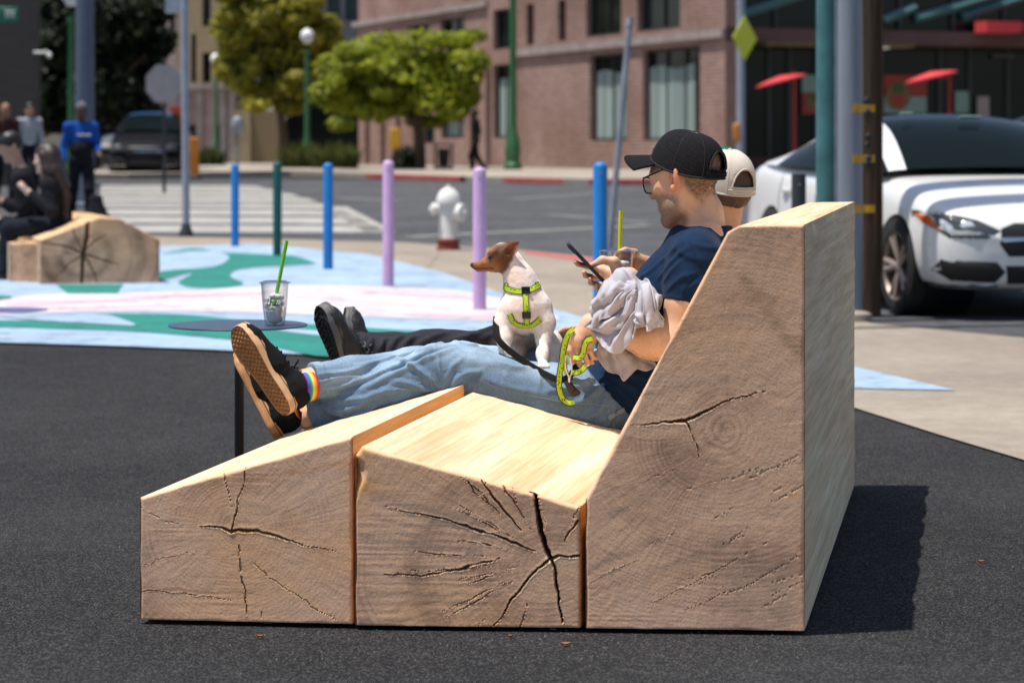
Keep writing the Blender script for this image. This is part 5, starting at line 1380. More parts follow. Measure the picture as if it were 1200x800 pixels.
# ================================================================== grey jacket over the arm
def drape(name, line, front, top, back, rad, pinch, nf, amp, seed, parent=None, nu=110, nv=120, d0=6.862, shear=0.0, cut=None):
    """a sheet hung over a line (px,py): per-station drops in front, height of the hump and drop behind, gathered in folds that fan from a pinch"""
    us = np.linspace(0, 1, nu); vs = np.linspace(0, 1, nv); U, Vv = np.meshgrid(us, vs, indexing='ij')
    def at(tab, u): return np.interp(u, [q[0] for q in tab], [q[1] for q in tab])
    lx = np.interp(us, np.linspace(0, 1, len(line)), [p[0] for p in line]); ly = np.interp(us, np.linspace(0, 1, len(line)), [p[1] for p in line])
    ctr = np.array([tuple(P(x, y, d0)) for x, y in zip(lx, ly)])
    F_, T_, B_ = at(front, U), at(top, U), at(back, U); r = at(rad, U)
    # arc: front skirt 0..f, hump f..g, back skirt g..1
    f, g = .42, .76
    a = np.clip((Vv-f)/(g-f), 0, 1)*math.pi
    y = -r*np.cos(a); z = T_*np.sin(a)
    z = z-np.where(Vv < f, (f-Vv)/f*F_, 0)-np.where(Vv > g, (Vv-g)/(1-g)*B_, 0)
    y = y-np.where(Vv < f, ((f-Vv)/f)**1.3*.012, 0)+np.where(Vv > g, ((Vv-g)/(1-g))*.01, 0)
    ny = np.where(Vv < f, -1, np.where(Vv > g, 1, -np.cos(a))); nz_ = np.where((Vv < f) | (Vv > g), 0, np.sin(a))
    # folds fan out from the pinch
    du = (U-pinch[0])*1.0; dv = (Vv-pinch[1])*1.25
    th = np.arctan2(dv, du+.02*np.sign(du)); rr = np.hypot(du, dv)
    w = .55*fbm(U*2.6, Vv*2.6, s=seed, o=3); w2 = fbm(U*5, Vv*3.4, s=seed+1, o=2)
    ph = nf*(th+.55*w)+shear*(U+Vv)*3; fold = np.abs(np.sin(ph))**.8
    ph2 = nf*1.9*(th*.7+.8*w)+7*U; fold2 = np.abs(np.sin(ph2))**1.1
    grow = np.clip(rr/.22, .12, 1)*(.6+.8*np.clip(w2+.5, 0, 1))
    D = amp*(fold-.55)*grow+amp*.42*(fold2-.5)*grow+amp*.9*w2
    along = ctr[-1]-ctr[0]; along /= np.linalg.norm(along)
    sh = amp*.75*np.cos(ph*2)*grow*.6+.012*w
    X = ctr[:, None, :]+np.stack([0*y, y+ny*D, z+nz_*D], -1)+along[None, None, :]*sh[..., None]
    X[..., 2] += .010*fbm(U*7, Vv*2, s=seed+4, o=2)*np.clip(1-Vv*4, 0, 1)
    ii = np.arange(nu*nv).reshape(nu, nv); Q = np.stack([ii[:-1, :-1], ii[1:, :-1], ii[1:, 1:], ii[:-1, 1:]], -1).reshape(-1, 4)
    V = X.reshape(-1, 3)
    for _ in range(2):
        acc = np.zeros_like(V); cn = np.zeros(len(V))
        for i in range(4): np.add.at(acc, Q[:, i], V[Q[:, (i+1) % 4]]); np.add.at(acc, Q[:, i], V[Q[:, (i+3) % 4]]); np.add.at(cn, Q[:, i], 2)
        V = V*.55+.45*acc/cn[:, None]
    o = mesh_np(name, V, Q, M_GREYJ, parent); s_ = o.modifiers.new('thick', 'SOLIDIFY'); s_.thickness = .0035; s_.offset = 0
    # hem
    mb = MB(); l = [Vector(V[q].tolist()) for q in ii[:, 0]]; mb.tube(l, .0026, 6); mb.build('hem', M_GREYJ, o)
    return o
jacket = drape('jacket', [(688, 372), (712, 368), (738, 364), (762, 358)], [(0, .035), (.25, .085), (.5, .105), (.75, .045), (1, .035)], [(0, .03), (.2, .075), (.45, .100), (.7, .108), (.9, .07), (1, .03)], [(0, .05), (.5, .09), (1, .06)], [(0, .035), (.3, .062), (.7, .066), (1, .045)], (.80, .50), 5.2, .021, 71)
drape('sleeve', [(742, 366), (758, 362), (773, 362)], [(0, .02), (.5, .055), (1, .045)], [(0, .05), (.5, .085), (1, .03)], [(0, .04), (1, .04)], [(0, .055), (.6, .064), (1, .035)], (.3, .72), 4.0, .016, 77, jacket, 70, 80, 6.850)
drape('sleeve', [(693, 362), (706, 350), (724, 342), (744, 338)], [(0, .05), (.5, .055), (1, .03)], [(0, .02), (.4, .035), (1, .025)], [(0, .04), (1, .05)], [(0, .032), (.5, .05), (1, .042)], (.95, .45), 4.4, .014, 83, jacket, 70, 80, 6.850)
drape('hanging_panel', [(696, 398), (716, 400), (742, 404), (766, 412)], [(0, .03), (.25, .075), (.55, .098), (.75, .062), (1, .045)], [(0, .02), (.5, .03), (1, .01)], [(0, .05), (1, .03)], [(0, .03), (.5, .05), (1, .02)], (.15, .62), 4.6, .015, 91, jacket, 90, 80, 6.945)
tag(jacket, 'bundled pale grey jacket draped over the forearm of the man in the navy t-shirt', 'jacket')
# ================================================================== generic clothed figure
M_TOPS = {}
def figure(name, label, J, base, head_fwd, top_m, leg_m, hair=None, hair_m=None, h=.009, skin=(.55, .33, .22), long_sleeve=True, hs=1.0, shoe_m=None, girth=1.0, make_shoes=True, fa=.008, leg_lines=None, long_hair=None, hem=.0, top_name='jacket', group=None):
    root = base_thing(name, label, 'person', base, group)
    pts = [Vector(v) for v in J.values()]
    lo = Vector([min(p[i] for p in pts)-.24 for i in range(3)]); hi = Vector([max(p[i] for p in pts)+.24 for i in range(3)])
    up = (J['nb']-J['pel']).normalized(); lat = (J['sL']-J['sR']).normalized(); fw = lat.cross(up).normalized()
    TM_ = frame(fw, up); mid = J['nb'].lerp(J['pel'], .45); g = girth
    def torso(Fq, e):
        Fq.ell(J['nb'].lerp(J['pel'], .32), (.095*g+e, .150*g+e, .19+e), TM_, .06); Fq.ell(J['nb'].lerp(J['pel'], .70), (.09*g+e, .135*g+e, .15+e), TM_, .06); Fq.ell(J['pel'], (.10*g+e, .15*g+e, .10+e), TM_, .06)
        for s in 'LR': Fq.cap(J['nb'].lerp(J['s'+s], .3)-up*.03, J['s'+s], .055+e, .052*g+e, .05)
    Fq = Field(lo, hi, h)
    HM_ = frame(head_fwd, (0, 0, 1)); Lf = head_into(Fq, J['head'], HM_, scale=hs)
    Fq.cap(J['nb']-up*.03, J['head'].lerp(J['nb'], .35), .058, .052, .03); torso(Fq, -.012)
    for s in 'LR':
        a, b, c = J['s'+s], J['e'+s], J['w'+s]; Fq.chain([a, b], [.048, .038], .03); Fq.chain([b, c], [.038, .026], .03)
        dr = (c-b).normalized(); t = c+dr*.085; sd = dr.cross(fw).normalized()
        Fq.cap(c, t, .026, .024, .02)
        for q in (-1.5, -.5, .5, 1.5):
            k = t+sd*q*.016; Fq.chain([k, k+dr*.035-up*.006, k+dr*.055-up*.022], [.0105, .0095, .008], .006)
        Fq.chain([c+dr*.02+sd*.022, c+dr*.055+sd*.045, c+dr*.085+sd*.042], [.013, .011, .009], .008)
        a, b, c = J['h'+s], J['k'+s], J['a'+s]; Fq.chain([a, b], [.075, .05], .05); Fq.chain([b, c], [.05, .034], .03)
    V, Q = Fq.mesh(1); col = np.tile(np.array(skin), (len(V), 1))*(1+.12*fbm(V[:, 0]*9, V[:, 1]*9, V[:, 2]*9, s=5))[:, None]
    hl = head_local(V, J['head'], HM_)/hs
    lips = np.exp(-(((hl[:, 0]-.096)/.012)**2+((hl[:, 2]+.0625)/.010)**2+(hl[:, 1]/.022)**2)); col = lerpc(col, .6*lips, (.35, .12, .10))
    brow = np.exp(-(((hl[:, 0]-.09)/.02)**2+((hl[:, 2]-.03)/.007)**2))*(np.abs(hl[:, 1]) > .012); col = lerpc(col, .8*brow, (.03, .02, .015))
    eye = np.exp(-(((hl[:, 0]-.088)/.014)**2+((hl[:, 2]-.003)/.007)**2+((np.abs(hl[:, 1])-.031)/.012)**2)); col = lerpc(col, .8*eye, (.03, .02, .015))
    mesh_np('body', V, Q, M_SKIN, root, col=col)
    Fq = Field(lo, hi, h); torso(Fq, .012)
    for s in 'LR':
        a, b, c = J['s'+s], J['e'+s], J['w'+s]
        if long_sleeve:
            Fq.chain([a, b], [.064*g, .054], .04); Fq.chain([b, c], [.054, .040], .03, clip=[(c-(c-b).normalized()*.01, c-b)])
        else:
            m = a.lerp(b, .55); Fq.chain([a, m], [.064*g, .056], .04, clip=[(m, b-a)])
    Fq.half(J['nb']+Vector((0, 0, .015)), Vector((0, 0, 1))); Fq.half(J['pel']-up*(.03+hem), -up)
    fa_ = fa; fl = lambda x, y, z: -fa*np.clip(1-np.abs(fbm(x*7+z*5, y*7, z*7, s=41, o=2))*3, 0, 1)+fa*.4
    Fq.warp(fl); V, Q = Fq.mesh(1); mesh_np(top_name, V, Q, top_m, root)
    Fq = Field(lo, hi, h); Fq.ell(J['pel'], (.115*g, .165*g, .11), TM_, .05)
    for s in 'LR':
        a, b, c = J['h'+s], J['k'+s], J['a'+s]; Fq.chain([a, b], [.092*g, .072], .04); Fq.chain([b, c], [.072, .056], .03, clip=[(c-(c-b).normalized()*.0, c-b)])
    Fq.half(J['pel']+up*.09, up); Fq.warp(fl); V, Q = Fq.mesh(1); V = creases(V, Q, bvh_of(V, Q), leg_lines, 7.6) if leg_lines else V; mesh_np('trousers', V, Q, leg_m, root)
    if make_shoes:
        for s in 'LR':
            f = J['f'+s] if 'f'+s in J else None
            if f is None: continue
            Fs = Field(Vector([min(J['a'+s][i], f[i])-.14 for i in range(3)]), Vector([max(J['a'+s][i], f[i])+.14 for i in range(3)]), .008)
            a = J['a'+s]; hl_ = a+(a-f).normalized()*.03+Vector((0, 0, -.045)); Fs.chain([hl_, hl_.lerp(f, .5), f], [.040, .038, .034], .03); Fs.cap(a, hl_, .045, .04, .03)
            Fs.half((0, 0, f.z-.032), (0, 0, -1)); V, Q = Fs.mesh(1); mesh_np('shoe', V, Q, shoe_m, root)
    if hair:
        Fh = Field(J['head']-Vector((.2, .2, .2 if not long_hair else .75)), J['head']+Vector((.2, .2, .2)), .007)
        def e(c, r, k=.02, sub=False): Fh.ell(Lf(*c), [q*hs for q in r], HM_, k, sub)
        e((-.010, 0, .052), (.106, .086, .088)); e((-.04, 0, .02), (.075, .079, .085))
        if hair == 'short': e((.075, 0, -.01), (.07, .075, .062), .01, True); e((.04, 0, -.06), (.10, .1, .06), .01, True)
        if hair == 'long':
            e((.078, 0, -.03), (.06, .066, .09), .01, True)
            for q in (-1, 0, 1): Fh.chain([Lf(-.05, .045*q, .02), Lf(-.075, .06*q, -.12)]+[Vector(p)+lat*.045*q for p in long_hair], [.06, .06]+[.05-.008*i for i in range(len(long_hair))], .03)
            for q in (-1, 1): Fh.chain([Lf(.01, .078*q, .03), Lf(-.01, .088*q, -.10), Lf(-.03, .085*q, -.2)], [.03, .034, .026], .03)
        Fh.warp(lambda x, y, z: .006*fbm(x*50, y*50, z*12, s=44, o=2)); V, Q = Fh.mesh(1); mesh_np('hair', V, Q, hair_m, root)
    return root, Lf, HM_
# ================================================================== the second man on the bench
M_TEAL = cloth('teal_cotton', (.01, .14, .14)); M_DKJ = cloth('dark_grey_denim', (.030, .030, .038), var=.3, scale=200)
M_CREAM = cloth('cream_cap_mesh', (.60, .54, .46), bump=.7, bscale=800, bdist=.0015, var=.12, scale=700); M_CAPG = cloth('green_cap_panel', (.008, .12, .10))
J2 = dict(pel=P(752, 462, 7.70), nb=P(850, 290, 7.70), head=P(846, 226, 7.69), sL=P(822, 300, 7.53), eL=P(815, 332, 7.50), wL=P(766, 313, 7.42), sR=P(835, 312, 7.87), eR=P(775, 395, 7.92), wR=P(700, 392, 7.85),
          hL=P(742, 468, 7.60), kL=P(592, 412, 7.52), aL=P(421, 414, 7.46), hR=P(745, 462, 7.80), kR=P(612, 416, 7.82), aR=P(424, 412, 7.72))
m2, L2, HM2 = figure('person', 'man in a green and cream cap sitting behind the man in the black cap', J2, P(700, 470, 7.7), (-.55, .82, -.12), M_TEAL, M_DKJ, hair='short', hair_m=M_HAIR, h=.0055, skin=(.60, .34, .22), long_sleeve=False, make_shoes=False, top_name='t_shirt', fa=.018, leg_lines=[([(590, 378), (562, 390), (530, 398)], .020, .014), ([(600, 382), (575, 392), (555, 402)], .016, .012), ([(486, 394), (476, 402), (468, 414)], .024, .012), ([(470, 392), (460, 404), (456, 416)], .022, .011), ([(452, 396), (446, 406), (444, 416)], .020, .010), ([(525, 388), (505, 396), (488, 404)], .014, .012), ([(640, 380), (615, 388), (590, 394)], .014, .013), ([(436, 396), (432, 406), (431, 418)], .014, .008)])
H2M = frame(Vector((-.52, .84, .34)), (0, 0, 1)); H2O = J2['head']+HM2 @ Vector((-.010, 0, .024))
def L2c(x, y, z): return H2O+H2M @ Vector((x, y, z))
make_cap(L2c, H2M, m2, [M_CREAM, M_CAPG, M_CAPG], panel=.25, top=.115)
M_TRAIL = mat('black_trail_shoe', (.018, .018, .02), rough=.55, var=.35, scale=60, bump=.6, bscale=90, bdist=.004); M_TRS = mat('dark_rubber', (.02, .019, .018), rough=.7, var=.2); M_TRW = mat('grey_rubber', (.10, .10, .10), rough=.6, var=.3)
make_shoe(m2, P(408, 462, 7.38), Vector((-.30, -.30, .90)), Vector((.78, .50, .20)), L=.30, sole_mats=(M_TRW, M_TRS, M_TRS), upper_m=M_TRAIL, tread='lug')
make_shoe(m2, P(409, 460, 7.66), Vector((-.10, .30, .90)), Vector((.9, .25, .1)), L=.28, sole_mats=(M_TRW, M_TRS, M_TRS), upper_m=M_TRAIL, tread='lug')
# ================================================================== drinks and the small table
M_CLEAR = clear_mat('clear_cup_plastic', (.97, .975, .98), .04)
M_ICE = mat('ice_and_milk', (.90, .90, .88), rough=.25, var=.1, scale=40, sss=.3, bump=.5, bscale=60, bdist=.004)
M_STRAWG = mat('green_straw', (.17, .60, .02), rough=.35, var=0); M_STRAWY = mat('yellow_straw', (.66, .68, .01), rough=.35, var=0); M_LOGO = mat('dark_green_print', (.004, .075, .055), rough=.5, var=0)
M_TABLE = mat('sky_tinted_steel', (.045, .068, .12), rough=.3, var=.12, scale=30, spec=.6)  # blue of the reflected sky is put into the steel colour
tz = .545; tb = base_thing('side_table', 'small round dark metal table with one thin leg behind the shoes', 'table', (P(279, 380, 7.95).x, 7.95, 0))
tx = P(279, 380, 7.95).x
mb = MB(); mb.lathe([(.226, tz-.006), (.228, tz-.003), (.226, tz)], (tx, 7.95, 0), 64); mb.build('tabletop', M_TABLE, tb)
mb = MB(); mb.lathe([(.0155, .008), (.0155, tz-.006)], (tx+.004, 7.95, 0), 16); mb.build('leg', M_PLAST, tb)
mb = MB(); mb.lathe([(.19, .001), (.19, .009), (.03, .012)], (tx, 7.95, 0), 40); mb.build('base_plate', M_TABLE, tb)
def cup(name, label, c, hgt, rt, rb, straw, straw_m, fill):
    root = base_thing(name, label, 'cup', c); c = Vector(c)
    mb = MB(); n = 40
    prof = [(rb*.2, .002), (rb*.92, .001), (rb, .006), (rb+(rt-rb)*.6, hgt*.5), (rt*.985, hgt*.94), (rt, hgt*.96), (rt, hgt*.975)]
    inner = [(r-.0012, z+(.0012 if i < 2 else 0)) for i, (r, z) in enumerate(prof)][::-1]
    mb.lathe(prof+inner, c, n); o = mb.build('cup_wall', M_CLEAR, root, smooth=60)
    mb = MB(); mb.lathe([(.004, hgt*1.0), (rt*.82, hgt*1.0), (rt*.88, hgt*.985), (rt*1.05, hgt*.975), (rt*1.13, hgt*.965), (rt*1.13, hgt*.95), (rt*1.10, hgt*.945), (rt*1.10, hgt*.962), (rt*1.03, hgt*.970), (rt*.87, hgt*.980), (rt*.82, hgt*.993), (.004, hgt*.993)], c, n); mb.build('lid', M_CLEAR, root, smooth=60)
    Fc = Field(c-Vector((.06, .06, .0)), c+Vector((.06, .06, hgt)), .003)
    Fc.cap(c+Vector((0, 0, .006+rb*.8)), c+Vector((0, 0, hgt*fill)), rb*.86, rb*.95, .01, clip=[(c+Vector((0, 0, hgt*fill)), (0, 0, 1)), (c+Vector((0, 0, .005)), (0, 0, -1))])
    r2 = random.Random(4)
    for q in range(13):
        a = r2.uniform(0, 6.28); z = hgt*(fill+r2.uniform(-.02, .38)); rr = (rb+(rt-rb)*z/hgt)*.55
        Fc.ell(c+Vector((rr*math.cos(a), rr*math.sin(a), z)), (.013, .012, .011), None, .003)
    V, Q = Fc.mesh(1); mesh_np('drink', V, Q, M_ICE, root)
    mb = MB(); a, b = straw; d_ = (Vector(b)-Vector(a)).normalized(); u = d_.orthogonal().normalized(); w = d_.cross(u)
    V_ = []; 
    for R_ in (.0062, .0052):
        for p in (a, b): V_ += [Vector(p)+(u*math.cos(k*math.pi/8)+w*math.sin(k*math.pi/8))*R_ for k in range(16)]
    Fs = [(k, (k+1) % 16, 16+(k+1) % 16, 16+k) for k in range(16)]+[(32+k, 48+k, 48+(k+1) % 16, 32+(k+1) % 16) for k in range(16)]+[(16+k, 16+(k+1) % 16, 48+(k+1) % 16, 48+k) for k in range(16)]+[((k+1) % 16, k, 32+k, 32+(k+1) % 16) for k in range(16)]
    mb.add(V_, Fs); mb.build('straw', straw_m, root)
    return root
cp = Vector((P(322, 380, 7.90).x, 7.90, tz+.0005)); cu = cup('iced_drink_cup', 'clear plastic cup of iced drink with a green straw on the round table', cp, .145, .046, .033, (cp+Vector((-.010, .004, .02)), P(336, 282, 7.905)), M_STRAWG, .34)
# script lettering on the cup wall
def on_cup(x, z):
    r = float(np.interp(z, [0, .006, .0725, .136], [.030, .033, .0408, .0453]))+.0014; a = -math.pi/2-.08+x/r; return cp+Vector((r*math.cos(a), r*math.sin(a), z))
mb = MB(); z0 = .066
def stroke(pts, r=.0021): mb.tube([on_cup(p.x, z0+p.y) for p in catmull([Vector((x/900, y/820, 0)) for x, y in pts], 5)], r, 6, flat=.5)
stroke([(-17, 0), (-15, 6), (-12, 20)], .0030); stroke([(-18, 13), (-14, 13.5), (-8, 14)]); stroke([(-15, 5), (-14, 0), (-11, 1), (-8, 5)], .0028)
stroke([(-8, 5), (-5, 14), (-3, 20), (-5, 19), (-6, 10), (-7, 0)], .0028); stroke([(-6, 6), (-3, 11), (-.5, 9), (-1.5, 1), (1, 0), (3, 5)], .0028)
stroke([(4, 11), (3, 3), (4.5, 0), (7, 3)], .0028); stroke([(5, 15), (5.6, 16)], .0028)
stroke([(13, 10), (10, 12), (7.5, 6), (9, 0), (13, 2), (15, 5)], .0028); stroke([(21, 10), (18, 12), (15.5, 6), (17, 0), (21, 2), (24, 5)], .0028)
for k in range(4): stroke([(-27+k*2.6, 15), (-26+k*2.6, 17), (-25.2+k*2.6, 15)], .0010); stroke([(-27+k*2.6, 10.5), (-26+k*2.6, 12.3), (-25.2+k*2.6, 10.5)], .0010)
mb.build('lettering', M_LOGO, cu)
c2 = P(724, 333, 7.37); cup('iced_drink_cup', 'clear plastic cup with a yellow straw held by the man in the cream cap', c2, .105, .056, .044, (c2+Vector((.004, 0, .02)), P(727.5, 247, 7.37)), M_STRAWY, .3)
# ================================================================== street furniture
def metal_paint(name, col, rough=.45, var=.12): return mat(name, col, rough=rough, var=var, scale=6, bump=.08, bscale=30, spec=.5)
M_PBLUE = metal_paint('bollard_blue', (.012, .19, .52)); M_PTEAL = metal_paint('bollard_teal', (.004, .085, .085)); M_PPINK = metal_paint('bollard_lilac', (.56, .36, .60))
M_GALV = metal_paint('galvanised_steel', (.23, .25, .29), .5, .2); M_PALEG = metal_paint('pale_grey_paint', (.30, .33, .40), .5); M_GREENP = metal_paint('lamp_post_green', (.035, .13, .05)); M_TEALP = metal_paint('teal_pole_paint', (.05, .155, .16), .5, .25)
M_DARKP = metal_paint('charcoal_paint', (.025, .03, .035)); M_WHITEP = metal_paint('white_paint', (.72, .71, .68), .45, .08); M_RUST = metal_paint('red_flange_paint', (.25, .05, .03), .8, .3)
def bollard(label, px, top_py, base_py, m, r=.046, flat=False, group='painted steel bollards along the mural', d=None):
    if d is None: d = G(px, base_py).y
    X = (px-600)/F*d; hgt = CAMZ-(top_py-H)/F*d-terr(d)
    t = thing('bollard', label, 'bollard', (X, d, terr(d)), 0, group)
    mb = MB()
    if flat: prof = [(r, 0), (r, hgt-.02), (r*.96, hgt-.006), (r*.7, hgt)]
    else: prof = [(r, 0), (r, hgt-r*.75), (r*.97, hgt-r*.55), (r*.86, hgt-r*.28), (r*.62, hgt-r*.08), (r*.3, hgt)]
    mb.lathe(prof, n=24); mb.build('post', m, t, smooth=40)
    mb = MB(); mb.lathe([(r*1.5, .0), (r*1.5, .008), (r*1.05, .012)], n=24); mb.build('base_collar', m, t)
    mb = MB(); mb.tube([(0, -r*.9, hgt-.075), (0, -r*1.06, hgt-.075)], .008, 8); mb.build('bolt', M_GALV, t)
    return t
bollard('thin blue bollard standing left of the teal one beyond the mural', 275.5, 192, 290, M_PBLUE)
bollard('dark teal bollard between two blue bollards', 325, 190, 301, M_PTEAL)
bollard('blue bollard between the dark teal and the first lilac bollard', 384.5, 191, 317, M_PBLUE)
bollard('taller lilac bollard left of the fire hydrant', 455, 188, 337, M_PPINK)
bollard('lilac bollard right of the fire hydrant, behind the dog', 562, 196, 365, M_PPINK)
bollard('bright blue bollard beside the leaning post, behind the phone', 703.5, 190, 372, M_PBLUE, r=.048)
bollard('short charcoal bollard with a flat top behind the wooden backrest', 936, 203, 370, M_DARKP, r=.049, flat=True, d=16.0)
# fire hydrant
hg = G(525.5, 293.5); t = thing('fire_hydrant', 'white fire hydrant with a red flange on the sidewalk', 'hydrant', hg)
mb = MB(); mb.lathe([(.135, 0), (.135, .035), (.12, .045), (.115, .09), (.135, .095), (.135, .12), (.10, .125)], n=24); mb.build('base_flange', M_RUST, t)
mb = MB(); mb.lathe([(.105, .12), (.112, .14), (.105, .17), (.102, .50), (.13, .505), (.13, .53), (.105, .535)], n=24); mb.build('barrel', M_WHITEP, t)
mb = MB(); mb.lathe([(.135, .53), (.135, .555), (.125, .60), (.10, .65), (.06, .685), (.035, .69), (.035, .715), (.02, .72)], n=24); mb.build('bonnet', M_WHITEP, t)
mb = MB(); M_ = frame((0, 0, 1), (-1, -.25, 0)); mb.lathe([(.055, .09), (.055, .15), (.068, .155), (.068, .185), (.05, .19), (.025, .195), (.025, .215)], (0, 0, .46), 16, M_); mb.build('outlet', M_WHITEP, t)
mb = MB(); M_ = frame((0, 0, 1), (.9, -.5, 0)); mb.lathe([(.08, .08), (.08, .13), (.098, .135), (.098, .19), (.07, .20), (.025, .205), (.025, .225)], (0, 0, .42), 18, M_); mb.build('outlet', M_WHITEP, t)
# poles on the right
def pole_at(px, d, r, top, name, label, cat, m, base=0.0):
    X = (px-600)/F*d; t = base_thing(name, label, cat, (X, d, 0))
    mb = MB(); mb.lathe([(r*1.03, base), (r*1.0, 1.2), (r*.93, top)], (X, d, 0), 32); mb.build('shaft', m, t)
    return t, X
M_GREYPOLE = mat('scuffed_grey_pole', (.22, .24, .29), rough=.5, var=.18, scale=3, stretch=(3, 3, .35), bump=.15, bscale=14, bdist=.003)
gp, gx = pole_at(995.5, 15.7, .083, 7.0, 'signal_pole', 'thick scuffed grey steel pole beside the weathered wooden pole', 'pole', M_GREYPOLE, .06)
mb = MB(); mb.lathe([(.15, 0), (.145, .055), (.11, .075), (.085, .08)], (gx, 15.7, 0), 24); mb.build('footing', M_CONC, gp)
M_YTAPE = mat('yellow_tag', (.62, .33, .02), rough=.5, var=.15)
for z_ in (127, 186, 245):
    z = CAMZ-(z_-H)/F*15.6
    mb = MB(); mb.tube([(gx+.030+.0*k, 15.7-.083*math.cos(0), 0) for k in range(2)], .001, 3) if False else None
    pts = [(gx+.086*math.sin(a), 15.7-.086*math.cos(a), z) for a in np.linspace(R(5), R(78), 8)]
    mb.ribbon(pts, [(math.sin(a), -math.cos(a), 0) for a in np.linspace(R(5), R(78), 8)], .055, .004); mb.build('tag', M_YTAPE, gp)
tp, tx_ = pole_at(968, 15.0, .062, 7.0, 'lamp_post', 'teal painted pole left of the thick grey pole', 'pole', M_TEALP)
mb = MB(); mb.lathe([(.013, .05), (.013, 6.5)], (tx_+.055, 14.96, 0), 10); mb.build('conduit', M_GALV, tp)
M_OLDW = mat('creosoted_pole_wood', (.10, .058, .032), rough=.9, var=.55, scale=9, stretch=(6, 6, .25), bump=1.0, bscale=40, bdist=.012)
wp, wx = pole_at(1013.5, 16.15, .105, 8.0, 'utility_pole', 'weathered brown wooden utility pole with dark bolt holes', 'utility pole', M_OLDW)
mb = MB()
mb.tube([(wx+.098, 16.08, .3), (wx+.098, 16.08, 6)], .012, 8); mb.build('ground_wire_cover', M_OLDW, wp)
for z_, x_ in ((118, 1016), (132, 1017), (160, 1018), (170, 1017), (186, 1018), (192, 1017)):
    d = 16.04; mb = MB(); mb.lathe([(.001, .012), (.018, .010), (.024, 0)], P(x_, z_, d), 10, frame((0, 0, 1), (0.2, -1, 0))); mb.build('bolt', M_DARKP, wp)
for z_ in (127, 186, 245):
    z = CAMZ-(z_-H)/F*16.0; mb = MB(); mb.ribbon([(wx+.108*math.sin(a), 16.15-.108*math.cos(a), z) for a in np.linspace(R(-10), R(28), 6)], [(math.sin(a), -math.cos(a), 0) for a in np.linspace(R(-10), R(28), 6)], .05, .004); mb.build('tag', M_YTAPE, wp)
# leaning steel post and the crossing-sign pole
lb = G(714, 292); lt = P(738, 26, lb.y+.15)
t = base_thing('leaning_post', 'bare galvanised post leaning to the right beside the blue bollard', 'post', lb)
mb = MB(); mb.tube([lb, lt], [.036, .034], 12); mb.build('shaft', M_GALV, t)
mb = MB(); mb.tube([lt-(lt-lb).normalized()*.05, lt+(lt-lb).normalized()*.05], [.042, .040], 12); mb.build('cap', M_GALV, t)
sb = Vector(((868-600)/F*50, 50, terr(50))); t = base_thing('crossing_sign_post', 'grey post with a yellow diamond sign seen edge-on and an orange push button', 'sign', sb)
mb = MB(); mb.lathe([(.10, 0), (.085, .3), (.085, 7)], sb, 16); mb.build('shaft', M_PALEG, t)
M_YSIGN = mat('yellow_green_sign', (.62, .66, .02), rough=.5, var=.05)
sc = P(873, 45, 49.8); q = Matrix.Rotation(R(52), 3, 'Z'); mb = MB(); s_ = .46
mb.add([sc+q @ Vector((a*s_, 0, b*s_)) for a, b in ((0, -1), (1, 0), (0, 1), (-1, 0))]+[sc+q @ Vector((a*s_, .012, b*s_)) for a, b in ((0, -1), (1, 0), (0, 1), (-1, 0))], [(0, 1, 2, 3), (7, 6, 5, 4), (0, 4, 5, 1), (1, 5, 6, 2), (2, 6, 7, 3), (3, 7, 4, 0)]); mb.build('sign_panel', M_YSIGN, t)
M_ORNG = mat('orange_plastic', (.62, .22, .02), rough=.5, var=.1)
mb = MB(); mb.box(P(863, 156, 49.8), (.13, .14, .40)); mb.build('push_button', M_ORNG, t, bevel=.03)
# thin grey pole by the crosswalk, with the edge of a sign at its top
pb = G(218, 277); t = base_thing('street_sign_pole', 'thin grey pole with a black foot at the near end of the crosswalk', 'pole', pb)
mb = MB(); mb.tube([pb+Vector((0, 0, .12)), P(215.5, -60, pb.y)], .047, 14); mb.build('shaft', M_PALEG, t)
mb = MB(); mb.lathe([(.10, 0), (.095, .04), (.065, .10), (.05, .16)], pb, 16); mb.build('foot', M_DARKP, t)
mb = MB(); mb.box(P(203, 2, pb.y+.05), (.20, .012, .30)); mb.build('sign_panel', M_PALEG, t)
# street lamps with globes
M_GLOBE = mat('white_lamp_globe', (.78, .78, .80), rough=.25, var=0, sss=.3)
def globe_lamp(label, px, gy, d, rg, rp, group='green street lamps with white globes'):
    X = (px-600)/F*d; z0 = terr(d)+.13*(d > 55); zc = CAMZ-(gy-H)/F*d
    t = thing('street_lamp', label, 'street lamp', (X, d, z0), 0, group); hz = zc-z0
    mb = MB(); mb.lathe([(rp*2.2, 0), (rp*2.2, .12), (rp*1.8, .3), (rp*1.9, .5), (rp*1.2, .8), (rp, 1.0), (rp*.85, hz-.55), (rp*1.3, hz-.5), (rp*.8, hz-.4)], n=14); mb.build('post', M_GREENP, t)
    mb = MB(); mb.lathe([(rg*.45, -rg*1.15), (rg*.55, -rg*.9), (rg*.95, -rg*.35), (rg, .0), (rg*.85, rg*.5), (rg*.5, rg*.85), (rg*.15, rg)], (0, 0, hz), 16); mb.build('globe', M_GLOBE, t)
    mb = MB(); mb.lathe([(rg*.25, rg*.95), (rg*.12, rg*1.25), (rg*.03, rg*1.45)], (0, 0, hz), 10); mb.build('finial', M_GREENP, t)
    return t
globe_lamp('globe street lamp on a tall green post before the round tree', 360, 42, 70, .20, .075)
globe_lamp('smaller globe street lamp further off before the pale apartment wall', 253, 69, 84, .19, .07)
globe_lamp('dark green lamp post beside the massive grey pole', 83, -6, 46, .19, .06)
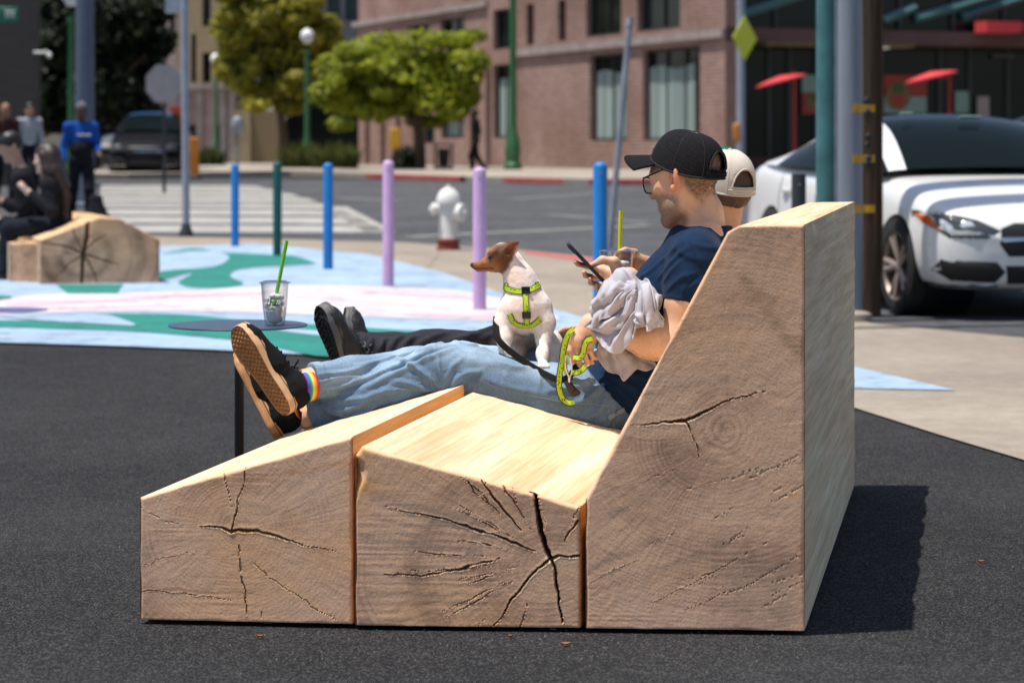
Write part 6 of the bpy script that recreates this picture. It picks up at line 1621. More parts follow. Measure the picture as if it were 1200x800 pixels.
d = 63.0; X = (601-600)/F*d; t = base_thing('street_lamp', 'thick green lamp post with a flared base before the brick wall', 'street lamp', (X, d, terr(d)+.13)); t['group'] = 'green street lamps with white globes'
z0 = terr(d)+.13; mb = MB(); mb.lathe([(.24, 0), (.24, .12), (.19, .2), (.21, .5), (.17, .8), (.115, 1.0), (.10, 1.3), (.092, 3), (.08, 7)], (X, d, z0), 16); mb.build('post', M_GREENP, t)
mb = MB(); mb.lathe([(.09, -.25), (.12, -.2), (.2, 0), (.15, .15), (.03, .22)], (X, d, z0+7.2), 14); mb.build('globe', M_GLOBE, t)
# massive fluted pole on the left
d = 40.0; X = (99.5-600)/F*d; t = base_thing('signal_pole', 'massive blue-grey signal pole behind the standing man in blue', 'pole', (X, d, terr(d)))
V_ = []; n = 48
M_FLUTE = metal_paint('blue_grey_pole', (.085, .105, .16), .5)
mb = MB(); pr = [(0, .165), (9, .135)]
for z, r in pr: V_ += [(X+(r*(1-.05*(k % 4 == 0)))*math.cos(2*math.pi*k/n), d+(r*(1-.05*(k % 4 == 0)))*math.sin(2*math.pi*k/n), terr(d)+z) for k in range(n)]
mb.add(V_, [(k, (k+1) % n, n+(k+1) % n, n+k) for k in range(n)]); mb.build('shaft', M_FLUTE, t, smooth=0)
mb = MB(); mb.lathe([(.28, 0), (.28, .05), (.2, .09), (.17, .5)], (X, d, terr(d)), 20); mb.build('foot', M_FLUTE, t)
# back of a stop sign
d = 47.0; c = P(192, 98, d); t = base_thing('stop_sign', 'grey unpainted back of an octagonal stop sign on a dark post', 'sign', (c.x, d, terr(d)))
M_SIGNB = metal_paint('bare_sign_back', (.20, .20, .22), .5)
mb = MB(); r_ = .40; Mx = Matrix.Rotation(R(-14), 3, 'Z') @ Matrix(((1, 0, 0), (0, 0, -1), (0, 1, 0)))
mb.prism([(r_*math.cos(R(22.5+45*k)), r_*math.sin(R(22.5+45*k))) for k in range(8)], -.006, .006, Mx, c); mb.build('sign_panel', M_SIGNB, t)
mb = MB(); mb.tube([(c.x, d+.05, terr(d)), (c.x, d+.05, c.z+.5)], .035, 10); mb.build('shaft', M_DARKP, t)
# green street name sign at the frame's edge
d = 38.0; c = P(4, 17.5, d); t = base_thing('street_name_sign', 'green street name sign at the left beside the dark wall', 'sign', (P(-14, 17, d).x, d, terr(d)))
M_SIGNG = mat('sign_green', (.006, .15, .10), rough=.4, var=.05)
mb = MB(); mb.box(c, (.46, .02, .24)); mb.build('sign_panel', M_SIGNG, t, bevel=.02)
mb = MB()
for k in range(3):
    x = c.x+.05+k*.055; mb.tube([(x, d-.013, c.z-.05), (x, d-.013, c.z+.05)], .010, 6); mb.tube([(x-.02, d-.013, c.z+.05), (x+.02, d-.013, c.z+.05)], .010, 6)
mb.box((P(2, 3, d).x, d, P(2, 3, d).z), (.26, .02, .16)) if False else None
mb.build('lettering', M_WHITEP, t)
mb = MB(); mb.tube([(P(-14, 17, d).x, d, terr(d)), (P(-14, 17, d).x, d, c.z+1)], .05, 12); mb.build('shaft', M_DARKP, t)
mb = MB(); mb.tube([(P(-14, 17, d).x, d, c.z), (c.x, d, c.z)], .02, 8); mb.build('bracket', M_DARKP, t)
# parking meter, orange panel, round red sign
d = 66.0; b = Vector(((278-600)/F*d, d, terr(d)+.13)); t = base_thing('parking_meter', 'twin-headed grey parking meter on the far sidewalk', 'parking meter', b)
mb = MB(); mb.tube([b, b+Vector((0, 0, 1.0))], .045, 10); mb.build('post', M_GALV, t)
mb = MB()
mb.lathe([(.10, 0), (.15, .08), (.16, .30), (.13, .42), (.05, .48)], b+Vector((0, 0, .95)), 14); mb.build('head', M_PALEG, t)
d = 58.0; b = Vector(((228-600)/F*d, d, terr(d))); t = base_thing('orange_barricade', 'tall narrow orange construction barricade beyond the crosswalk', 'barricade', b)
mb = MB(); mb.box(b+Vector((0, 0, .50)), (.22, .06, 1.0)); mb.build('panel', M_ORNG, t, bevel=.02)
mb = MB(); mb.box(b+Vector((0, 0, .04)), (.36, .3, .08)); mb.build('foot', M_DARKP, t, bevel=.02)
d = 72.0; b = Vector(((208-600)/F*d, d, terr(d))); t = base_thing('do_not_enter_sign', 'small round red sign on a thin post before the pink wall', 'sign', b)
M_REDS = mat('red_sign', (.42, .055, .02), rough=.5, var=.05)
mb = MB(); mb.lathe([(.001, -.01), (.24, -.01), (.24, .01), (.001, .01)], P(206, 134, d), 20, frame((0, 0, 1), (0, -1, 0))); mb.build('sign_panel', M_REDS, t)
mb = MB(); mb.tube([b+Vector((0, .03, 0)), P(208, 125, d)+Vector((0, .03, 0))], .03, 8); mb.build('shaft', M_GALV, t)
# far sidewalk: litter bin frame and yellow news box
d = 64.0; b = Vector(((520-600)/F*d, d, terr(d)+.13)); t = base_thing('litter_bin', 'black open-framed litter bin against the brick wall', 'litter bin', b)
mb = MB()
for sx in (-1, 1):
    for sy in (-1, 1): mb.box(b+Vector((sx*.22, sy*.2, .33)), (.05, .05, .66))
mb.box(b+Vector((0, 0, .66)), (.50, .46, .05)); mb.box(b+Vector((0, 0, .05)), (.48, .44, .05)); mb.build('frame', M_DARKP, t)
mb = MB(); mb.lathe([(.13, .08), (.16, .55)], b, 14); mb.build('liner', M_PLAST, t)
d = 74.0; b = Vector(((463-600)/F*d, d, terr(d)+.13)); t = base_thing('news_box', 'yellow newspaper box on a stand beneath the round tree', 'news box', b)
M_YBOX = mat('yellow_box_paint', (.55, .30, .02), rough=.5, var=.1)
mb = MB(); mb.box(b+Vector((0, 0, .85)), (.32, .35, .65)); mb.build('case', M_YBOX, t, bevel=.03)
mb = MB(); mb.box(b+Vector((0, 0, .26)), (.08, .08, .52)); mb.build('stand', M_DARKP, t)
# the second lounge bench over on the mural
b4 = Block((47.5, 334.5), (187, 333))
lb2 = thing('timber_lounge_bench', 'far timber bench with a star-shaped crack, seated people on it', 'bench', (0, 0, 0))
tops = [(0, b4(48, 283)[1]), (b4(117, 256.5)[0], b4(117, 256.5)[1]), (b4(140, 258)[0], b4(140, 258)[1]), (b4.W, b4(187, 283)[1])]
ck = [cr(b4, [(103, 256), (102, 280), (97, 300), (96, 334)], [.020, .022, .020, .012], .05), cr(b4, [(48, 286), (80, 291), (98, 299), (120, 306), (140, 312)], [.006, .010, .012, .009, .004], .02),
      cr(b4, [(98, 300), (80, 312), (66, 328)], [.008, .007, .003], .02), cr(b4, [(98, 298), (112, 284), (126, 276)], [.008, .007, .003], .02), cr(b4, [(98, 300), (108, 316), (114, 333)], [.008, .006, .004], .02), cr(b4, [(98, 298), (88, 280), (84, 266)], [.006, .006, .003], .02)]
pp = b4(99, 299)
timber((b4.A, b4.B), tops, Vector((-.30, .954, 0)), 1.9, ck, (pp[0], pp[1], .9), 61, .012, lb2, res=.008, rings=.03, leftcol=(.50, .36, .25), tint=.62, topcol=(.66, .46, .28))
b5 = Block((12, 331.5), (44, 332.5)); tops = [(0, b5(12, 287)[1]), (b5.W, b5(44, 286)[1])]
timber((b5.A, b5.B), tops, Vector((-.30, .954, 0)), 1.9, [], (.1, .2, .9), 67, .012, lb2, res=.010, rings=.03, leftcol=(.46, .34, .25), tint=.6, topcol=(.66, .46, .28))

# a few fallen leaves on the fresh asphalt
M_DLEAF = mat('fallen_leaf', (.42, .14, .05), rough=.7, var=.3, scale=60)
for i_, (x, y, s_, lb_) in enumerate(((663, 757, .011, 'small orange fallen leaf on the asphalt before the seat timber'), (305, 748, .008, 'tiny brown fallen leaf on the asphalt before the footrest timber'), (598, 748, .006, 'tiniest rusty leaf fragment close to the foot of the split timber'), (1150, 660, .009, 'pale dry leaf on the asphalt at the lower right'))):
    p = G(x, y); rr_ = random.Random(i_); V_ = []; F2 = []
    for k in range(5):
        a = -1+2*k/4; w_ = s_*.5*(1-a*a)**.5+.0006
        for q in (-1, 0, 1): V_.append((p.x+a*s_*1.1+q*w_*.35, p.y+q*w_, .004+.004*abs(q)+.002*a*a))
    F2 = [(k*3+q, k*3+3+q, k*3+4+q, k*3+1+q) for k in range(4) for q in range(2)]
    tag(mesh_np('fallen_leaf', np.array(V_), np.array(F2), M_DLEAF), lb_, 'leaf')
# ================================================================== buildings
def brick_mat(name, c1, c2, mortar, scale=1.0):
    m = mat(name, c1, rough=.9, var=0, spec=.2); N, L, B = nodes(m)
    at = N.new('ShaderNodeAttribute'); at.attribute_name = 'wallpos'
    br = N.new('ShaderNodeTexBrick'); br.inputs['Scale'].default_value = 1.0; br.inputs['Brick Width'].default_value = .26*scale; br.inputs['Row Height'].default_value = .095*scale; br.inputs['Mortar Size'].default_value = .014*scale
    br.inputs['Color1'].default_value = (*c1, 1); br.inputs['Color2'].default_value = (*c2, 1); br.inputs['Mortar'].default_value = (*mortar, 1); br.inputs['Bias'].default_value = 0
    L.new(at.outputs['Vector'], br.inputs['Vector'])
    n = N.new('ShaderNodeTexNoise'); n.inputs['Scale'].default_value = .5; n.inputs['Detail'].default_value = 6; L.new(at.outputs['Vector'], n.inputs['Vector'])
    r = N.new('ShaderNodeValToRGB'); r.color_ramp.elements[0].position = .35; r.color_ramp.elements[1].position = .68; r.color_ramp.elements[0].color = (.82, .74, .70, 1); r.color_ramp.elements[1].color = (1.15, 1.15, 1.18, 1)
    L.new(n.outputs['Fac'], r.inputs['Fac']); mx = N.new('ShaderNodeMix'); mx.data_type = 'RGBA'; mx.blend_type = 'MULTIPLY'; mx.inputs['Factor'].default_value = 1
    L.new(br.outputs['Color'], mx.inputs[6]); L.new(r.outputs['Color'], mx.inputs[7]); L.new(mx.outputs[2], B.inputs['Base Color'])
    bp = N.new('ShaderNodeBump'); bp.inputs['Strength'].default_value = .6; bp.inputs['Distance'].default_value = .01; L.new(br.outputs['Fac'], bp.inputs['Height']); bp.invert = True; L.new(bp.outputs['Normal'], B.inputs['Normal'])
    return m
M_BRICK = brick_mat('old_pinkish_brick', (.31, .185, .15), (.215, .13, .11), (.34, .275, .245))
M_BRICKD = brick_mat('dark_brick', (.12, .06, .055), (.09, .05, .05), (.10, .08, .08))
M_TRIM = mat('weathered_stone_trim', (.30, .25, .235), rough=.9, var=.25, scale=2)
def glass_mat(name, col, rough=.12):
    return mat(name, col, rough=rough, var=.3, scale=.6, spec=.3)
M_GLASSD = glass_mat('dark_window_glass', (.007, .010, .011)); M_GLASST = glass_mat('teal_window_glass', (.025, .06, .06))
M_CURT = mat('pale_green_blinds', (.23, .30, .285), rough=.8, var=.5, scale=3.2, stretch=(1, 1, .01))
M_FRAME = mat('dark_window_frame', (.02, .024, .026), rough=.5, var=0)
class Wall:
    """vertical wall plane from A to B (seen left to right); pixels -> (s, z)"""
    def __init__(s, A, B): s.A, s.B = Vector((A[0], A[1], 0)), Vector((B[0], B[1], 0)); s.w = (s.B-s.A).normalized(); s.W = (s.B-s.A).length; s.n = s.w.cross(Vector((0, 0, 1))).normalized()
    def __call__(s, px, py):
        dr = P(px, py, 1.0)-CAM; t = (s.A-Vector((CAM.x, CAM.y, 0))).dot(s.n)/dr.dot(s.n); p = CAM+dr*t
        return (p-s.A).dot(s.w), p.z
    def at(s, a, z, out=0.0): return s.A+s.w*a+Vector((0, 0, z))+s.n*out
def facade(wall, name, m, parent, z0, z1, openings, depth=.22, s0=0.0, s1=None, glass=None, curtain=None, frame_m=None, back=8.0):
    """a wall with real openings; every window is a child of its own"""
    s1 = wall.W if s1 is None else s1
    S = sorted({s0, s1}|{o[0] for o in openings}|{o[1] for o in openings}); Z = sorted({z0, z1}|{o[2] for o in openings}|{o[3] for o in openings})
    S = [q for q in S if s0 <= q <= s1]; Z = [q for q in Z if z0 <= q <= z1]
    V = []; Fq = []; WP = []
    def quad(ps, wp):
        o = len(V); V.extend(tuple(p) for p in ps); WP.extend(wp); Fq.append((o, o+1, o+2, o+3))
    for i in range(len(S)-1):
        for j in range(len(Z)-1):
            cs, cz = (S[i]+S[i+1])/2, (Z[j]+Z[j+1])/2
            if any(o[0] < cs < o[1] and o[2] < cz < o[3] for o in openings): continue
            c = [(S[i], Z[j]), (S[i+1], Z[j]), (S[i+1], Z[j+1]), (S[i], Z[j+1])]
            quad([wall.at(a, b) for a, b in c], [(a, b, 0) for a, b in c])
    for o in openings:
        a, b, c, d = o[:4]
        for (p, q) in (((a, c), (a, d)), ((a, d), (b, d)), ((b, d), (b, c)), ((b, c), (a, c))):
            quad([wall.at(*p), wall.at(*q), wall.at(*q, -depth), wall.at(*p, -depth)], [(p[0], p[1], 0), (q[0], q[1], 0), (q[0]+depth, q[1], 0), (p[0]+depth, p[1], 0)])
    # body behind
    c = [(s0, z0), (s1, z0), (s1, z1), (s0, z1)]
    quad([wall.at(s0, z1), wall.at(s1, z1), wall.at(s1, z1, -back), wall.at(s0, z1, -back)], [(a, b, 0) for a, b in c]); quad([wall.at(s0, z0), wall.at(s0, z1), wall.at(s0, z1, -back), wall.at(s0, z0, -back)], [(a, b, 0) for a, b in c]); quad([wall.at(s1, z0), wall.at(s1, z1), wall.at(s1, z1, -back), wall.at(s1, z0, -back)], [(a, b, 0) for a, b in c])
    quad([wall.at(s0, z0, -back), wall.at(s1, z0, -back), wall.at(s1, z1, -back), wall.at(s0, z1, -back)], [(a, b, 0) for a, b in c])
    me = bpy.data.meshes.new(name); me.from_pydata(V, [], Fq); a_ = me.attributes.new('wallpos', 'FLOAT_VECTOR', 'POINT'); a_.data.foreach_set('vector', np.array(WP, np.float32).ravel())
    o_ = link(name, me, m, parent)
    for o in openings:
        a, b, c, d = o[:4]; kind = o[4] if len(o) > 4 else 'dark'
        Mw = Matrix((wall.w, -wall.n, Vector((0, 0, 1)))).transposed()
        mb = MB(); f = .07
        for (x0, x1, y0, y1) in ((a, a+f, c, d), (b-f, b, c, d), (a+f, b-f, c, c+f), (a+f, b-f, d-f, d)):
            mb.box(wall.at((x0+x1)/2, (y0+y1)/2, -depth+.05), (x1-x0, .06, y1-y0), M=Mw)
        nm = max(0, int((b-a)/1.3))
        for k in range(nm): mb.box(wall.at(a+(b-a)*(k+1)/(nm+1), (c+d)/2, -depth+.04), (.05, .05, d-c-2*f), M=Mw)
        w_ = mb.build('window', frame_m or M_FRAME, parent, smooth=0)
        mb = MB(); mb.add([wall.at(a, c, -depth+.012), wall.at(b, c, -depth+.012), wall.at(b, d, -depth+.012), wall.at(a, d, -depth+.012)], [(0, 1, 2, 3)])
        mb.build('pane', M_GLASST if kind == 'teal' else M_GLASSD, w_, smooth=0)
        if kind == 'curtain':
            t_ = c+(d-c)*.80; n = max(8, int((b-a)/.07)); ps = []; Fc = []
            for k in range(n+1):
                x = a+f+(b-a-2*f)*k/n; off = -depth+.030+.012*math.sin(k*1.25)+.008*math.sin(k*.37)
                ps += [wall.at(x, c+f, off), wall.at(x, t_+.05*math.sin(k*.2), off)]
            Fc = [(2*k, 2*k+2, 2*k+3, 2*k+1) for k in range(n)]
            me = bpy.data.meshes.new('blind'); me.from_pydata([tuple(p) for p in ps], [], Fc); link('blind', me, M_CURT, w_)
    return o_
def slab(wall, parent, name, m, s0, s1, z0, z1, out, back=.0):
    Mw = Matrix((wall.w, -wall.n, Vector((0, 0, 1)))).transposed()
    mb = MB(); mb.box(wall.at((s0+s1)/2, (z0+z1)/2, (out-back)/2), (s1-s0, out+back, z1-z0), M=Mw); return mb.build(name, m, parent, smooth=0)
d0 = 58.0; cX = (850-600)/F*d0; cr_ = Vector((cX, d0, 0)); wl0 = cr_+Vector((-.395, 1, 0))*.4576*d0
bw = Wall(wl0, cr_)
bb = thing('brick_building', 'two storey old brick corner building with blinds in its tall windows', 'building', (0, 0, 0))
def op(x0, y0, x1, y1, kind='dark'):
    a, z1 = bw(x0, y0); b, _ = bw(x1, y0); _, z0 = bw((x0+x1)/2, y1); _, zt = bw((x0+x1)/2, y0); return (a, b, z0, zt, kind)
ops = [op(578, 11, 597, 58), op(617, 5, 625.5, 53), op(654, 0, 663, 48), op(687, -32, 728, 42), op(747, -38, 797, 35),
       op(578, 76, 597.5, 162, 'curtain'), op(691, 63, 735, 165, 'curtain'), op(753, 56, 820, 165, 'curtain'),
       op(428, 38, 440, 70), op(449, 35, 462, 66), op(477, 29, 503, 60), op(516, 21, 545, 56),
       op(495, 138, 509, 168, 'teal'), op(517, 137, 549, 162, 'curtain')]
zb = .3
facade(bw, 'wall', M_BRICK, bb, zb, 9.5, ops, back=.5)
# belt courses and plinth
for (xa, xb, ya, yb_) in ((605, 850, 52, 60),):
    s0, _ = bw(xa, 55); _, z1 = bw(720, 47); _, z0 = bw(720, 56)
    slab(bw, bb, 'belt_course', M_TRIM, bw(603, 60)[0], bw.W, z0, z1, .10)
slab(bw, bb, 'belt_course', M_TRIM, bw(415, 30)[0], bw(572, 10)[0], bw(500, 19)[1], bw(500, 13)[1], .10)
slab(bw, bb, 'plinth', M_TRIM, 0, bw.W, zb, bw(700, 197)[1], .05)
for x in (430, 448, 466, 486, 553, 571):
    s, _ = bw(x, 180); slab(bw, bb, 'pilaster', M_BRICK, s-.28, s+.28, zb, bw(x, 66)[1], .16)
for o_ in bb.children:
    if o_.name.startswith('pilaster'):
        a_ = o_.data.attributes.new('wallpos', 'FLOAT_VECTOR', 'POINT'); a_.data.foreach_set('vector', np.array([(v.co.y+v.co.x, v.co.z, 0) for v in o_.data.vertices], np.float32).ravel())
# dark glazed corner shop
rd = Vector((.93, .367, 0)); cw = Wall(cr_, cr_+rd*16)
shop = thing('corner_shop', 'dark glazed corner shop with red posters behind its windows', 'shop', (0, 0, 0))
Mw = Matrix((cw.w, -cw.n, Vector((0, 0, 1)))).transposed()
zs0, zs1 = cw(900, 49)[1], cw(900, 33)[1]
o_ = slab(cw, shop, 'brick_fascia', M_BRICKD, 0.0, 16, zs0, zs1, .02, 1.6)
a_ = o_.data.attributes.new('wallpos', 'FLOAT_VECTOR', 'POINT'); a_.data.foreach_set('vector', np.array([(v.co.x, v.co.z, 0) for v in o_.data.vertices], np.float32).ravel())
slab(cw, shop, 'upper_glazing', M_GLASSD, 0.05, 16, zs1+.02, 9.5, -.2, 1.4)
M_TREFL = mat('teal_truss_reflection', (.04, .12, .13), rough=.4, var=.1)  # roof trusses reflected in the glass, modelled as solid teal bars
for (xa, ya, xb, yb_) in ((862, 20, 960, -12), (1038, 24, 1075, 8), (1075, 22, 1170, -6), (1130, 20, 1230, -12)):
    pa = cw.at(*cw(xa, ya), -.1); pb_ = cw.at(*cw(xb, yb_), -.1); mb = MB(); mb.tube([pa, pb_], .11, 4); mb.build('truss_reflection', M_TREFL, shop, smooth=0)
for x in (862, 912, 1000, 1058, 1120, 1180):
    s, _ = cw(x, 20); slab(cw, shop, 'mullion', M_FRAME, s-.05, s+.05, zs1+.02, 9.5, -.12, .2)
# recessed ground floor
sw = Wall(cr_-cw.n*1.5, cr_-cw.n*1.5+rd*16)
slab(sw, shop, 'lower_glazing', M_GLASSD, .02, 16, .9, zs0, .0, .2)
o_ = slab(sw, shop, 'brick_apron', M_BRICKD, .02, 16, .3, .92, .10, .2)
a_ = o_.data.attributes.new('wallpos', 'FLOAT_VECTOR', 'POINT'); a_.data.foreach_set('vector', np.array([(v.co.x, v.co.z, 0) for v in o_.data.vertices], np.float32).ravel())
for x in (866, 900, 924, 955, 1032, 1100, 1135, 1180):
    s, _ = sw(x, 120); slab(sw, shop, 'mullion', M_FRAME, s-.05, s+.05, .92, zs0, .06)
M_SOFF = mat('soffit_strip', (.20, .17, .09), rough=.7); slab(cw, shop, 'soffit_strip', M_SOFF, cw(905, 45)[0], cw(1080, 45)[0], cw(950, 53)[1], cw(950, 49)[1], -.3, 1.0)
M_FIX = mat('white_light_fitting', (.6, .62, .55), rough=.4, var=0, emit=(.8, .85, .7), estr=.25); slab(cw, shop, 'light_fitting', M_FIX, cw(1034, 50)[0], cw(1052, 50)[0], cw(1040, 54)[1]-.05, cw(1040, 49)[1]-.06, -.4, .6)
# posters and the house number lettering
def flat_mat(n, c): return mat(n, c, rough=.5, var=.06)
M_PR = flat_mat('poster_red', (.26, .02, .015)); M_PO = flat_mat('poster_orange', (.25, .085, .03)); M_PT = flat_mat('poster_mint', (.16, .26, .23)); M_PG = flat_mat('poster_food', (.16, .08, .02)); M_PGR = flat_mat('poster_green', (.03, .08, .02))
def poster(label, x0, y0, x1, y1, top_m, low_m, split, food):
    t = thing('window_poster', label, 'poster', (0, 0, 0))
    a, z1 = sw(x0, y0); b, _ = sw(x1, y0); _, z0 = sw(x0, y1); zm = z0+(z1-z0)*split
    slab(sw, t, 'upper_panel', top_m, a, b, zm, z1, .085, -.07); slab(sw, t, 'lower_panel', low_m, a, b, z0, zm-.01, .085, -.07)
    Mf = frame((0, 0, 1), sw.n); c = sw.at(a+(b-a)*food[0], z0+(z1-z0)*food[1], .09); r = food[2]
    mb = MB(); mb.lathe([(.001, 0), (r, 0), (r, .02), (.001, .025)], c, 20, Mf); o = mb.build('food_picture', M_PG, t)
    mb = MB(); mb.lathe([(.001, .026), (r*.55, .026), (r*.5, .04), (.001, .045)], c+Vector((0, 0, -r*.25)), 14, Mf); mb.build('food_picture', food[3], t)
    mb = MB(); mb.lathe([(.001, .026), (r*.5, .026), (r*.4, .04), (.001, .045)], c+Vector((0, 0, r*.4)), 12, Mf); mb.build('food_picture', M_PGR, t)
    return t
poster('orange and mint food poster behind the yellow diamond sign', 824, 92, 866, 134, M_PO, M_PT, .5, (.62, .36, .30, M_PO))
poster('mint and red food poster left of the teal pole', 938, 88, 962, 134, M_PT, M_PR, .55, (.55, .3, .22, M_PG))
poster('red and mint strawberry poster right of the wooden pole', 1034, 88, 1084, 133, M_PR, M_PT, .45, (.32, .45, .36, M_PR))
mb = MB()
for k in range(5):
    a, z = sw(1163+k*5, 66); mb.lathe([(.05, 0), (.07, 0), (.07, .02), (.05, .02)], sw.at(a, z, .1), 8, frame((0, 0, 1), sw.n))
mb.build('house_number', mat('dim_number', (.05, .05, .055), rough=.5), shop)
for x, y, r in ((1125, 120, .20), (1150, 126, .18)):
    a, z = sw(x, y); slab(sw, shop, 'notice', M_PT if r == .2 else M_TRIM, a-r, a+r, z-.28, z+.28, .085, -.07)
# red umbrellas and awning
M_REDU = mat('red_umbrella_fabric', (.55, .045, .05), rough=.8, var=.1, scale=3, bump=.2, bscale=30)
M_REDP = mat('red_metal', (.30, .015, .02), rough=.5, var=.1)
def umbrella(label, pa, pb_, post_px, d):
    A = P(*pa, d); B = P(*pb_, d); c = (A+B)/2; ax = (B-A).normalized(); r = (B-A).length/2; up = Vector((-ax.z, 0, ax.x)); up = up if up.z > 0 else -up
    Mx = Matrix((ax, up.cross(ax), up)).transposed()
    z0 = terr(d)+.1; X = (post_px-600)/F*d
    t = base_thing('patio_umbrella', label, 'umbrella', (X, d, z0), 'red patio umbrellas outside the corner shop')
    mb = MB(); n = 24; mb.lathe([(r, -.02), (r*1.0, .02), (r*.75, .06), (r*.4, .10), (r*.06, .13)], c, n, Mx); mb.build('canopy', M_REDU, t)
    mb = MB(); mb.tube([(X, d, z0), (X, d, P(post_px, 84, d).z)], .03, 8); mb.build('pole', M_REDP, t)
    mb = MB(); mb.tube([(X, d, P(post_px, 90, d).z), c+up*.02], .03, 6); mb.build('arm', M_REDP, t)
    mb = MB(); mb.box((X+.02, d-.02, z0+.05), (.6, .6, .1)); mb.build('base', M_REDP, t)
    return t
umbrella('red tilted patio umbrella left of the teal pole', (886, 103), (945, 88), 931, 56)
umbrella('red tilted patio umbrella above the white car', (1061, 98), (1122, 84), 1113, 55)
aw = thing('awning', 'red box awning at the top right over the dark shop', 'awning', (0, 0, 0))
a, z1 = cw(1141, 26); b, _ = cw(1300, 26); z0 = cw(1141, 39)[1]
slab(cw, aw, 'valance', M_REDU, a, a+1.0, z0, z1, .6, -.05); slab(cw, aw, 'darker_return', M_REDP, a+1.01, b, z0+.05, z1-.02, .45, -.05)  # return panel in a darker red than the valance
# ---------------------------------------------------------------- left: apartment house, dark corner building
M_TAN = mat('tan_stucco', (.33, .265, .16), rough=.9, var=.12, scale=2); M_PINKW = mat('pinkish_render', (.36, .27, .255), rough=.9, var=.2, scale=2.5); M_GARAGE = mat('brown_garage_door', (.20, .145, .075), rough=.7, var=.15, scale=3, stretch=(1, 1, 20)); M_GREYW = mat('grey_siding', (.09, .095, .11), rough=.8, var=.15, scale=4, stretch=(1, 1, 30)); M_CREAMW = mat('cream_render', (.42, .37, .26), rough=.9, var=.1)
dA = 92.0; aw_ = Wall((P(150, 0, dA).x, dA), (P(425, 0, dA).x, dA))
ap = thing('apartment_house', 'tan and pinkish apartment house with narrow dark windows beyond the round tree', 'building', (0, 0, 0))
def opA(x0, y0, x1, y1, kind='dark'):
    a, z1 = aw_(x0, y0); b, z0 = aw_(x1, y1); return (a, b, z0, z1, kind)
sA = lambda x: aw_(x, 0)[0]
zA = lambda y: aw_(300, y)[1]
facade(aw_, 'upper_wall', M_TAN, ap, zA(100), 12, [opA(237, -30, 247, 31), opA(237, 62, 247, 97), opA(224, 40, 230, 97, 'teal')], s0=sA(207), s1=sA(292))
facade(aw_, 'side_wall', M_PINKW, ap, zA(103), 12, [opA(199, 16, 205, 60, 'teal')], s0=sA(150), s1=sA(206.5))
facade(aw_, 'ground_wall', M_PINKW, ap, .3, zA(101), [opA(254, 146, 266, 190, 'dark'), opA(224, 146, 233, 178, 'dark')], s0=sA(186), s1=sA(274))
slab(aw_, ap, 'ledge', M_TRIM, sA(186), sA(276), zA(105), zA(99), .35)
slab(aw_, ap, 'garage_surround', M_TAN, sA(274.5), sA(294), .3, zA(128), .2, .5); slab(aw_, ap, 'garage_door', M_GARAGE, sA(294.2), sA(334), .3, zA(130), .02, .3); slab(aw_, ap, 'dark_bay', M_GLASSD, sA(334.2), sA(425), .3, zA(100), -.5, 1.0)
facade(aw_, 'balcony_wall', M_GREYW, ap, zA(99), 12, [opA(384, -5, 398, 24, 'teal'), opA(405, -5, 418, 24, 'teal'), opA(355, 4, 372, 20)], s0=sA(292.5), s1=sA(425))
slab(aw_, ap, 'balcony', M_GREYW, sA(380), sA(423), zA(52), zA(27), .8)
for x in (216, 234, 262, 272): slab(aw_, ap, 'pilaster', M_TRIM, sA(x)-.12, sA(x)+.12, .3, zA(106), .18)
# a paler house further down the street
dB = 140.0; wB = Wall((P(20, 0, dB).x, dB), (P(150, 0, dB).x, dB)); hb = thing('pale_house', 'cream house glimpsed far down the street behind the dark tree', 'building', (0, 0, 0))
facade(wB, 'wall', M_CREAMW, hb, .3, 16, [(wB(62, 0)[0], wB(70, 0)[0], wB(62, 20)[1], wB(62, -6)[1], 'dark'), (wB(112, 0)[0], wB(120, 0)[0], wB(112, 120)[1], wB(112, 100)[1], 'dark')])
M_ROOFD = mat('dark_roofing', (.05, .045, .045), rough=.9); slab(wB, hb, 'roof', M_ROOFD, -1, wB.W+1, 16.01, 16.6, .6, 9)
dC = 120.0; wC = Wall((P(148, 0, dC).x, dC), (P(205, 0, dC).x, dC)); hc_ = thing('grey_house', 'dark grey house with a lit curtain beside the dark tree', 'building', (0, 0, 0))
facade(wC, 'wall', M_GREYW, hc_, .3, 14, [(wC(181, 0)[0], wC(191, 0)[0], wC(181, 36)[1], wC(181, 14)[1], 'teal'), (wC(155, 0)[0], wC(164, 0)[0], wC(155, 24)[1], wC(155, 10)[1], 'curtain')])
dD = 52.0; wD = Wall((P(-700, 0, dD).x, dD), (P(41, 0, dD).x, dD)); M_DKB = mat('dark_brown_cladding', (.045, .040, .037), rough=.8, var=.2, scale=1.5, stretch=(1, 1, 8))
dk = thing('dark_corner_building', 'dark brown clad building at the left edge with a small security camera', 'building', (0, 0, 0))
facade(wD, 'wall', M_DKB, dk, 0, 8, [(wD.W-6.5, wD.W-4.5, 1.2, 3.2, 'dark')], back=.6)
sc_ = P(52, 64, dD-.1); sc0 = wD.at(wD.W-.02, sc_.z+.05, .01)
t = base_thing('security_camera', 'small white security camera on an arm off the dark building', 'camera', sc0)
mb = MB(); mb.tube([sc0, P(50, 62, dD-.05), P(55, 60, dD-.1)], .03, 8); mb.build('arm', M_WHITEP, t)
mb = MB(); mb.lathe([(.02, .07), (.045, .045), (.06, 0), (.05, -.045), (.02, -.065)], P(57.5, 65, dD-.1), 14); mb.build('dome', M_WHITEP, t)
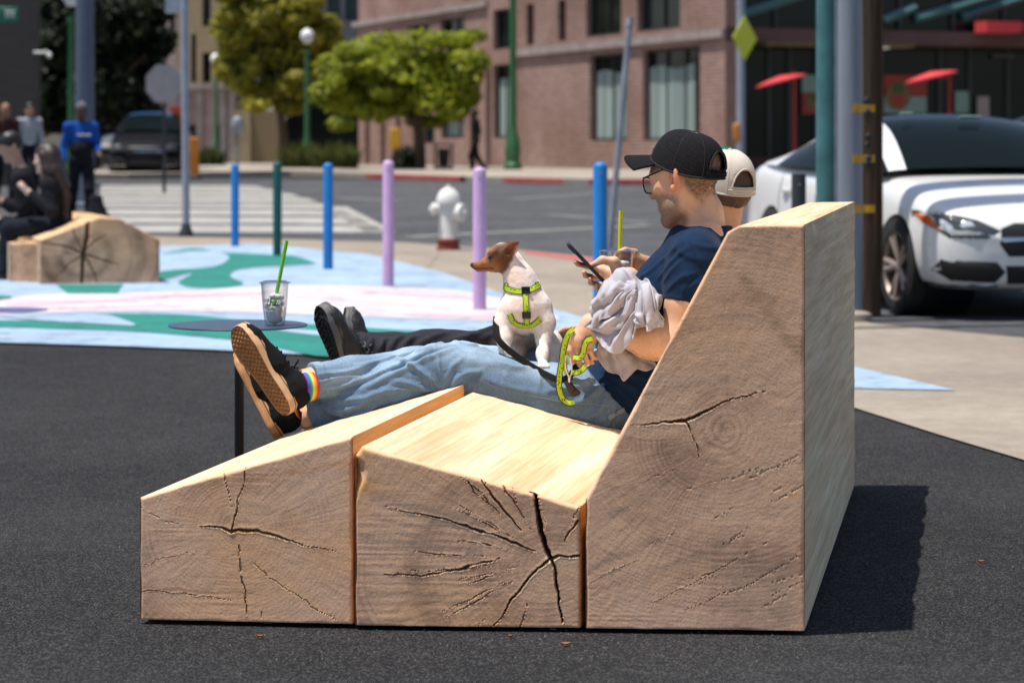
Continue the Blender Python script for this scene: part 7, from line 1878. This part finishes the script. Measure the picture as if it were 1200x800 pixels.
# ================================================================== trees and planting
M_BARK = mat('bark', (.09, .062, .042), rough=.95, var=.35, scale=12, stretch=(1, 1, .3), bump=.8, bscale=25, bdist=.02)
def leaf_mat(name, col, vary=.45):
    m = mat(name, col, rough=.55, var=0, attr='Col', spec=.35); N, L, B = nodes(m)
    at = [n for n in N if n.type == 'ATTRIBUTE'][0]; tr = N.new('ShaderNodeBsdfTranslucent'); L.new(at.outputs['Color'], tr.inputs['Color'])
    mx = N.new('ShaderNodeMixShader'); mx.inputs[0].default_value = .45; out = N['Material Output']; L.new(B.outputs[0], mx.inputs[1]); L.new(tr.outputs[0], mx.inputs[2]); L.new(mx.outputs[0], out.inputs['Surface']); return m
M_LEAF = leaf_mat('leaves', (.1, .12, .03))
def leaves_mesh(cl, n_per, size, cols, seed, aspect=1.6):
    """leaf faces scattered in ellipsoid clumps: cl = [(centre, radii)]"""
    rs = np.random.RandomState(seed); V = []; col = []
    for (c, r) in cl:
        n = n_per; d = rs.normal(0, 1, (n, 3)); d /= np.linalg.norm(d, axis=1)[:, None]; rad = rs.rand(n, 1)**.45*1.18
        p = np.array(c)+d*rad*np.array(r)
        nn = d+rs.normal(0, .55, (n, 3))+np.array((0, 0, .5)); nn /= np.linalg.norm(nn, axis=1)[:, None]
        t = np.cross(nn, rs.normal(0, 1, (n, 3))); t /= np.linalg.norm(t, axis=1)[:, None]; b = np.cross(nn, t)
        s = size*(.6+.8*rs.rand(n, 1)); l = s*aspect*.5; w = s*.5
        V.append(np.stack([p-t*l, p+b*w-nn*s*.1, p+t*l, p-b*w-nn*s*.1], 1).reshape(-1, 3))
        cc = np.array(cols[0])+(np.array(cols[1])-np.array(cols[0]))*rs.rand(n, 1); cc = cc*(.75+.5*rs.rand(n, 1))*(.8+.4*rs.rand())
        col.append(np.repeat(cc, 4, 0))
    V = np.concatenate(V); return V, np.arange(len(V)).reshape(-1, 4), np.concatenate(col)
def tree(label, base, trunk_top, rt, clumps, n_per, size, cols, seed, group=None, limbs=True, name='street_tree'):
    t = base_thing(name, label, 'tree', base, group); mb = MB()
    base = Vector(base); tt = Vector(trunk_top)
    mb.tube(catmull([base-Vector((0, 0, .05)), base.lerp(tt, .5)+Vector((.05, .03, 0)), tt], 5), np.linspace(rt*1.25, rt*.75, 11), 12)
    rs = random.Random(seed)
    for c, r in clumps[::max(1, len(clumps)//9)]:
        c = Vector(c); m_ = tt.lerp(c, .5)+Vector((rs.uniform(-.2, .2), rs.uniform(-.2, .2), rs.uniform(-.1, .3)))
        mb.tube(catmull([tt-Vector((0, 0, .15)), m_, c], 4), np.linspace(rt*.55, rt*.12, 9), 7)
    mb.build('trunk', M_BARK, t)
    V, Q, col = leaves_mesh(clumps, n_per, size, cols, seed); mesh_np('crown', V, Q, M_LEAF, t, smooth=False, col=col)
    return t
def px_clumps(l, d, depth, seed):
    rs = random.Random(seed); out = []
    for x, y, rx, ry in l:
        k = d/F; out.append((P(x, y, d+rs.uniform(-depth, depth)), (rx*k, rx*k*1.05, ry*k)))
    return out
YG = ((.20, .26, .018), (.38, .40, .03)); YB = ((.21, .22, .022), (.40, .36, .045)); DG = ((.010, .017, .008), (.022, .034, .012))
rt_ = random.Random(9)
cl = [(300+rt_.uniform(-38, 80), rt_.uniform(-30, 105), rt_.uniform(7, 17), rt_.uniform(5, 11)) for _ in range(80)]+[(300+rt_.uniform(-25, 65), rt_.uniform(0, 95), 20, 14) for _ in range(12)]+[(275, 20, 20, 16), (300, -5, 26, 18), (345, 0, 26, 18), (380, 30, 18, 14), (285, 70, 20, 16), (330, 60, 26, 20), (310, 110, 26, 14), (350, 100, 26, 15), (300, 122, 16, 8), (378, 60, 16, 12), (390, 45, 12, 9), (265, 85, 12, 9), (340, 125, 18, 8)]
d = 76.0; tree('tall olive-green street tree before the apartment house', (P(333, 190, d).x, d, terr(d)+.13), P(328, 128, d), .16, px_clumps(cl, d, 1.1, 1), 330, .15, YB, 11)
cl = [(rt_.uniform(385, 555), rt_.uniform(62, 132), rt_.uniform(7, 15), rt_.uniform(4, 9)) for _ in range(70)]+[(rt_.uniform(392, 548), rt_.uniform(66, 122), 18, 11) for _ in range(18)]+[(390, 80, 22, 16), (378, 110, 14, 14), (420, 60, 26, 13), (450, 52, 30, 12), (490, 48, 34, 11), (530, 48, 28, 10), (552, 42, 18, 6), (556, 75, 16, 16), (540, 90, 22, 18), (405, 120, 26, 14), (440, 130, 26, 12), (470, 120, 28, 16), (510, 115, 28, 18), (545, 112, 18, 12), (480, 85, 40, 20), (430, 95, 34, 20), (400, 145, 14, 7), (500, 142, 22, 7)]
d = 64.0; tree('broad bright yellow-green street tree before the brick building', (P(492, 203, d).x, d, terr(d)+.13), P(488, 138, d), .13, px_clumps(cl, d, 1.2, 2), 330, .13, YG, 12)
cl = [(rt_.uniform(55, 185), rt_.uniform(-20, 125), rt_.uniform(14, 24), rt_.uniform(10, 18)) for _ in range(60)]+[(60, 40, 20, 30), (58, 130, 16, 24), (100, 140, 40, 18), (160, 130, 30, 20), (90, -10, 40, 24), (120, 20, 50, 40), (80, 70, 34, 40), (150, 70, 36, 40), (120, 110, 44, 30), (172, 40, 20, 20), (62, 100, 20, 34), (150, 10, 28, 24), (185, 55, 12, 12)]
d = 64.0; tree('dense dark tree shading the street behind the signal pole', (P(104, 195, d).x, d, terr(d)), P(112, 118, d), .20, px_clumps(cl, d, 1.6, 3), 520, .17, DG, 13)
# planting on the far side
def grass_clump(label, cx, y0, wpx, hpx, d, cols, n, seed, group):
    rs = np.random.RandomState(seed); k = d/F; base = Vector(((cx-600)*k, d, terr(d)+.12)); t = thing('shrub', label, 'plant', base, 0, group)
    V = []; col = []; w = wpx*k/2; h_ = hpx*k
    for i in range(n):
        a = rs.rand()*6.28; r0 = rs.rand()**.5; x, y = r0*w*math.cos(a), r0*w*.6*math.sin(a); l = h_*(.6+.5*rs.rand())*(1-.35*r0*r0)
        dx, dy = math.cos(a)*l*.5*r0+rs.normal(0, .06), math.sin(a)*l*.5*r0; wd = .022+.015*rs.rand(); tx, ty = -math.sin(a)*wd, math.cos(a)*wd+.005
        V += [(x-tx, y-ty, 0), (x+tx, y+ty, 0), (x+dx*.5+tx, y+dy*.5+ty, l*.65), (x+dx*.5-tx, y+dy*.5-ty, l*.65), (x+dx*.5-tx, y+dy*.5-ty, l*.65), (x+dx*.5+tx, y+dy*.5+ty, l*.65), (x+dx, y+dy, l), (x+dx, y+dy, l)]
        c = np.array(cols[0])+(np.array(cols[1])-np.array(cols[0]))*rs.rand(); col += [c*(.8+.4*rs.rand())]*8
    o = mesh_np('foliage', np.array(V), np.arange(len(V)).reshape(-1, 4), M_LEAF, t, smooth=False, col=np.array(col)); return t
GG = ((.05, .075, .018), (.12, .13, .035))
grass_clump('strappy green shrub at the foot of the globe lamp', 352, 203, 44, 34, 69, GG, 420, 1, 'strappy shrubs on the far kerb'); grass_clump('wider strappy shrub right of the globe lamp', 392, 203, 56, 34, 67.5, GG, 520, 2, 'strappy shrubs on the far kerb')
grass_clump('low shrub before the pink ground-floor wall', 243, 196, 44, 24, 80, ((.03, .05, .015), (.07, .09, .03)), 300, 3, 'strappy shrubs on the far kerb')
t = base_thing('hedge', 'sunlit bright green bush far down the street under the dark tree', 'plant', (P(138, 180, 110).x, 110, terr(110)))
V, Q, col = leaves_mesh([(P(128+q*9, 142+(q % 2)*6, 110), (.7, .7, .75)) for q in range(4)]+[(P(125+q*12, 165, 110), (.8, .8, .9)) for q in range(3)], 300, .2, ((.12, .17, .02), (.22, .26, .04)), 21); mesh_np('foliage', V, Q, M_LEAF, t, smooth=False, col=col)
t = base_thing('shrub', 'dark clipped shrub beneath the bright street tree', 'plant', (P(478, 205, 66).x, 66, terr(66)+.13))
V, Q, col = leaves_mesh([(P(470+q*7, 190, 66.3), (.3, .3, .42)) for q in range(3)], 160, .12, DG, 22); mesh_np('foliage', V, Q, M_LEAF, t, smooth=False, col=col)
# ================================================================== parked cars
def carpaint(n, c): return mat(n, c, rough=.32, var=.02, coat=.8, spec=.5)
M_WCAR = carpaint('white_car_paint', (.74, .74, .73)); M_GCAR = carpaint('grey_car_paint', (.10, .105, .12)); M_KCAR = mat('black_car_paint', (.005, .006, .009), rough=.6, var=.02, coat=0, spec=.08)
M_CGLASS = mat('car_glass', (.006, .010, .011), rough=.12, var=0, spec=.03); M_CROOF = mat('black_roof', (.008, .011, .020), rough=.25, var=0, spec=.08)
M_TYRE = mat('tyre_rubber', (.018, .018, .018), rough=.85, var=.2); M_RIM = mat('bronze_grey_rim', (.34, .27, .23), rough=.4, metal=.4, var=.1); M_TRIMB = mat('black_car_trim', (.010, .010, .011), rough=.45, var=.1); M_CHROME = mat('car_chrome', (.62, .63, .65), rough=.15, metal=1, var=0)
M_HLENS = mat('headlamp_glass', (.05, .055, .06), rough=.05, var=0, coat=.6); M_HLED = mat('headlamp_reflector', (.85, .86, .88), rough=.1, metal=.6, var=0); M_AMBER = mat('amber_reflector', (.55, .10, .01), rough=.2, var=0); M_REDL = mat('tail_lamp_red', (.42, .01, .012), rough=.15, var=0); M_STICK = mat('mint_sticker', (.42, .62, .55), rough=.5, var=0)
def lower_body(zs=1.0):
    st = [(2.33, .50, .30, .50, .52), (2.27, .70, .22, .60, .64), (2.12, .83, .19, .70, .745), (1.85, .885, .18, .775, .83), (1.37, .895, .18, .85, .915), (1.05, .89, .18, .90, .965), (.5, .885, .18, .925, .985), (-.1, .885, .18, .94, 1.0), (-.7, .89, .18, .955, 1.0), (-1.33, .895, .18, .975, 1.03), (-1.85, .88, .20, .985, 1.06), (-2.18, .82, .24, .95, 1.03), (-2.30, .74, .30, .88, .95), (-2.35, .60, .36, .74, .78)]
    V = []; n = 9
    st = [((1.37+(q[0]-1.37)*.82 if q[0] > 1.37 else q[0]),)+q[1:] for q in st]
    for x, w, zb, zsh, zc in st:
        half = [(0, zb), (w*.84, zb), (w*.96, zb+.07), (w*1.0, .42), (w*.985, .60), (w*.95, zsh), (w*.80, zsh+(zc-zsh)*.62), (w*.42, zc-.006), (0, zc)]
        half = [(y, z*(zs if z > .5 else 1)) for y, z in half]
        V += [(x, y, z) for y, z in half]+[(x, -y, z) for y, z in half[-2:0:-1]]
    m_ = 2*n-2; Fs = [(i*m_+k, i*m_+(k+1) % m_, (i+1)*m_+(k+1) % m_, (i+1)*m_+k) for i in range(len(st)-1) for k in range(m_)]
    Fs += [tuple(range(m_-1, -1, -1)), tuple((len(st)-1)*m_+k for k in range(m_))]
    return V, Fs
def subdiv(V, Fs, lv, cut=None):
    me = bpy.data.meshes.new('tmp'); me.from_pydata(V, [], Fs); bm = bmesh.new(); bm.from_mesh(me); bmesh.ops.recalc_face_normals(bm, faces=bm.faces[:]); bm.to_mesh(me); bm.free()
    o = bpy.data.objects.new('tmp', me); C.objects.link(o); s = o.modifiers.new('s', 'SUBSURF'); s.levels = lv; s.render_levels = lv
    tmp = [o]
    for (x, y, z, r, h_) in cut or ():
        c = MB(); c.tube([(x, y-h_, z), (x, y+h_, z)], r, 40); cm = bpy.data.meshes.new('c'); cm.from_pydata([tuple(p) for p in c.v], [], c.f)
        bm = bmesh.new(); bm.from_mesh(cm); bmesh.ops.recalc_face_normals(bm, faces=bm.faces[:]); bm.to_mesh(cm); bm.free()
        co_ = bpy.data.objects.new('c', cm); C.objects.link(co_); b = o.modifiers.new('b', 'BOOLEAN'); b.object = co_; b.operation = 'DIFFERENCE'; b.solver = 'EXACT'; tmp.append(co_)
    dg = bpy.context.evaluated_depsgraph_get(); dg.update(); r = bpy.data.meshes.new_from_object(o.evaluated_get(dg))
    for q in tmp: bpy.data.objects.remove(q)
    return r
def make_car(label, cat, loc, heading, paint, suv=False, roof=None):
    """heading: direction the nose points, as an angle from +X; modelled nose to +X"""
    t = thing('parked_car', label, cat, loc, heading); zs = 1.16 if suv else 1.0
    V, Fs = lower_body(zs); ar = .35
    me = subdiv(V, Fs, 2, [(1.37, -.80, .33, ar, .32), (1.37, .80, .33, ar, .32), (-1.33, -.80, .33, ar, .32), (-1.33, .80, .33, ar, .32)])
    me.materials.clear(); me.polygons.foreach_set('material_index', [0]*len(me.polygons)); me.polygons.foreach_set('use_smooth', [True]*len(me.polygons)); me.set_sharp_from_angle(angle=R(42)); body = link('body', me, paint, t)
    bv = BVHTree.FromPolygons([v.co.copy() for v in me.vertices], [tuple(p.vertices) for p in me.polygons])
    # cabin: columns belt, rail outer, rail inner, mid, centre
    S_ = [[(1.05, .83, .945), (1.02, .81, .965), (1.07, .73, .978), (1.18, .40, .99), (1.22, 0, .995)],
          [(.68, .845, .955), (.62, .71, 1.185), (.65, .64, 1.205), (.75, .34, 1.235), (.79, 0, 1.245)],
          [(.28, .845, .962), (.20, .625, 1.34), (.22, .565, 1.365), (.29, .30, 1.395), (.32, 0, 1.405)],
          [(-.2, .845, .970), (-.25, .605, 1.38), (-.25, .545, 1.405), (-.22, .28, 1.435), (-.2, 0, 1.445)],
          [(-.8, .845, .980), (-.85, .61, 1.285), (-.85, .55, 1.315), (-.85, .28, 1.35), (-.85, 0, 1.36)],
          [(-1.33, .835, .99), (-1.28, .65, 1.13), (-1.28, .59, 1.155), (-1.3, .30, 1.19), (-1.3, 0, 1.20)],
          [(-1.80, .80, 1.0), (-1.80, .72, 1.03), (-1.80, .66, 1.045), (-1.88, .34, 1.06), (-1.9, 0, 1.065)]]
    if suv:
        S_[4] = [(-.9, .845, .98), (-.95, .64, 1.42), (-.95, .58, 1.445), (-.95, .28, 1.465), (-.95, 0, 1.47)]; S_[5] = [(-1.6, .835, .99), (-1.65, .66, 1.38), (-1.65, .60, 1.41), (-1.7, .30, 1.43), (-1.72, 0, 1.435)]; S_[6] = [(-2.1, .80, 1.0), (-2.1, .72, 1.03), (-2.1, .66, 1.045), (-2.16, .34, 1.05), (-2.18, 0, 1.05)]
    V = []; Fs = []; mi = []; nc = 9
    lw_ = lambda z: (z-.045*max(0, (z-1.0)/.44))*zs
    for st in S_: V += [(x, -y, lw_(z)) for x, y, z in st]+[(x, y, lw_(z)) for x, y, z in st[-2::-1]]
    for i in range(len(S_)-1):
        for k in range(nc-1):
            kk = min(k, nc-2-k); Fs.append((i*nc+k, i*nc+k+1, (i+1)*nc+k+1, (i+1)*nc+k))
            if kk == 0: mi.append(1 if i < 5 else 0)
            elif kk == 1: mi.append(0)
            else: mi.append(1 if i < 2 or i >= 4 else 2)
    m0 = bpy.data.meshes.new('cabin'); m0.from_pydata(V, [], Fs); m0.polygons.foreach_set('material_index', mi); m0.polygons.foreach_set('use_smooth', [True]*len(Fs))
    cab = link('cabin', m0, [paint, M_CGLASS, roof or M_CROOF], t); sb = cab.modifiers.new('s', 'SUBSURF'); sb.levels = sb.render_levels = 2
    # wheels
    for wx_, sgn in ((1.37, -1), (1.37, 1), (-1.33, -1), (-1.33, 1)):
        Mw_ = frame((0, 0, 1), (0, sgn, 0)); c = Vector((wx_, sgn*.79, .325))
        mb = MB(); mb.lathe([(.23, -.10), (.29, -.105), (.318, -.085), (.325, -.05), (.325, .05), (.318, .085), (.29, .10), (.235, .095), (.232, .06), (.232, -.09)], c, 40, Mw_); w_ = mb.build('wheel', M_TYRE, t, smooth=50)
        mb = MB(); mb.lathe([(.225, -.08), (.236, .085), (.226, .092), (.212, .070), (.21, -.06), (.06, -.02), (.001, -.02)], c, 40, Mw_)
        for k in range(5):
            for dl in (-.075, .075):
                a = 2*math.pi*k/5+.3; q0 = c+Mw_ @ Vector((.045*math.cos(a), .045*math.sin(a), .055)); q1 = c+Mw_ @ Vector((.215*math.cos(a+dl*2.2), .215*math.sin(a+dl*2.2), .078)); mb.tube([q0, q1], [.024, .021], 6)
        mb.lathe([(.045, .03), (.045, .07), (.03, .078), (.001, .078)], c, 16, Mw_); mb.build('rim', M_RIM, w_)
        mb = MB(); mb.lathe([(.02, .0), (.205, .0), (.205, .012), (.02, .012)], c+Vector((0, 0, 0)), 24, Mw_); mb.build('brake_disc', M_TRIMB, w_)
        mb = MB(); mb.tube([(wx_, sgn*.50, .33), (wx_, sgn*.885, .33)], .348, 32) if False else mb.lathe([(.352, -.35), (.352, -.02), (.34, -.02), (.30, -.30), (.001, -.32)], c, 32, Mw_); mb.build('wheel_arch', M_TRIMB, t)
    # side mirrors
    for sgn in (-1, 1):
        Fm = Field((.62, min(.8*sgn, 1.12*sgn)-.02, .9), (.98, max(.8*sgn, 1.12*sgn)+.02, 1.2), .012); Fm.ell((.80, sgn*.985, 1.02*1), (.085, .11, .075), None, .02, clip=[((.74, 0, 0), (-1, 0, 0))]); Fm.cap((.82, sgn*.86, .955), (.80, sgn*.95, 1.0), .025, .025, .02); V2, Q2 = Fm.mesh(1); V2[:, 2] *= (zs if suv else 1); mesh_np('mirror', V2, Q2, paint, t)
    # features laid on the nose and tail: polygons in (y, z), dropped on to the skin
    def patch(poly, name, m, parent, off=.006, front=True, thick=.01):
        ys = []
        cx = sum(p[0] for p in poly)/len(poly); cz = sum(p[1] for p in poly)/len(poly); rings = []; V3 = []; F3 = []
        dns = []
        for i in range(len(poly)):
            a, b = poly[i], poly[(i+1) % len(poly)]
            for q in range(4): dns.append((a[0]+(b[0]-a[0])*q/4, a[1]+(b[1]-a[1])*q/4))
        for f in (1, .66, .33):
            for y, z in dns:
                yy, zz = cx+(y-cx)*f, (cz+(z-cz)*f)*zs
                loc_, no, _, _ = bv.ray_cast(Vector((5 if front else -5, yy, zz)), Vector((-1 if front else 1, 0, 0)))
                lim = 1.62 if front else -2.0
                if loc_ is None or (loc_.x < lim if front else loc_.x > lim): loc_, no = Vector((lim, yy, zz)), Vector((1 if front else -1, .5*(1 if yy > 0 else -1), 0)).normalized()
                V3.append(loc_+no*(off if f < 1 else off*.1))
        n = len(dns)
        for r_ in range(2):
            for k in range(n): F3.append((r_*n+k, r_*n+(k+1) % n, (r_+1)*n+(k+1) % n, (r_+1)*n+k))
        F3.append(tuple(2*n+k for k in range(n)))
        mb = MB(); mb.add(V3, F3); return mb.build(name, m, parent, smooth=60)
    for sgn in (-1, 1):
        hl_ = patch([(sgn*.44, .585), (sgn*.54, .535), (sgn*.76, .535), (sgn*.855, .62), (sgn*.865, .715), (sgn*.78, .705), (sgn*.58, .655)], 'headlight', M_HLENS, t, .008)
        if not suv: patch([(sgn*.80, .575), (sgn*.850, .63), (sgn*.858, .695), (sgn*.825, .68)], 'amber_reflector', M_AMBER, hl_, .012)
        if not suv: patch([(sgn*.54, .565), (sgn*.58, .550), (sgn*.75, .550), (sgn*.81, .60), (sgn*.81, .67), (sgn*.785, .66), (sgn*.77, .60), (sgn*.73, .572)], 'led_strip', M_HLED, hl_, .013)
        if not suv: patch([(sgn*.60, .605), (sgn*.69, .605), (sgn*.70, .655), (sgn*.62, .645)], 'projector', M_HLED, hl_, .013)
        patch([(sgn*.48, .25), (sgn*.74, .26), (sgn*.83, .33), (sgn*.80, .40), (sgn*.48, .385), (sgn*.42, .32)], 'air_intake', M_TRIMB, t, .016)
        patch([(sgn*.45, .22), (sgn*.80, .225), (sgn*.86, .25), (sgn*.80, .245), (sgn*.45, .24)], 'lip', M_CHROME, t, .012)
        patch([(sgn*.50, .72), (sgn*.70, .72), (sgn*.72, .84), (sgn*.52, .82)], 'tail_lamp', M_REDL, t, .008, False)
    g_ = patch([(-.40, .42), (.40, .42), (.46, .50), (.44, .60), (.34, .635), (-.34, .635), (-.44, .60), (-.46, .50)], 'grille', M_TRIMB, t, .014)
    patch([(-.44, .515), (.44, .515), (.44, .545), (-.44, .545)], 'chrome_bar', M_CHROME, g_, .022)
    patch([(-.40, .24), (.40, .24), (.42, .36), (-.42, .36)], 'air_intake', M_TRIMB, t, .016)
    # shut lines and handles on the near side
    for sgn in (-1, 1):
        for x in (.86, -.28, -1.12):
            l = []
            for z in np.linspace(.30, .93, 12):
                loc_, no, _, _ = bv.ray_cast(Vector((x-.04*(z > .7), sgn*3, z*zs)), Vector((0, -sgn, 0)))
                if loc_ is not None: l.append(loc_+no*.0005)
            if len(l) > 2: mb = MB(); mb.tube(l, .004, 5); mb.build('shut_line', M_TRIMB, t)
        for x in (-.12, -.98):
            loc_, no, _, _ = bv.ray_cast(Vector((x, sgn*3, .80*zs)), Vector((0, -sgn, 0)))
            mb = MB(); mb.tube([loc_+Vector((.09, 0, 0))+no*.01, loc_+no*.028, loc_+Vector((-.09, 0, 0))+no*.01], [.014, .017, .014], 8); mb.build('door_handle', paint, t)
    return t
fw = Vector((math.sin(R(12)), -math.cos(R(12)), 0)); hd_ = math.atan2(fw.y, fw.x)
wheel = P(1064, 316, 16.35); lf = Vector((-fw.y, fw.x, 0))
o0 = Vector((wheel.x, wheel.y, 0))-fw*1.37-lf*(-.79)
wc = make_car('white sedan with a black roof parked nose outward behind the poles at the right', 'car', (o0.x, o0.y, 0.004), hd_, M_WCAR)
for (x, y, w_, h_) in ((-.36, 1.315, .10, .035), (.02, 1.245, .09, .05), (.10, 1.235, .05, .05)):
    pass
mb = MB()
mb.box((.33, -.40, 1.372), (.004, .09, .035), M=Matrix.Rotation(R(64), 3, 'Y')); mb.build('sticker', M_STICK, wc)
mb = MB(); mb.box((.50, .02, 1.345), (.004, .16, .045), M=Matrix.Rotation(R(64), 3, 'Y')); mb.build('mirror_sticker', M_STICK, wc)
make_car('grey car whose roof shows just over the white sedan', 'car', (P(1108, 0, 22).x, 22.2, .004), hd_+.05, M_GCAR, roof=M_GCAR)
make_car('dark car with a red tail lamp at the right edge beyond the white sedan', 'car', (P(1262, 0, 29).x, 29.5, terr(29.5)+.004), R(200), M_KCAR, suv=True, roof=M_KCAR)
make_car('black sport utility car with a blue reflection painted into its roof beyond the crosswalk', 'car', (P(166, 0, 60).x, 61.5, terr(61.5)), R(-86), M_KCAR, suv=True, roof=mat('painted_roof_reflection', (.025, .075, .17), rough=.35, var=.05, coat=.3))  # roof colour holds a painted blue reflection over the black body
make_car('dark car mostly hidden behind the man in blue on the left', 'car', (P(118, 0, 68).x, 70.0, terr(70)), R(-86), M_GCAR, suv=True, roof=M_GCAR)
# ================================================================== people on and behind the far bench
M_BLKJ = cloth('black_hoodie', (.012, .013, .017)); M_DKN = cloth('dark_navy_trousers', (.012, .015, .024)); M_BLUEJ = cloth('royal_blue_jacket', (.012, .075, .34)); M_GREYS = cloth('pale_grey_shirt', (.36, .37, .40)); M_DKR = cloth('dark_maroon_shirt', (.05, .018, .018)); M_HBLK = mat('black_hair', (.010, .008, .008), rough=.45, var=.4, scale=200); M_HBRN = mat('long_dark_hair', (.030, .016, .012), rough=.5, var=.5, scale=160); M_HGREY = cloth('grey_knit_hat', (.12, .12, .14)); M_SHOEB = mat('black_shoes', (.012, .012, .012), rough=.5, var=.2)
d = 20.6
Jw = dict(pel=P(68, 262, d+.15), nb=P(62, 208, d+.1), head=P(55, 186, d+.08), sL=P(56, 217, d-.10), eL=P(60, 248, d-.16), wL=P(34, 226, d-.10), sR=P(60, 216, d+.30), eR=P(50, 246, d+.32), wR=P(32, 224, d+.10),
          hL=P(62, 265, d+.02), kL=P(10, 268, d-.02), aL=P(5, 322, d-.05), hR=P(64, 264, d+.26), kR=P(14, 266, d+.28), aR=P(4, 318, d+.25), fL=P(-16, 329, d-.05), fR=P(-18, 326, d+.25))
figure('person', 'woman with long dark hair and black clothes seated with clasped hands on the far bench', Jw, (P(62, 262, d).x, d, 0), (-.95, .15, -.12), M_BLKJ, M_DKN, hair='long', hair_m=M_HBRN, h=.010, skin=(.62, .42, .33), shoe_m=M_SHOEB, girth=.94, long_hair=[P(76, 222, d+.1), P(78, 250, d+.1), P(80, 266, d+.1)], top_name='hoodie')
d = 21.2
Jm = dict(pel=P(36, 262, d+.2), nb=P(24, 198, d+.2), head=P(13, 172, d+.2), sL=P(22, 210, d), eL=P(26, 244, d-.05), wL=P(4, 236, d), sR=P(22, 210, d+.42), eR=P(14, 242, d+.45), wR=P(-6, 234, d+.2),
          hL=P(32, 262, d+.08), kL=P(-22, 262, d), aL=P(-26, 316, d), hR=P(32, 262, d+.32), kR=P(-20, 260, d+.35), aR=P(-28, 314, d+.35), fL=P(-48, 322, d), fR=P(-50, 320, d+.35))
figure('person', 'black-haired man in a dark hoodie seated at the far left beside the woman', Jm, (P(30, 262, d).x, d, 0), (-.85, -.30, -.35), M_BLKJ, M_DKN, hair='short', hair_m=M_HBLK, h=.010, skin=(.42, .25, .17), shoe_m=M_SHOEB, top_name='hoodie')
def standing(name_label, px, head_py, d, hgt, fwd, top, leg, hair, hair_m, skin, arm=0, long_sleeve=True, top_name='jacket', shoe=M_SHOEB, swing=.12):
    z0 = terr(d); X = (px-600)/F*d; f = Vector(fwd).normalized(); f2 = Vector((f.x, f.y, 0)).normalized(); l = Vector((-f2.y, f2.x, 0)); B0 = Vector((X, d, z0)); k = hgt/1.75
    def q(a, b, z): return B0+(f2*a+l*b+Vector((0, 0, z)))*k
    J = dict(pel=q(0, 0, .93), nb=q(-.01, 0, 1.45), head=q(.03, 0, 1.62), sL=q(0, .185, 1.40), eL=q(-.04, .24, 1.12), wL=q(.10+arm*.1, .23, .90+arm*.12), sR=q(0, -.185, 1.40), eR=q(-.06, -.24, 1.12), wR=q(.02, -.25, .88),
             hL=q(0, .09, .90), kL=q(swing, .10, .48), aL=q(swing*.6, .10, .08), hR=q(0, -.09, .90), kR=q(-swing*.4, -.10, .48), aR=q(-swing*2.0, -.10, .10), fL=q(swing*.6+.17, .11, .035), fR=q(-swing*2+.15, -.11, .035))
    return figure('person', name_label, J, B0, fwd, top, leg, hair=hair, hair_m=hair_m, h=.012, skin=skin, shoe_m=shoe, long_sleeve=long_sleeve, top_name=top_name)[0], q
off, q = standing('man in a royal blue jacket and grey knit hat standing behind the far bench', 95, 128, 34.5, 1.70, (.35, -.93, -.05), M_BLUEJ, M_BLKJ, 'short', M_HGREY, (.07, .04, .028), arm=1)
mb = MB(); 
Fv = Field(off.location+Vector((-.35, -.35, .8)), off.location+Vector((.35, .35, 1.35)), .012)
Fv.ell(off.location+Vector((0, 0, 1.03)), (.175, .155, .17), None, .02); V, Q = Fv.mesh(1); mesh_np('waist_apron', V, Q, M_BLKJ, off)
mb = MB(); a = q(.125, .02, 1.27); mb.tube([a+Vector((-.10, 0, 0)), a+Vector((.10, 0, 0))], .016, 6); mb.build('chest_stripe', M_GREYS, off)
bagp = P(112, 252, 34.2); bg = base_thing('duffel_bag', 'dark slumped bag carried beside the man in blue', 'bag', bagp)
Fv = Field(bagp+Vector((-.3, -.3, -.25)), bagp+Vector((.3, .3, .5)), .012); Fv.cap(bagp+Vector((.03, 0, -.06)), bagp+Vector((.0, 0, .20)), .17, .10, .05); Fv.ell(bagp+Vector((.06, 0, -.10)), (.19, .13, .13), None, .05); Fv.warp(lambda x, y, z: .015*fbm(x*9, y*9, z*9, s=4)); V, Q = Fv.mesh(1); mesh_np('body', V, Q, M_BLKJ, bg)
mb = MB(); mb.tube(catmull([bagp+Vector((-.05, 0, .27)), bagp+Vector((-.02, 0, .40)), bagp+Vector((.04, 0, .42)), bagp+Vector((.05, 0, .26))], 5), .012, 6); mb.build('strap', M_BLKJ, bg)
standing('man in a pale grey shirt standing behind the seated pair', 34, 124, 46, 1.76, (.5, -.86, 0), M_GREYS, M_DKN, 'short', M_HBLK, (.40, .22, .15), top_name='shirt')
standing('man with a shaved head and dark maroon shirt by the left edge', 6, 118, 43, 1.74, (.4, -.9, -.1), M_DKR, M_DKN, None, None, (.30, .15, .10), top_name='shirt')
standing('far pedestrian all in black walking before the brick building', 557, 128, 66, 1.76, (-.95, -.3, 0), M_BLKJ, M_BLKJ, 'short', M_HBLK, (.10, .06, .05), top_name='coat', swing=.16)
